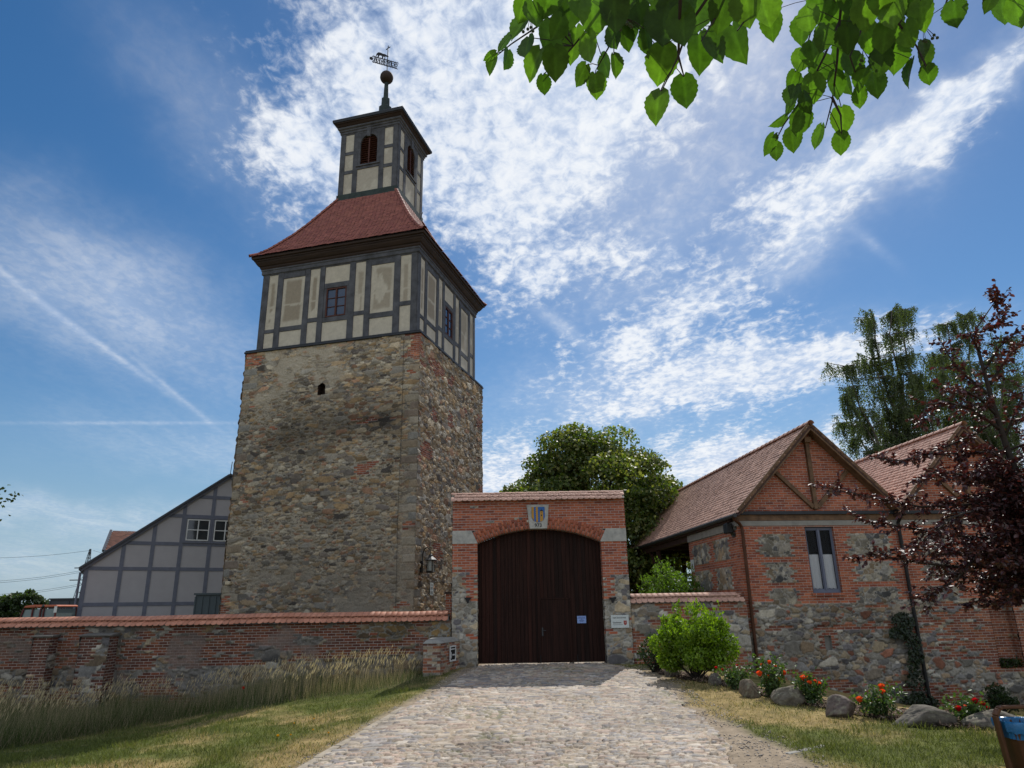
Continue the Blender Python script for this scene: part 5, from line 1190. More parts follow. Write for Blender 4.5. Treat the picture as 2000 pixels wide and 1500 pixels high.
for a in (4.03, 5.27):
    mb = MB(); 
    def r4(x0, x1, z0, z1, y0=-.05): mb.box(a + x0, a + x1, y0, -.002, 5.02 + z0, 5.02 + z1)
    r4(-.12, 1.14, -.12, -.03, -.07); r4(-.12, 1.14, 1.05, 1.14, -.07); r4(-.12, -.03, -.03, 1.05, -.07); r4(1.05, 1.14, -.03, 1.05, -.07); mb.build('window_surround', MT['gtimber'], gb)
    mb = MB()
    r4(0, 1.02, 0, .05); r4(0, 1.02, .97, 1.02); r4(0, .05, .05, .97); r4(.97, 1.02, .05, .97); r4(.485, .535, .05, .97); r4(.05, .485, .49, .53, -.045); r4(.535, .97, .49, .53, -.045)
    fr_ = mb.build('window', MT['white'], gb); mb = MB(); mb.box(a + .04, a + .98, -.02, -.004, 5.06, 6.0); mb.build('pane', MT['glass'], fr_)
mb = MB(); mb.tube([(-.12, -.06, EV - .25), (-.12, -.06, -.1)], .05, 8); mb.build('downpipe', MT['gtimber'], gb)
mb = MB(); mb.tube([(AP, .1, RG + .05), (AP + .04, .1, RG + .75)], .018, 5); mb.build('roof_rod', MT['zinc'], gb)
# red tiled roof of a farther barn
rb = thing('far_barn', 'distant barn with brown tiled roof showing past the grey gable', 'barn', (-29.4, 52.0, 0), R_(26))
mb = MB(); mb.box(.2, 10, .4, 9, -.2, 5.9); mb.build('wall', MT['render'], rb)
parts = []; Ls = math.hypot(3.9, 1.9)
parts.append(tiles(lambda s, t: np.array([s, 5.2 * t / 5.5, 6.1 + 1.9 * t / 5.5]), lambda t: (-.1, 8), 0, 5.5, .26, .27, seed=95, pal=((.20, .085, .055), (.16, .07, .045), (.24, .11, .07)), lift=.04))
tile_roof('tile_roof', parts, rb)
mb = MB(); mb.add([(0, 0, 6.05), (10, 0, 6.05), (10, 5.2, 7.95), (0, 5.2, 7.95), (0, 10.4, 6.05), (10, 10.4, 6.05)], [(0, 1, 2, 3), (3, 2, 5, 4), (0, 3, 4)]); mb.beam((-.1, -.05, 6.06), (-.1, 5.2, 8.02), .16, .16, (0, 0, 1)); mb.build('roof_boards', MT['dkmetal'], rb)
# sheet metal shed and container
def corrugated(name, label, cat, loc, rz, w_, d_, h_, mat, pitch=.28):
    t = thing(name, label, cat, loc, rz); mb = MB(); mb.box(0, w_, 0, d_, 0, h_); b = mb.build('body', mat, t); mb = MB()
    k = int(w_ / pitch)
    for i in range(k + 1): mb.box(i * w_ / k - .025, i * w_ / k + .025, -.03, -.001, .05, h_ - .06)
    k = int(d_ / pitch)
    for i in range(k + 1): mb.box(w_ + .001, w_ + .03, i * d_ / k - .025, i * d_ / k + .025, .05, h_ - .06)
    mb.build('ribs', mat, t); mb = MB(); mb.box(-.06, w_ + .06, -.07, d_ + .06, h_ + .001, h_ + .07); mb.build('roof', mat, t)
corrugated('metal_shed', 'dark anthracite sheet metal shed left of the grey building', 'shed', (-23.9, 38.0, 0), R_(8), 4.5, 4, 2.45, MT['dkmetal'], .8)
corrugated('metal_container', 'grey green ribbed metal container beside the tower foot', 'container', (-12.5, 28.9, 0), R_(6), 1.02, 1.6, 2.33, MT['gcont'], .24)
# ------------------------------------------------------------------ tractor behind the wall
tr = thing('tractor', 'old tractor with orange cab roof parked behind the wall', 'tractor', (-19.9, 30.0, .15), R_(-6))
OR_ = plain('orange_paint', (.42, .105, .045), .5, .2, 4, bump=0); RD_ = plain('dark_red_paint', (.10, .018, .015), .5, .2, 4, bump=0); RUB = plain('rubber', (.015, .015, .015), .8, .2, 4)
mb = MB(); mb.prism([(-.02, 1.84), (.06, 1.90), (.40, 1.935), (1.38, 1.92), (1.46, 1.875), (1.44, 1.84), (.02, 1.82)], (0, 0, 0), (1, 0, 0), (0, 0, 1), (0, 1.25, 0)); cab = mb.build('cab_roof', OR_, tr, .02)
mb = MB()
for p0, p1 in (((-.18, 1.1), (.0, 1.78)), ((.38, 1.0), (.40, 1.8)), ((.74, 1.0), (.74, 1.8)), ((1.40, 1.0), (1.40, 1.82)), ((.88, 1.0), (.88, 1.8))):
    for yy in (.03, 1.22): mb.beam((p0[0], yy, p0[1]), (p1[0], yy, p1[1]), .055, .055, (0, 1, 0))
mb.box(-.2, 1.45, 0, 1.25, .75, 1.1); mb.build('cab_frame', RD_, tr, .005)
mb = MB(); mb.prism([(-.15, 1.1), (1.4, 1.1), (1.4, 1.77), (0.02, 1.75)], (0, .06, 0), (1, 0, 0), (0, 0, 1), (0, 1.13, 0)); mb.build('cab_glass', glass_mat('cab_glazing', (.16, .2, .2), .1), tr)
mb = MB(); mb.box(-1.6, -.2, .3, .95, .75, 1.25); mb.build('bonnet', OR_, tr, .05)
for x_, r_, yy in ((.9, .72, -.25), (.9, .72, 1.1), (-1.25, .42, 0), (-1.25, .42, .95)):
    mb = MB(); mb.lathe([(r_ * .6, -.17), (r_ * .95, -.17), (r_, -.1), (r_, .1), (r_ * .95, .17), (r_ * .6, .17)], (0, 0, 0), 20)
    mb.v = [(x_ + p[0], yy + .17 + p[2], r_ + p[1]) for p in mb.v]; wh_ = mb.build('wheel', RUB, tr)
    mb = MB(); mb.lathe([(.05, -.1), (r_ * .6, -.12), (r_ * .6, .12), (.05, .1)], (0, 0, 0), 16); mb.v = [(x_ + p[0], yy + .17 + p[2], r_ + p[1]) for p in mb.v]; mb.build('rim', OR_, wh_)
mb = MB(); mb.tube([(1.42, -.02, 1.7), (1.52, -.12, 1.72)], .012, 5); mb.box(1.46, 1.56, -.16, -.12, 1.62, 1.86); mb.build('mirror', MT['white'], tr)
mb = MB(); mb.lathe([(.03, 0), (.055, .02), (.055, .08), (.02, .1)], (.5, .05, 1.83), 8); mb.lathe([(.03, 0), (.055, .02), (.055, .08), (.02, .1)], (.85, .0, 1.83), 8); mb.build('work_light', MT['zinc'], tr)
# ------------------------------------------------------------------ pylon and lines
pb_ = at(170, 1110, 250); PX, PT = -146.4, 23.8
py = thing('power_pylon', 'far lattice power pylon behind the grey building', 'pylon', (PX - 1, 250, 0)); mb = MB()
for sx in (-1, 1):
    for sy in (-1, 1): mb.beam((sx * 2.2, sy * 2.2, 0), (sx * .15 + 1, sy * .15, PT), .14, .14, (0, 1, 0))
for k in range(9):
    z0, z1 = PT * k / 9, PT * (k + 1) / 9; a, b = 2.2 * (1 - k / 9) + .1, 2.2 * (1 - (k + 1) / 9) + .1; o0, o1 = k / 9, (k + 1) / 9
    for sy in (-1, 1):
        mb.beam((-a + o0, sy * a, z0), (b + o1, sy * b, z1), .09, .09, (0, 1, 0)); mb.beam((a + o0, sy * a, z0), (-b + o1, sy * b, z1), .09, .09, (0, 1, 0))
for z, l in ((13.5, 5), (17.5, 4)): mb.beam((-l + .6, 0, z), (l + .6, 0, z), .3, .3, (0, 0, 1))
mb.build('lattice', MT['zinc'], py)
CBL = [((-12, 1090), (177, 1075), 'topmost thin power line in the left sky'), ((-12, 1139), (162, 1117), 'middle power line in the left sky'), ((-12, 1165), (160, 1143), 'lowest power line in the left sky'), ((182, 1075), (240, 1083), 'power line right of the far pylon')]
for a, b, lb in CBL:
    p, q = at(*a, 235), at(*b, 250); mb = MB()
    for dz in ((0, .55) if 'middle' in lb or 'lowest' in lb else (0,)): mb.tube([p + (q - p) * k / 8 + np.array([0, 0, dz - .5 * math.sin(math.pi * k / 8)]) for k in range(9)], .045, 4)
    tag(mb.build('power_line', MT['zinc'], None), lb, 'power line', 'power lines')
# ------------------------------------------------------------------ wall lamp, spotlight and small sign on the tower
tR = np.array([math.sin(-TYAW), math.cos(-TYAW), 0]); tF = np.array([math.cos(-TYAW), -math.sin(-TYAW), 0]); TB = np.array([-3.49, 25.2, 0])
def tw_(a, d, z): return tuple(TB + tF * a + tR * d + np.array([0, 0, z]))
la = thing('wall_lamp', 'black wall lantern on curved bracket on the right side of the stone tower', 'lamp', tw_(.03, .55, 3.15), TYAW)
mb = MB(); mb.box(0, .05, -.07, .07, -.28, .12); arc = [(.05, 0, .0), (.06, 0, .35), (.12, 0, .52), (.22, 0, .58), (.33, 0, .52), (.37, 0, .36)]; mb.tube(arc, .018, 6); mb.build('bracket', MT['iron'], la)
mb = MB(); mb.lathe([(.02, .36), (.06, .32), (.07, .27), (.22, .15), (.23, .13), (.10, .12)], (.37, 0, 0), 12); mb.build('shade', MT['zinc'], la)
mb = MB(); mb.lathe([(.12, .12), (.13, -.22), (.12, -.225)], (.37, 0, 0), 12); mb.build('globe', plain('frosted_glass', (.22, .23, .2), .2, .1, 4, bump=0), la)
mb = MB()
for k in range(4): an = math.pi / 4 + k * math.pi / 2; mb.tube([(.37 + .15 * math.cos(an), .15 * math.sin(an), .14), (.37 + .15 * math.cos(an), .15 * math.sin(an), -.24)], .010, 4)
mb.lathe([(.16, -.24), (.17, -.25), (.15, -.28), (.05, -.30)], (.37, 0, 0), 12); mb.build('cage', MT['iron'], la)
ts = thing('tower_sign', 'small white notice with icons on the right side of the stone tower', 'sign', tw_(.06, 1.36, 2.12), TYAW)
mb = MB(); mb.box(0, .012, 0, .30, 0, .44); mb.build('board', SIGNW, ts)
mb = MB()
for a in (.05, .13, .21): mb.box(.0125, .0145, a, a + .035, .04, .15)
for z in (.22, .27, .36): mb.box(.0125, .0145, .05, .25, z, z + .014)
mb.build('icons', INK2, ts)
sl_ = thing('spotlight', 'small pale spotlight low on the left edge of the stone tower', 'lamp', tw_(-7.3, -.02, 2.62), TYAW)
mb = MB(); mb.box(-.10, .10, -.16, -.02, 0, .13); mb.build('housing', plain('cream_plastic', (.45, .38, .26), .4, .1, 4, bump=0), sl_, .02); mb = MB(); mb.box(-.02, .02, -.1, .04, .13, .2); mb.build('mount', MT['zinc'], sl_)
# ------------------------------------------------------------------ trees
def limb_mesh(mb, p0, p1, r0, r1, n=5, wob=.08, seed=0, sag=0.0):
    q = random.Random(seed); P = []; R3 = []; L = np.linalg.norm(np.array(p1) - np.array(p0))
    for k in range(n + 1):
        t = k / n; p = np.array(p0) * (1 - t) + np.array(p1) * t
        if 0 < k < n: p = p + np.array([q.uniform(-1, 1), q.uniform(-1, 1), q.uniform(-.5, .5)]) * wob * L / n
        p[2] += sag * math.sin(math.pi * t); P.append(p); R3.append(r0 + (r1 - r0) * t)
    mb.tube(P, R3, 7); return P
def round_tree(name, label, base, height, crown_c, crown_r, nclump, nleaf, lsize, pal, seed, trunk_r=.35, group=None, core=True, low=-1.0):
    g = np.random.default_rng(seed); t = thing(name, label, 'tree', base, group=group); mb = MB(); cc = np.array(crown_c, float); cr = np.array(crown_r, float)
    limb_mesh(mb, (0, 0, -.3), (cc[0] * .5, cc[1] * .5, cc[2]), trunk_r, trunk_r * .5, 6, .1, seed)
    D = rvec(nclump * 2, g); D = D[D[:, 2] > low][:nclump]; rad = g.uniform(.55, .98, len(D)) ** .6
    lump = 1 + .16 * np.sin(D[:, 0] * 5 + seed) * np.cos(D[:, 2] * 4 + 1) + .1 * g.normal(size=len(D))
    Cn = cc + D * cr * (rad * lump)[:, None]; Rn = g.uniform(.16, .30, len(D)) * cr.mean()
    for i in range(min(26, len(D))): limb_mesh(mb, (cc[0] * .4, cc[1] * .4, cc[2] - cr[2] * .55 + .3 * cr[2] * g.random()), Cn[i], trunk_r * .35, .03, 4, .15, i)
    mb.build('trunk', MT['bark'], t, smooth=True)
    P = []; N = []; C = []; per = nleaf // len(Cn)
    for i in range(len(Cn)):
        d = rvec(per, g); d[:, 2] = np.where(g.random(per) < .6, np.abs(d[:, 2]), d[:, 2]); r = g.uniform(.35, 1, per) ** .5
        P.append(Cn[i] + d * (Rn[i] * r)[:, None] * np.array([1.15, 1.15, .8])); N.append(d * .6 + rvec(per, g) * .7 + np.array([0, 0, .35]))
        tone = g.uniform(.75, 1.25); kind = g.random()
        c = pick(pal, np.clip(g.random(per) * .7 + kind * .3, 0, .999)) * tone; C.append(c * g.uniform(.75, 1.25, (per, 1)))
    P = np.concatenate(P); N = np.concatenate(N); C = np.concatenate(C); A = rvec(len(P), g) + np.array([0, 0, -.4])
    s_ = lsize * g.uniform(.7, 1.3, len(P))
    leaves('crown', P, A, N, s_, s_ * .85, C, MT['leaf'], t)
    return t
LIND = [(.09, .13, .028), (.11, .15, .032), (.07, .105, .025), (.20, .21, .065), (.23, .23, .08)]
round_tree('linden_tree', 'large round green linden tree in blossom behind the gateway', (4.3, 38, 0), 11, (0, 0, 5.9), (4.55, 4.2, 4.75), 210, 105000, .17, LIND, 5, low=-.95)
def birch(label, px_top, seed, Y, base_x, tops, spread, ztop):
    """weeping birch: leaning limbs with long hanging strands of small leaves"""
    g = np.random.default_rng(seed); t = thing('birch_tree', label, 'tree', (base_x, Y, 0), group='birches behind the brick house'); mb = MB(); q = random.Random(seed)
    strands = []; ends = []
    for (dx, dz, r) in tops:
        P = limb_mesh(mb, (dx * .1, 0, dz * .42), (dx, q.uniform(-1.2, 1.2), dz), .13, .03, 7, .16, q.randint(0, 999))
        for k in range(2, 8):
            b = P[k]
            for j in range(5 if k < 7 else 9):
                an = q.uniform(0, 6.283); l = (1.2 if k < 6 else 1.15) * r * q.uniform(.3, 1.0); e = b + np.array([l * math.cos(an), l * math.sin(an) * .9, l * q.uniform(-.05, .40) - (.12 * l * l if k > 5 else 0)])
                limb_mesh(mb, b, e, .035, .012, 3, .12, q.randint(0, 999)); ends.append((b, e))
    limb_mesh(mb, (0, 0, -.2), (0, 0, ztop * .3), .24, .18, 4, .05, seed)
    mb.build('trunk', MT['birchbark'], t, smooth=True)
    P = []; A = []; C = []; pal = [(.075, .10, .045), (.09, .12, .05), (.06, .085, .036), (.11, .135, .06)]
    for b, e in ends:
        for j in range(q.randint(9, 13)):
            s0 = b + (e - b) * q.uniform(.2, 1.0); l = q.uniform(.3, 1.7) * (.6 + .5 * q.random()); n = int(l * 24) + 4; tt = np.linspace(0, 1, n)
            dr = np.array([q.uniform(-.25, .25), q.uniform(-.25, .25)])
            pts = s0 + np.stack([dr[0] * tt, dr[1] * tt, -l * tt + .15 * np.sin(tt * 3) * .5], 1) + g.normal(size=(n, 3)) * .055
            P.append(pts); tone = g.uniform(.7, 1.3); C.append(pick(pal, g.random(n)) * tone * g.uniform(.8, 1.2, (n, 1)))
    P = np.concatenate(P); C = np.concatenate(C); n = len(P); A = rvec(n, g) * .6 + np.array([0, 0, -1.0])
    leaves('crown', P, A, rvec(n, g), .10 * g.uniform(.7, 1.3, n), .085, C, MT['leaf'], t)
birch('tall weeping birch with split top behind the brick house, nearer its first gable', 0, 21, 47, 26.4, [(-3.5, 17.1, 1.5), (-1.0, 20.6, 1.7), (.2, 21.0, 1.5), (1.9, 21.7, 1.2), (-2.9, 13.6, 1.8), (.4, 16.5, 2.4), (2.2, 16.0, 1.6), (-1.4, 17.8, 2.0), (-2.2, 11.2, 1.8), (1.2, 12.5, 2.2), (-.2, 14.0, 2.2), (3.1, 17.6, 1.6), (2.9, 13.6, 2.0), (-3.4, 15.2, 1.6)], 2, 21.5)
birch('broad weeping birch half hidden by the purple tree, behind the second gable', 0, 33, 49, 33.2, [(-2.0, 18.6, 1.6), (-.2, 21.6, 1.9), (1.1, 22.1, 1.6), (2.6, 19.6, 1.7), (-1.8, 15.6, 2.0), (.8, 18.0, 2.4), (2.8, 15.5, 2.0), (-.3, 14.0, 2.2), (3.6, 17.2, 1.4), (-2.6, 12.5, 1.8)], 2, 22)
round_tree('field_tree', 'distant dark green round tree left of the metal shed, tallest of the far row', (-99.2, 150, -1), 8, (0, 0, 4.6), (3.9, 3, 3.5), 46, 9000, .5, [(.035, .06, .018), (.05, .075, .022)], 41, .25, 'far trees on the horizon')
round_tree('field_tree', 'distant lower tree at the left picture edge behind the tractor', (-107, 152, -1), 6, (0, 0, 3.4), (4.6, 3, 2.5), 46, 9000, .5, [(.06, .09, .022), (.075, .105, .026)], 43, .25, 'far trees on the horizon')
round_tree('field_tree', 'distant tree just behind the orange tractor cab', (-103, 149, -1), 6, (0, 0, 3.2), (2.6, 3, 2.6), 34, 6000, .5, [(.035, .055, .018), (.045, .065, .02)], 47, .25, 'far trees on the horizon')

# near tree at the left edge, only the tips of its twigs come into view
def edge_tree():
    t = thing('roadside_tree', 'green tree beyond the left picture edge with only twig tips in view', 'tree', (-12.6, 14, float(gz(-12.6, 14)))); mb = MB(); zb = float(gz(-12.6, 14)); g = np.random.default_rng(8)
    P0 = np.array([0, 0, 0.]); limb_mesh(mb, (0, 0, -.2), (0, 0, 7), .2, .06, 6, .05, 3); P = []; 
    for (px_, py_) in ((6, 965), (-2, 1000), (-3, 1118), (-30, 940), (-60, 1000)):
        e = at(px_, py_, 14) - np.array([-12.6, 14, zb]); limb_mesh(mb, (0, 0, e[2] - .6), e - np.array([.05, 0, 0]), .05, .006, 5, .1, 5)
        n = 60 if py_ != 1118 else 6; P.append(e + g.normal(size=(n, 3)) * np.array([.16, .2, .10]) - np.array([.12 if px_ > 0 else .3, 0, 0]))
    n = 2500; d = rvec(n, g); P.append(np.array([-2.2, 0, 5.5]) + d * np.array([1.8, 1.8, 2.5]) * g.random((n, 1)) ** .4)
    P = np.concatenate(P); n = len(P); mb.build('trunk', MT['bark'], t, smooth=True)
    leaves('crown', P, rvec(n, g) + np.array([0, 0, -.5]), rvec(n, g), .075, .055, pick([(.05, .08, .018), (.07, .10, .02)], g.random(n)), MT['leaf'], t, 'oval')
edge_tree()

# copper beech at the right edge
def copper_beech():
    Y0 = 12.6; base = at(2092, 1330, Y0); base[2] = float(gz(base[0], base[1]))
    t = thing('copper_beech', 'purple leaved young beech at the right edge in front of the brick house', 'tree', tuple(base)); g = np.random.default_rng(14); q = random.Random(14); mb = MB()
    LP = lambda px_, py_, Y=Y0: at(px_, py_, Y) - base
    leader = [(0, 0, -.2), LP(2068, 1180), LP(2022, 1020), LP(1968, 880), LP(1940, 790), LP(1912, 690), LP(1908, 640), LP(1946, 585)]
    mb.tube(leader, [.12, .10, .075, .055, .042, .03, .018, .006], 8)
    br = []
    def B(pts, Y, dens=1.0, tip=1.0):
        k = len(pts); P = [LP(a, b, Y + (Y0 - Y) * (1 - i / (k - 1))) for i, (a, b) in enumerate(pts)]; br.append((P, dens)); mb.tube(P, np.linspace(.028, .005, k), 6)
    B([(1985, 950), (1900, 985), (1800, 990), (1700, 970), (1600, 950)], 12.0, 1.1)
    B([(1995, 1050), (1900, 1050), (1800, 1035), (1700, 1018), (1665, 1008)], 12.9, 1)
    B([(2005, 1090), (1900, 1110), (1800, 1100), (1720, 1085), (1672, 1090)], 12.2, 1)
    B([(1966, 880), (1900, 885), (1820, 885), (1760, 900), (1700, 895)], 13.2, 1)
    B([(1955, 840), (1900, 800), (1850, 785), (1810, 790), (1798, 830)], 12.1, .9)
    B([(1935, 775), (1900, 745), (1870, 720), (1850, 690), (1838, 668)], 12.9, .9)
    B([(1915, 690), (1900, 665), (1893, 648)], 12.4, .9)
    B([(2000, 1010), (1930, 1060), (1870, 1130), (1820, 1160), (1800, 1180)], 11.8, 1.1)
    B([(2010, 1080), (1960, 1130), (1920, 1170), (1890, 1180)], 12.9, 1.1)
    B([(2015, 1120), (1990, 1150), (1960, 1180)], 11.8, 1)
    B([(1960, 860), (1985, 800), (2010, 740)], 12.4, 1); B([(1935, 750), (1965, 700), (2000, 660)], 12.9, .9); B([(1925, 720), (1950, 680), (1985, 650)], 12.2, .5)
    B([(1950, 820), (1900, 850), (1830, 880), (1740, 905)], 13.5, .9); B([(1975, 920), (1900, 930), (1830, 920), (1790, 935)], 11.7, 1)
    B([(1945, 810), (1915, 780), (1880, 760), (1845, 760)], 11.8, .8); B([(1942, 600), (1950, 585), (1944, 576)], 12.6, 2.2); B([(1912, 650), (1955, 630), (1968, 605)], 12.8, 1.1)
    B([(1985, 960), (1930, 990), (1860, 1010), (1800, 1060), (1780, 1070)], 11.4, 1); B([(1990, 1000), (1950, 1010), (1900, 1015)], 14.2, 1); B([(1968, 880), (2020, 860), (2080, 820)], 12.5, 1)
    for k in range(80):                              # the dense inside and the part beyond the frame
        a = q.uniform(0, 1); a *= .62; s0 = np.array(leader[1]) * (1 - a) + np.array(leader[4]) * a; an = q.uniform(0, 6.283); L = (2.4 - 1.9 * a) * q.uniform(.5, 1.0)
        e = s0 + np.array([L * math.cos(an), L * math.sin(an), q.uniform(-.1, .5)])
        if e[0] < -1.9: e = s0 + (e - s0) * .7
        P = [s0, s0 + (e - s0) * .5 + np.array([0, 0, .1]), e]; br.append((P, 1.0)); mb.tube(P, [.022, .014, .004], 5)
    P = []; A = []; N = []; C = []; pal = [(.060, .020, .024), (.075, .022, .022), (.042, .016, .02), (.10, .034, .022), (.05, .022, .022)]
    tw = MB()
    for pts, dens in br:
        seg = [np.linalg.norm(b - a) for a, b in zip(pts[:-1], pts[1:])]; tot = sum(seg); nt_ = int(tot * 21 * dens) + 3
        for k in range(nt_):
            f = (k + q.random()) / nt_ * .92 + .08; d_ = f * tot; i = 0
            while i < len(seg) - 1 and d_ > seg[i]: d_ -= seg[i]; i += 1
            s0 = pts[i] + (pts[i + 1] - pts[i]) * min(1, d_ / seg[i]); dr = (pts[i + 1] - pts[i]) / seg[i]
            sd = np.array([q.gauss(0, 1), q.gauss(0, 1), q.gauss(0, .45)]); sd /= np.linalg.norm(sd); dd = dr * .55 + sd * .8; dd /= np.linalg.norm(dd)
            L = q.uniform(.14, .42) * (1.15 - .45 * f); e = s0 + dd * L
            tw.tube([s0, e], [.0045, .002], 3, cap=False); m_ = int(L * 30) + 3
            tt = g.uniform(.1, 1.05, m_); P.append(s0 + dd * (L * tt)[:, None]); ax = dd * .6 + rvec(m_, g) * np.array([1, 1, .5]) * .9 + np.array([0, 0, -.18]); A.append(ax)
            N.append(np.array([0, 0, 1.]) + rvec(m_, g) * .75); C.append(pick(pal, g.random(m_)) * g.uniform(.6, 1.4, (m_, 1)))
    P = np.concatenate(P); A = np.concatenate(A); N = np.concatenate(N); C = np.concatenate(C); n = len(P)
    mb.build('trunk', MT['twig'], t, smooth=True); tw.build('twigs', MT['twig'], t, fix=False)
    s_ = g.uniform(.055, .095, n); leaves('crown', P, A, N, s_, s_ * .68, C, MT['leaf_p'], t, 'oval', .16); return n
print('beech leaves', copper_beech())

# ------------------------------------------------------------------ shrubs
def shrub(name, label, c, rad, n, lsz, pal, seed, mat='leaf', cat='shrub', shoots=0, zoff=0.0, clumps=26, group=None):
    g = np.random.default_rng(seed); z = float(gz(c[0], c[1])) + zoff; t = thing(name, label, cat, (c[0], c[1], z), group=group); rad = np.array(rad); mb = MB(); q = random.Random(seed)
    D = rvec(clumps * 2, g); D = D[D[:, 2] > -.75][:clumps]; Cn = np.array([0, 0, rad[2] * .88]) + D * rad * g.uniform(.45, .92, (len(D), 1)); P = []; N = []; A = []
    for k in range(len(Cn)): limb_mesh(mb, (q.uniform(-.1, .1), q.uniform(-.1, .1), -.05), Cn[k], .02, .006, 3, .1, k)
    per = n // len(Cn)
    for k in range(len(Cn)):
        d = rvec(per, g); P.append(Cn[k] + d * rad * g.uniform(.22, .40) * g.uniform(.3, 1, (per, 1)) ** .5); N.append(d + rvec(per, g) * .7); A.append(rvec(per, g) * .9 + d * .5 + np.array([0, 0, .25]))
    for k in range(shoots):
        d = rvec(1, g)[0]; d[2] = abs(d[2]) * .9 + .25; d /= np.linalg.norm(d); s0 = np.array([0, 0, rad[2] * .95]) + d * rad * .85; dd = d * .35 + np.array([0, 0, .9]) + g.normal(size=3) * .2; L = g.uniform(.12, .38); m_ = 16
        P.append(s0 + dd * (L * np.linspace(0, 1, m_))[:, None] + g.normal(size=(m_, 3)) * .02); N.append(rvec(m_, g)); A.append(dd + rvec(m_, g) * .9)
    P = np.concatenate(P); N = np.concatenate(N); A = np.concatenate(A); ok = P[:, 2] > .03; P, N, A = P[ok], N[ok], A[ok]; n = len(P)
    mb.build('stems', MT['twig'], t)
    s_ = lsz * g.uniform(.7, 1.3, n); leaves('foliage', P, A, N, s_, s_ * .58, pick(pal, g.random(n)) * g.uniform(.75, 1.25, (n, 1)), MT[mat], t, 'oval' if lsz > .05 else 'diamond', .15); return t
BRIGHT = [(.14, .23, .012), (.17, .27, .014), (.105, .18, .010), (.20, .29, .022)]
fb = gnd(1372, 1334); shrub('bright_shrub', 'bright yellow green rounded shrub in front of the low wall', (fb[0], fb[1] + .55), (.98, .85, .86), 17000, .072, BRIGHT, 61, shoots=60, clumps=34)
p = at(1305, 1120, 25.5); shrub('garden_shrub', 'green shrub behind the low wall beside the porch', (p[0], 25.4), (1.22, 1.0, 1.6), 8000, .075, [(.09, .16, .022), (.11, .19, .028), (.07, .12, .025), (.14, .22, .035)], 63, shoots=40, zoff=.0)
p = gnd(1953, 1372); shrub('dark_shrub', 'small dark green shrub at the foot of the brick house, right side', (at(1953, 1350, 21.9)[0], 21.9), (.55, .45, .42), 2200, .06, [(.02, .04, .012), (.03, .05, .015)], 65)
p = gnd(1290, 1322); shrub('dark_rose_foliage', 'dark leafy rose bush with one orange bloom left of the bright shrub', (p[0] + .05, p[1] + .8), (.45, .4, .55), 1500, .06, [(.02, .04, .014), (.03, .055, .018)], 66, cat='rose bush')
def bloom(parent, c, r, col, seed):
    g = np.random.default_rng(seed); P = []; A = []; N = []; C = []
    for k in range(26):
        f = k / 26; an = k * 2.4; el = f * 1.35; d = np.array([math.cos(an) * math.sin(el + .1), math.sin(an) * math.sin(el + .1), math.cos(el)])
        P.append(np.array(c) + d * r * .12); A.append(d * .7 + np.array([0, 0, .55])); N.append(np.array([math.cos(an), math.sin(an), -.4])); C.append(np.array(col) * g.uniform(.75, 1.2))
    leaves('flower', np.array(P), np.array(A), np.array(N), r * 1.55, r * 1.45, np.array(C), MT['petal'], parent, 'oval', -.28)
ORG, REDF = (.9, .16, .035), (.55, .012, .018)
def rose(label, px_, py_, w_, h_, flowers, seed, leafpal=None):
    b = gnd(px_, py_); g = np.random.default_rng(seed); q = random.Random(seed); t = thing('rose_bush', label, 'rose bush', tuple(b), group='rose bushes along the boulders'); mb = MB(); P = []; A = []; N = []
    Zs = np.linalg.norm(b - EYE); sc = Zs / F
    ends = []
    for fx, fy, fr_, col in flowers: e = at(fx, fy, b[1] + q.uniform(-.18, .18)) - b; ends.append(e); bloom(t, e, fr_, col, seed + len(ends))
    for k in range(11):
        an = q.uniform(0, 6.283); l = w_ * q.uniform(.3, 1.0); ends.append(np.array([l * math.cos(an), l * .8 * math.sin(an), h_ * q.uniform(.55, 1.0)]))
    for i, e in enumerate(ends):
        s0 = np.array([q.uniform(-.08, .08), q.uniform(-.08, .08), -.05]); pts = [s0, s0 * .4 + e * .5 + np.array([0, 0, .08]), e]; mb.tube(pts, [.010, .007, .004], 5)
        m_ = 46 if i >= len(flowers) else 30; tt = g.uniform(.22, .97 if i < len(flowers) else 1.05, m_)[:, None]; base = (1 - tt) ** 2 * pts[0] + 2 * tt * (1 - tt) * pts[1] + tt ** 2 * pts[2]
        P.append(base + g.normal(size=(m_, 3)) * .055); A.append(rvec(m_, g) + np.array([0, 0, .1])); N.append(rvec(m_, g) * .8 + np.array([0, 0, .7]))
    P = np.concatenate(P); A = np.concatenate(A); N = np.concatenate(N); n = len(P); mb.build('stems', MT['stem'], t)
    leaves('foliage', P, A, N, g.uniform(.05, .085, n), .045, pick(leafpal or [(.06, .11, .028), (.08, .135, .034), (.11, .16, .055), (.05, .09, .03)], g.random(n)), MT['leaf_g'], t, 'oval', .12); return t
MT['leaf_g'] = leaf_mat('glossy_leaf', .45, .35, (1.4, 1.6, .5), .45)
rose('rose bush with two small dark red blooms just right of the bright shrub', 1437, 1347, .42, .55, [(1399, 1307, .04, REDF), (1412, 1311, .04, REDF), (1440, 1302, .03, REDF)], 71)
rose('tallest rose bush, many orange blooms, beside the second boulder', 1505, 1362, .45, .85, [(1484, 1322, .075, ORG), (1501, 1326, .055, ORG), (1503, 1298, .055, ORG), (1531, 1320, .07, ORG), (1488, 1302, .04, ORG), (1496, 1336, .05, ORG), (1515, 1305, .035, ORG), (1521, 1330, .04, ORG)], 73)
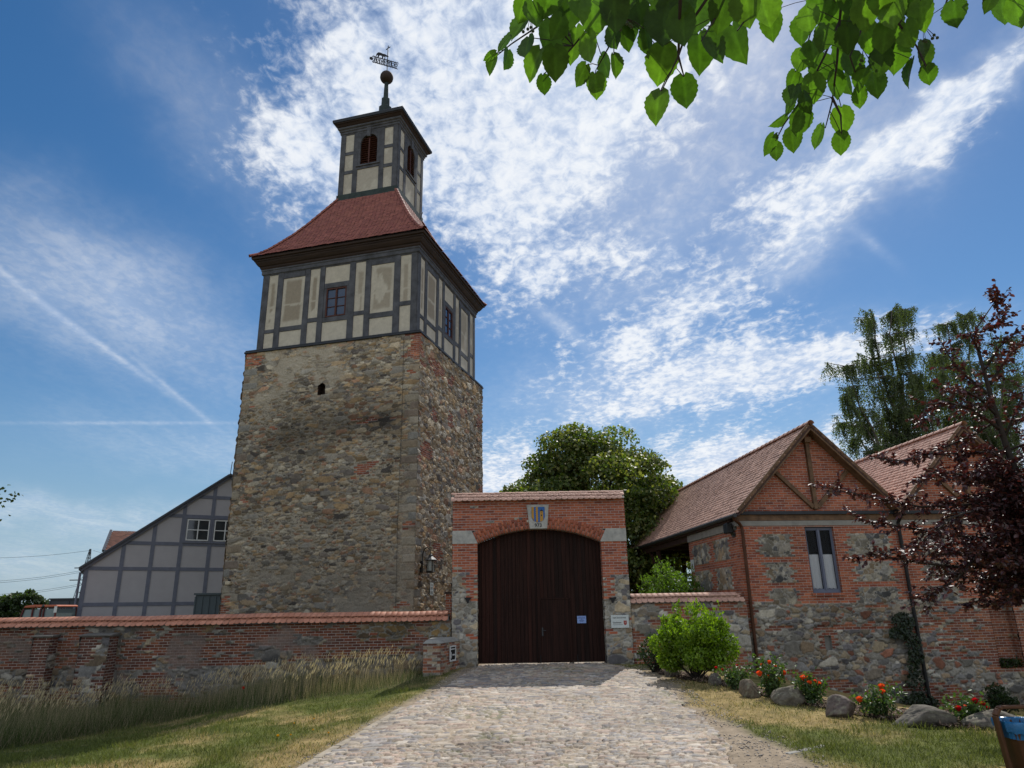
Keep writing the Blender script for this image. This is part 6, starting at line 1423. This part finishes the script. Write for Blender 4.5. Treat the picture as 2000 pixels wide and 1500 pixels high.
rose('rose bush with a tight cluster of orange blooms at the top', 1590, 1378, .40, .62, [(1570, 1331, .075, ORG), (1580, 1330, .06, ORG), (1582, 1338, .055, ORG), (1600, 1342, .065, ORG), (1568, 1342, .05, ORG), (1592, 1334, .04, ORG)], 75)
rose('rose bush with three separate orange blooms between two boulders', 1725, 1403, .50, .58, [(1723, 1348, .07, ORG), (1725, 1357, .06, ORG), (1680, 1373, .07, ORG), (1702, 1372, .03, ORG)], 77)
rose('low rose bush with red blooms by the waste bin', 1898, 1418, .38, .48, [(1906, 1375, .06, REDF), (1920, 1382, .06, REDF), (1930, 1388, .045, REDF), (1873, 1390, .06, REDF), (1885, 1384, .04, ORG)], 79)
for nm in list(bpy.data.objects):
    if nm.name.startswith('dark_rose_foliage'):
        e = at(1289, 1263, nm.location.y - .3) - np.array(nm.location); bloom(nm, e, .085, ORG, 5); bloom(nm, at(1294, 1270, nm.location.y - .3) - np.array(nm.location), .05, ORG, 6)

# ------------------------------------------------------------------ boulders and bark bed
def boulder(label, xa, xb, yt, yb, seed, tone, angular=.0):
    import bmesh
    b = gnd((xa + xb) / 2, yb); sc = np.linalg.norm(b - EYE) / F; w_ = (xb - xa) * sc; h_ = (yb - yt) * sc * .92; d_ = min(w_, .8) * .8; bm = bmesh.new(); bmesh.ops.create_icosphere(bm, subdivisions=5, radius=1); V = np.array([v.co[:] for v in bm.verts]); Fc = np.array([[v.index for v in f.verts] for f in bm.faces]); bm.free()
    g = np.random.default_rng(seed); r = np.ones(len(V))
    for k in range(12):
        n = rvec(1, g)[0]; lim = g.uniform(.62, .92) - angular; dd = V @ n; over = np.maximum(dd * r - lim, 0); r = np.where(dd > .15, np.minimum(r, r - over / np.maximum(dd, .2) * .88), r)
    nz = fbm(V[:, 0] * 3 + seed, V[:, 1] * 3 + V[:, 2] * 2.2, seed, 5) - .5; r = r * (1 + .14 * nz + .06 * (fbm(V[:, 0] * 11, V[:, 1] * 9 + V[:, 2] * 10, seed + 4, 3) - .5))
    P = V * r[:, None] * np.array([w_ / 2, d_ / 2, h_ * .62]); P[:, 2] += h_ * .34
    lich = ss(.55, .68, fbm(V[:, 0] * 4, V[:, 1] * 4 + V[:, 2] * 4, seed + 9, 4)); c = np.array(tone) * .50 * (.6 + .8 * fbm(V[:, 0] * 6, V[:, 1] * 6 + V[:, 2] * 5, seed + 2, 4))[:, None]
    c = c * (1 - .4 * lich[:, None]) + np.array([.30, .29, .20]) * .4 * lich[:, None]
    o = np_mesh('boulder', P, Fc, MT['stone'], None, c, smooth=True); o.location = tuple(b + np.array([0, d_ * .35, -.02])); o.rotation_euler = (0, 0, g.uniform(-.3, .3))
    tag(o, label, 'boulder', 'boulders edging the rose bed')
boulder('small rounded boulder half hidden at the left foot of the bright shrub', 1300, 1328, 1300, 1323, 81, (.25, .21, .165))
boulder('low boulder in the shade between the bright shrub and the first rose bush', 1388, 1412, 1315, 1340, 82, (.20, .17, .14))
boulder('pointed tan boulder left of the tallest rose bush', 1447, 1491, 1327, 1363, 83, (.27, .215, .15), .05)
boulder('smooth round grey boulder between two orange rose bushes', 1514, 1577, 1341, 1379, 84, (.26, .225, .17))
boulder('angular pinkish boulder with a flat top', 1620, 1685, 1362, 1403, 85, (.27, .21, .18), .08)
boulder('longest flat grey boulder, lying before the black downpipe', 1768, 1872, 1386, 1422, 86, (.25, .22, .18), .04)
boulder('boulder partly hidden behind the waste bin', 1916, 2004, 1395, 1427, 87, (.24, .21, .17))
def bark_bed():
    pts = [(1285, 1316), (1330, 1326), (1420, 1342), (1500, 1362), (1600, 1382), (1700, 1402), (1800, 1418), (1930, 1425), (2040, 1428)]
    E_ = [gnd(*p) for p in pts]; ex = np.array([e[0] for e in E_]); ey = np.array([e[1] for e in E_]); xs = np.linspace(ex[0], ex[-1], 150); n = 34; V = []; 
    y1 = np.minimum(22.2, np.interp(xs, ex, ey) + np.interp(xs, [4, 7, 12], [1.5, 2.4, 3.2]))
    wob = .12 * (fbm(xs * 3, xs * 0, 5, 3) - .5)
    for k in range(n):
        f = k / (n - 1); yy = (np.interp(xs, ex, ey) - .08 + wob) * (1 - f) + y1 * f; V.append(np.stack([xs, yy, gz(xs, yy) + .012 + .03 * fbm(xs * 9, yy * 9, 6, 3) * (0 < k < n - 1)], 1))
    V = np.concatenate(V); m_ = len(xs); i, j = np.meshgrid(np.arange(n - 1), np.arange(m_ - 1), indexing='ij'); a = (i * m_ + j).ravel()
    c = np.array([.085, .062, .048]) * (.6 + .8 * fbm(V[:, 0] * 7, V[:, 1] * 7, 9, 4))[:, None]
    tag(np_mesh('soil_bed', V, np.stack([a, a + 1, a + m_ + 1, a + m_], 1), MT['ground'], None, c, smooth=True), kind='structure')
    g = np.random.default_rng(3); k = 5200; f = g.random(k) ** 1.6; x = g.uniform(ex[0], ex[-1], k); e0 = np.interp(x, ex, ey); yy = (e0 - .12) * (1 - f) + np.interp(x, xs, y1) * f
    P = np.stack([x, yy, gz(x, yy) + .03 + .02 * g.random(k)], 1); A = rvec(k, g) * np.array([1, 1, .25])
    o = leaves('bark_chips', P, A, rvec(k, g) * .5 + np.array([0, 0, 1]), g.uniform(.04, .11, k), .035, pick([(.16, .11, .08), (.11, .075, .055), (.22, .16, .12), (.07, .05, .04), (.28, .22, .17)], g.random(k)), MT['ground'], None); tag(o, 'brown bark chips strewn over the rose bed', 'bark mulch', kind='stuff')
bark_bed()
# ivy on the house wall
def ivy():
    base = np.array(hw_(4.55, -.08, .3)); t = thing('ivy', 'dark ivy climbing the fieldstone wall left of the black downpipe', 'ivy', tuple(base), HYAW); g = np.random.default_rng(12)
    path = [(.35, -.06, -1.6), (.2, -.05, -1.0), (.30, -.05, -.4), (.45, -.05, .1), (.15, -.05, .45), (.30, -.05, .9)]; mb = MB(); mb.tube(path, .012, 5); mb.build('stems', MT['twig'], t)
    P = []
    for (cx_, cz, rx, rz_, n) in ((.22, .75, .34, .28, 210), (.05, .45, .38, .16, 90), (.42, .15, .24, .36, 150), (.45, -.25, .22, .2, 70), (.30, -1.0, .26, .6, 110), (.30, -1.5, .6, .25, 240), (.32, -.6, .2, .3, 40)):
        a = g.uniform(0, 6.283, n); r = np.sqrt(g.random(n)); P.append(np.stack([cx_ + rx * r * np.cos(a), -.04 - .09 * g.random(n), cz + rz_ * r * np.sin(a)], 1))
    P = np.concatenate(P); n = len(P); leaves('foliage', P, rvec(n, g) * np.array([1, .4, .6]) + np.array([0, 0, -.7]), np.array([0, -1, .35]) + rvec(n, g) * .5, .085, .08, pick([(.018, .032, .012), (.025, .042, .014), (.012, .024, .01)], g.random(n)), MT['leaf_g'], t, 'oval')
ivy()
p = np.array(hw_(8.15, -.12, -1.15)); 
def niche_growth():
    g = np.random.default_rng(22); t = thing('wall_fern', 'dark tuft of fern on the sill of the bricked niche', 'fern', hw_(8.1, .05, -.33), HYAW); n = 260
    P = np.stack([g.uniform(-.38, .38, n), g.uniform(-.12, .12, n), g.uniform(0, .22, n)], 1); leaves('fronds', P, rvec(n, g) + np.array([0, -.2, .5]), rvec(n, g), .12, .05, pick([(.02, .035, .012), (.03, .05, .015)], g.random(n)), MT['leaf'], t)
niche_growth()
# ------------------------------------------------------------------ waste bin
def waste_bin():
    b = gnd(1985, 1520); 
    Yb = b[1]; t = thing('waste_bin', 'brown metal waste bin with blue liner bag at the lower right', 'bin', tuple(b)); L = lambda px_, py_, Y=Yb: at(px_, py_, Y) - b
    BR = plain('brown_metal', (.10, .042, .017), .5, .25, 6, metal=.2, bump=.1); bl = NT('blue_liner'); f = bl.noise(5, 4); bl.l.new(bl.mix(f, (.01, .10, .24), (.02, .17, .36)), bl.b.inputs['Base Color']); bl.b.inputs['Roughness'].default_value = .28; bl.bump(bl.noise(9, 4), .6, .03)
    x0 = L(1943, 1395)[0]; zt = L(1960, 1381)[2]; zb = -.05; w_ = .62; s_ = .045
    mb = MB(); pr = [(x0 + .06, 0, zb), (x0, 0, zt - .10), (x0 + .055, 0, zt - .02), (x0 + .10, 0, zt), (x0 + w_ - .10, 0, zt), (x0 + w_ - .055, 0, zt - .02), (x0 + w_, 0, zt - .10), (x0 + w_ - .06, 0, zb)]
    for a, c in zip(pr[:-1], pr[1:]): mb.beam(a, c, .04, .10, (0, 1, 0))
    mb.build('frame', BR, t, .008)
    zr_ = L(1960, 1408)[2]; mb = MB(); xa, xb = x0 + .075, x0 + w_ - .075
    mb.add([(xa + .10, -.14, zb + .12), (xb - .10, -.14, zb + .12), (xb - .10, .16, zb + .12), (xa + .10, .16, zb + .12), (xa + .02, -.22, zr_ - .02), (xb - .02, -.22, zr_ - .02), (xb - .02, .24, zr_ - .02), (xa + .02, .24, zr_ - .02)], [(3, 2, 1, 0), (0, 1, 5, 4), (1, 2, 6, 5), (2, 3, 7, 6), (3, 0, 4, 7)])
    mb.build('container', BR, t, .012)
    V = []; Fq = []; n = 64; g = np.random.default_rng(5)
    for i in range(n):
        an = 2 * math.pi * i / n; ca, sa = math.cos(an), math.sin(an); k_ = 1 / max(abs(ca) ** 6 + abs(sa) ** 6, 1e-6) ** (1 / 6)
        rx, ry = (xb - xa) / 2, .24; cx_ = (xa + xb) / 2; cr_ = .010 * math.sin(i * 2.7) + .006 * math.sin(i * 5.1)
        low = zr_ - .115 - .035 * math.sin(an * 1.0 + 2.6) + .01 * math.sin(i * 1.7)
        for (r, z) in ((1.03, low), (1.055, low + .05), (1.06, zr_ - .01), (1.03, zr_ + .012), (.94, zr_ - .004), (.90, zr_ - .20)): V.append((cx_ + ca * k_ * (rx * r + cr_), .01 + sa * k_ * (ry * r + cr_), z))
    for i in range(n):
        for j in range(5): a, c = i * 6 + j, ((i + 1) % n) * 6 + j; Fq.append([a, c, c + 1, a + 1])
    np_mesh('liner_bag', np.array(V), np.array(Fq), bl.mat, t, smooth=True)
waste_bin()
# ------------------------------------------------------------------ grass
def lawn():
    g = np.random.default_rng(17); N = 230000; y = 6.8 + (22 - 6.8) * g.random(N) ** 1.7; half_ = y * .80; x = g.uniform(-1, 1, N) * half_ + (.3 if False else 0)
    c, dry, dm = ground_col(x, y); keep = (dm < .35 + .3 * g.random(N) * (fbm(x * 3, y * 3, 8, 2) > .55)) & ((x < road_l(y) - .02) | (x > road_r(y) + .05)) & ~((x < -1.9) & (y > tall_edge(x) + .3)) & (g.random(N) < .95 - .25 * dry)
    keep &= x < 99
    keep &= ~((x > 3.9) & (y > np.interp(x, [3.9, 5, 6, 8, 11], [21, 18.2, 16.2, 14.2, 13.6])))
    x, y, c, dry = x[keep], y[keep], c[keep], dry[keep]; n = len(x); P = np.stack([x, y, gz(x, y) - .005], 1); gr = fbm(x * 2.2, y * 2.2, 91, 3); tall = ss(.52, .72, gr)
    col = np.array([.14, .16, .04]) * (1 - dry[:, None]) + np.array([.42, .32, .16]) * dry[:, None]; mixg = (g.random(n) < .35)[:, None]; col = np.where(mixg, np.array([.115, .14, .035]), col) * g.uniform(.65, 1.25, (n, 1))
    A = rvec(n, g) * .75 + np.array([0, 0, 1.0]); h = g.uniform(.025, .06, n) * (1 + 1.3 * tall) * (1.15 - .4 * dry)
    tag(leaves('lawn_grass', P, A, rvec(n, g), h * 1.25, .010 + .004 * g.random(n), col, MT['grass'], None, 'diamond', .1), 'short green and straw coloured lawn grass on both sides of the road', 'grass', kind='stuff')
lawn()
def gravel():
    g = np.random.default_rng(29); N = 9000; y = 7 + 15 * g.random(N) ** 1.5; a = road_r(y); b = dirt_r(y); x = np.where(g.random(N) < .75, a - .1 + (b - a + .5) * g.random(N), road_l(y) - .35 * g.random(N)); keep = g.random(N) < ss(.3, .6, fbm(x * 1.5, y * 1.5, 47, 3)); x, y = x[keep], y[keep]; n = len(x)
    O = np.array([(1, 0, 0), (-1, 0, 0), (0, 1, 0), (0, -1, 0), (0, 0, .6), (0, 0, -.6)]); FC = np.array([(0, 2, 4), (2, 1, 4), (1, 3, 4), (3, 0, 4), (2, 0, 5), (1, 2, 5), (3, 1, 5), (0, 3, 5)])
    s = .006 + .020 * g.random(n) ** 3; V = O[None] * s[:, None, None] * g.uniform(.6, 1.3, (n, 1, 3)) + np.stack([x, y, gz(x, y) + .004], 1)[:, None]; c = pick([(.34, .29, .23), (.24, .21, .18), (.42, .36, .29), (.18, .16, .15)], g.random(n))
    tag(np_mesh('gravel', V.reshape(-1, 3), (FC[None] + (np.arange(n) * 6)[:, None, None]).reshape(-1, 3), MT['cobble'], None, np.repeat(c, 6, 0)), 'small loose stones on the sandy verge of the cobbled road', 'gravel', kind='stuff')
gravel()
def tall_grass():
    g = np.random.default_rng(19); N = 95000; x = -2.0 - 15 * g.random(N) ** .9; y = g.uniform(10.5, 22.2, N); e = tall_edge(x); den = ss(-.1, .9, y - e + .7 * (fbm(x * 1.2, y * 1.2, 23, 3) - .5)); keep = (g.random(N) < den * .9) & ~((x > -2.75) & (y > 20.4)) & ~((x < -13.2) & (x > -14.4) & (y > 21.4)) & ~((x < -11.6) & (x > -12.9) & (y > 21))
    x, y = x[keep], y[keep]; n = len(x); hs = ss(0, 1.2, y - tall_edge(x)); h = (.16 + .40 * hs) * (.40 + .6 * ss(-2.6, -7.0, x)) * g.uniform(.6, 1.2, n) * (.75 + .5 * fbm(x * .8, y * .8, 29, 3)); P = np.stack([x, y, gz(x, y) - .02], 1)
    dry = g.random(n) < (.22 + .12 * hs); col = np.where(dry[:, None], np.array([.34, .28, .18]), np.array([.09, .125, .04])) * g.uniform(.6, 1.25, (n, 1))
    A = rvec(n, g) * np.array([.45, .45, 0]) + np.array([.10, 0, 1.0])
    o = leaves('tall_grass', P, A, rvec(n, g), h, .0085, col, MT['grass'], None, 'blade'); tag(o, 'unmown tall meadow grass along the foot of the old wall', 'meadow grass', kind='stuff')
    # seed stalks
    m_ = 15000; x = -2.6 - 14 * g.random(m_); y = g.uniform(11, 22.0, m_); keep = (y - tall_edge(x) > .25 + .5 * g.random(m_) - .7 * ss(-7.0, -6.0, x) * ss(-2.8, -3.4, x)) & (fbm(x * .9, y * .9, 33, 2) > .36) & ~((x < -13.2) & (x > -14.4) & (y > 21.4)) & ~((x < -11.6) & (x > -12.9) & (y > 21)); x, y = x[keep], y[keep]; n = len(x)
    h = g.uniform(.55, .9, n) * (.5 + .5 * ss(-2.6, -3.6, x)) * (.8 + .35 * fbm(x * .7, y * .7, 37, 2)); P = np.stack([x, y, gz(x, y)], 1); A = rvec(n, g) * np.array([.18, .18, 0]) + np.array([.07, 0, 1.0]); A /= np.linalg.norm(A, axis=1, keepdims=True)
    tip = P + A * h[:, None]; col = np.array([.50, .40, .25]) * g.uniform(.7, 1.2, (n, 1))
    P2 = np.concatenate([P, tip - A * .02]); A2 = np.concatenate([A, A + np.array([.22, 0, -.1]) + rvec(n, g) * .12]); L2 = np.concatenate([h, g.uniform(.10, .19, n)]); W2 = np.concatenate([np.full(n, .004), g.uniform(.010, .019, n)]); C2 = np.concatenate([col * .8, col * 1.1])
    o = leaves('grass_seed_heads', P2, A2, rvec(2 * n, g), L2, W2, C2, MT['grass'], None, 'diamond', .1); tag(o, 'pale straw coloured seed heads above the tall grass', 'meadow grass', kind='stuff')
tall_grass()
def small_flower(name, label, px_, py_, col, r, group, z, seed, cat):
    b = gnd(px_, py_ + 4); t = thing(name, label, cat, tuple(b), group=group); mb = MB(); mb.tube([(0, 0, 0), (.01, 0, z)], .004, 4); mb.build('stem', MT['stem'], t); bloom(t, np.array([.01, 0, z]), r, col, seed); return t
b_ = small_flower('poppy', 'single red poppy at the edge of the tall grass', 471, 1378, (.65, .03, .012), .048, None, .42, 3, 'flower')
for k, (a, c, l) in enumerate(((541, 1450, 'largest yellow flower in the lawn, farthest left'), (566, 1447, 'yellow flower just right of the largest one in the lawn'), (573, 1423, 'yellow flower in the grass above the lawn pair'), (610, 1437, 'small yellow flower in the middle of the lawn group'), (612, 1414, 'yellow flower nearest the tall grass'), (640, 1443, 'yellow flower farthest right in the lawn'))):
    small_flower('yellow_flower', l, a, c - 6, (.75, .48, .01), .018 if k else .028, 'yellow flowers in the lawn', .06, 30 + k, 'flower')

# ------------------------------------------------------------------ overhanging linden branch, close to the viewer
def big_leaf_template(seed):
    """heart shaped toothed leaf with sunk veins: returns verts (x across, y along, z), faces"""
    g = np.random.default_rng(seed); rows = 15; half_n = 5; V = []; Fc = []; asym = g.uniform(-.06, .06); curl = g.uniform(.02, .42); tipb = g.uniform(-.38, .12)
    prof = np.interp(np.linspace(0, 1, rows), [0, .06, .15, .28, .42, .56, .70, .82, .90, .95, 1.0], [.10, .33, .45, .51, .515, .47, .375, .25, .13, .05, .0])
    for i in range(rows):
        f = i / (rows - 1); wv = prof[i] * (1 + .045 * (1 if i % 2 else -1) * (0 < i < rows - 2))
        for j in range(-half_n, half_n + 1):
            a = j / half_n; ww_ = wv * (1 + asym * np.sign(a)); x = a * ww_; back = -.13 * math.exp(-((f - .0) / .09) ** 2) * abs(a) ** .8 * 1.0
            y = f + back + .06 * abs(a) * (1 - f) * 0
            vein = .012 * math.cos((f * 7.5 - abs(a) * 1.6) * 2 * math.pi) * abs(a) * (1 - abs(a) * .3)
            z = curl * abs(x) ** 1.4 * .9 - .02 * math.exp(-(a / .12) ** 2) + vein + tipb * f * f + .02 * math.sin(6 * f + seed) * a
            V.append((x, y, z))
    m_ = 2 * half_n + 1
    for i in range(rows - 1):
        for j in range(m_ - 1): Fc.append((i * m_ + j, i * m_ + j + 1, (i + 1) * m_ + j + 1, (i + 1) * m_ + j))
    return np.array(V), np.array(Fc)
def overhang():
    t = thing('linden_branch', 'overhanging linden tree whose leafy branch tips hang into the top of the view', 'tree', (3.2, -3.4, float(gz(3.2, -3.4)))); base = np.array(t.location); g = np.random.default_rng(23); q = random.Random(23)
    T = [big_leaf_template(k) for k in range(12)]; V = []; Fq = []; C = []; n0 = 0; pal = [(.05, .105, .016), (.065, .13, .018), (.042, .085, .016), (.075, .14, .02)]
    tw = MB(); frt = MB()
    VIEW = lambda p: (p - EYE) / np.linalg.norm(p - EYE)
    def leaf(p, ax, nr, L, w_=None):
        nonlocal n0
        ax = ax / np.linalg.norm(ax); sd = np.cross(ax, nr); sd /= np.linalg.norm(sd); nn = np.cross(sd, ax); tv, tf = T[q.randrange(12)]; w_ = w_ or L * q.uniform(.74, .90)
        V.append(p - base + sd * (tv[:, 0:1] * w_) + ax * (tv[:, 1:2] * L) + nn * (tv[:, 2:3] * L)); Fq.append(tf + n0); n0 += len(tv)
        col = np.array(pal[q.randrange(4)]) * q.uniform(.6, 1.3); vein = np.where((np.abs(tv[:, 0]) < .02), 1.35, 1.0); C.append(np.tile(col, (len(tv), 1)) * vein[:, None])
    def hang(px_, py_, size, dist, ang=0.0, tilt=None):
        """leaf whose middle lies towards pixel (px, py), hanging mostly down; ang turns it in the view, tilt turns its face"""
        d = ray(px_, py_); d = d / np.linalg.norm(d); c = EYE + d * dist; L = size * dist / F * .78
        a = R_(ang); ax = -CAM_U * math.cos(a) + CAM_R * math.sin(a); ax = ax + d * q.uniform(-.35, .35)
        tl = R_(tilt if tilt is not None else q.uniform(-38, 38)); side = np.cross(d, ax); nr = -d * math.cos(tl) + side * math.sin(tl) + np.array([0, 0, .25]); p0 = c - ax / np.linalg.norm(ax) * L * .52; leaf(p0, ax, nr, L)
        return p0
    def petiole(p0, j): mid = (p0 + j) / 2 + np.array([0, 0, .004]); tw.tube([p0 - base, mid - base, j - base], .0008 * 1.3, 4, cap=False)
    # measured leaves of the two hanging sprays: px, py, length in px, turn, tilt
    left = [(958, 128, 42, -25, 30), (955, 110, 34, -60, 40), (990, 118, 52, -8, 50), (985, 85, 50, -35, 55), (1012, 55, 62, -40, 50), (1018, 22, 60, -15, 30), (1045, 30, 60, 10, 20), (1030, 95, 58, -5, 40), (1040, 128, 72, -25, 35), (1085, 125, 72, 5, 10), (1062, 168, 44, 5, 15), (1070, 75, 76, -20, 25), (1118, 92, 80, -10, 15),
        (1150, 95, 70, 10, 40), (1134, 150, 56, -25, 35), (1165, 170, 58, 5, 15), (1183, 132, 60, 20, 45), (1205, 130, 50, 15, 35), (1200, 75, 60, 15, 30), (1262, 85, 60, 8, 45), (1225, 75, 58, 20, 30), (1290, 130, 86, -12, 5), (1338, 184, 76, 5, 5), (1280, 208, 74, -18, 30), (1300, 50, 98, -5, 10), (1335, 55, 84, 8, 20), (1370, 105, 82, 8, 25), (1395, 95, 76, 20, 40), (1437, 85, 90, 12, 25),
        (1110, 30, 76, -10, 10), (1160, 35, 82, 5, 15), (1200, 28, 86, 0, 20), (1250, 30, 70, 12, 20), (1090, 55, 60, -20, 30), (1235, 50, 62, -8, 35), (1362, 30, 96, 0, 5), (1410, 25, 86, -8, 15), (1460, 20, 80, 8, 20), (1495, 20, 80, 15, 25), (1140, 8, 80, 0, 0), (1330, 5, 90, 10, 10), (1210, 3, 80, -10, 10), (1070, 5, 70, -15, 10)]
    right = [(1500, 285, 50, -28, 45), (1516, 298, 40, 0, 10), (1548, 276, 56, 5, 5), (1522, 238, 44, -40, 65), (1565, 240, 60, -5, 20), (1598, 270, 52, -15, 45), (1642, 283, 50, 0, 5), (1646, 236, 58, 6, 10), (1680, 193, 44, 0, 15), (1548, 190, 56, -12, 15), (1540, 208, 50, -20, 60), (1590, 175, 60, 5, 15), (1632, 170, 58, 0, 40), (1712, 165, 58, 15, 20), (1680, 155, 48, -25, 30), (1652, 165, 50, 8, 45),
        (1813, 148, 40, 10, 10), (1812, 107, 54, 18, 40), (1865, 28, 52, 5, 10), (1768, 142, 56, -25, 70), (1565, 60, 56, -12, 20), (1562, 122, 52, -10, 20), (1588, 108, 58, 5, 15), (1640, 118, 60, -5, 30), (1700, 78, 66, 20, 15), (1720, 125, 60, -12, 15), (1750, 115, 62, 5, 30), (1800, 32, 62, 5, 10), (1655, 80, 56, 0, 10), (1610, 75, 60, -8, 20), (1580, 40, 56, 5, 15), (1630, 38, 62, -5, 10), (1690, 30, 62, 8, 10), (1745, 30, 62, -5, 15), (1602, 140, 62, -5, 10), (1665, 130, 58, 10, 20), (1775, 70, 56, 15, 25), (1730, 75, 58, 0, 20),
        (1960, 25, 54, 5, 20), (1990, 28, 60, 10, 10), (1935, 2, 40, -10, 30), (1600, 15, 60, 0, 0), (1660, 5, 60, 10, 0), (1720, 2, 62, 0, 10), (1780, 5, 60, 0, 10), (1505, 52, 60, -5, 20), (1548, 160, 46, -15, 30), (1575, 205, 50, 15, 45)]
    # twigs: (pixel path, distance)
    twigs = [([(1200, -60), (1120, 10), (1060, 45), (1000, 85), (958, 118)], 1.75), ([(1230, -60), (1160, 40), (1120, 90), (1075, 140)], 1.7), ([(1300, -70), (1220, 20), (1190, 90), (1165, 135)], 1.65), ([(1420, -60), (1345, 50), (1325, 110), (1292, 178)], 1.5), ([(1330, -40), (1325, 110), (1336, 150)], 1.5), ([(1440, -60), (1400, 30), (1370, 80)], 1.55), ([(1480, -60), (1470, 20), (1440, 60)], 1.5), ([(1230, -50), (1215, 30), (1255, 60)], 1.7),
        ([(1650, -60), (1640, 40), (1610, 110), (1575, 180), (1530, 245), (1515, 275)], 2.05), ([(1640, 40), (1635, 120), (1625, 200), (1612, 250)], 2.0), ([(1625, 190), (1642, 225), (1644, 262)], 2.0), ([(1700, -60), (1690, 40), (1660, 110), (1680, 170)], 2.0), ([(1730, -60), (1750, 40), (1790, 90), (1808, 130)], 2.0), ([(1770, -50), (1760, 40), (1725, 110)], 2.05), ([(1880, -60), (1850, 0), (1845, 12)], 2.1), ([(1990, -70), (1975, -10), (1970, 10)], 2.0), ([(1610, -50), (1590, 40), (1570, 110)], 2.1), ([(1820, -60), (1810, 5)], 2.0)]
    TP = []
    for pts, dist in twigs:
        W_ = []
        for i, (a, b) in enumerate(pts): d = ray(a, b); d /= np.linalg.norm(d); W_.append(EYE + d * (dist + .05 * math.sin(i * 2.1 + a)))
        tw.tube([w_ - base for w_ in W_], np.linspace(.0035, .0012, len(W_)), 6)
        for a, b in zip(W_[:-1], W_[1:]): TP += [a + (b - a) * k / 6 for k in range(7)]
        # joins up to the limb above the frame
    TP = np.array(TP)
    for lst, d0 in ((left, 1.62), (right, 2.02)):
        for (a, b, s_, an, tl) in lst:
            p0 = hang(a, b, s_, d0 + q.uniform(-.14, .14), an, tl * q.choice((-1, 1))); k = np.argmin(((TP - p0) ** 2).sum(1) + .02 * (TP[:, 2] < p0[2])); petiole(p0, TP[k])
    # denser foliage higher up, mostly above the frame, which shades the sprays
    for k in range(64):
        a = q.uniform(1030, 1930); b = q.uniform(-360, -40)
        if 1480 < a < 1570 and b > -60: continue
        if 1830 < a and b > -20: continue
        p0 = hang(a, b, q.uniform(60, 92), q.uniform(1.5, 2.4), q.uniform(-30, 30))
    for k in range(22):
        a = q.choice([q.uniform(1090, 1450), q.uniform(1585, 1790)]); b = q.uniform(-20, 40) if a < 1500 else q.uniform(-10, 100)
        hang(a, b, q.uniform(52, 74), q.uniform(1.75, 2.35) if a < 1500 else q.uniform(2.1, 2.6), q.uniform(-30, 30))
    np_mesh('crown', np.concatenate(V), np.concatenate(Fq), MT['leaf_f'], t, np.concatenate(C), smooth=True)
    for (a, b, dist) in ((1037, 48, 1.7), (1100, 60, 1.68), (1808, 70, 2.0), (1690, 118, 2.0), (1215, 48, 1.62), (1085, 40, 1.72)):
        d = ray(a, b); d /= np.linalg.norm(d); p = EYE + d * dist - base
        for k in range(6):
            e = p + np.array([q.uniform(-.018, .018), q.uniform(-.018, .018), q.uniform(-.03, .0)]); tw.tube([p + np.array([0, 0, .03]), e], .0006, 4, cap=False)
            frt.lathe([(.0005, -.0035), (.003, -.002), (.0035, .0005), (.002, .003), (.0004, .0036)], e, 7)
    frt.build('fruits', MT['stem'], t, smooth=True)
    # limbs back to a trunk behind the viewer
    top = EYE + ray(1350, -420) / np.linalg.norm(ray(1350, -420)) * 1.9 - base; top2 = EYE + ray(1720, -400) / np.linalg.norm(ray(1720, -400)) * 2.3 - base
    for w0, tp in (((1200, -60, 1.75), top), ((1300, -70, 1.65), top), ((1420, -60, 1.5), top), ((1480, -60, 1.5), top), ((1650, -60, 2.05), top2), ((1700, -60, 2.0), top2), ((1730, -60, 2.0), top2), ((1880, -60, 2.1), top2), ((1990, -70, 2.0), top2), ((1330, -40, 1.5), top), ((1610, -50, 2.1), top2)):
        d = ray(w0[0], w0[1]); d /= np.linalg.norm(d); tw.tube([EYE + d * w0[2] - base, tp], [.0035, .007], 6, cap=False)
    tw.build('twigs', MT['twig'], t, fix=False)
    mb = MB(); mb.tube([(0, 0, -.3), (0, .1, 2.2), (-.2, .5, 4.4), (-.3, .6, 6.5)], [.30, .24, .2, .12], 12)
    mid = np.array([-.3, 1.6, 4.9]); mb.tube([(-.1, .3, 3.6), mid, (mid + top) / 2 + np.array([0, 0, .35]), top], [.12, .08, .04, .009], 9); mb.tube([mid, (mid + top2) / 2 + np.array([0, 0, .25]), top2], [.07, .035, .009], 8)
    mb.build('trunk', MT['bark'], t, smooth=True)
overhang()
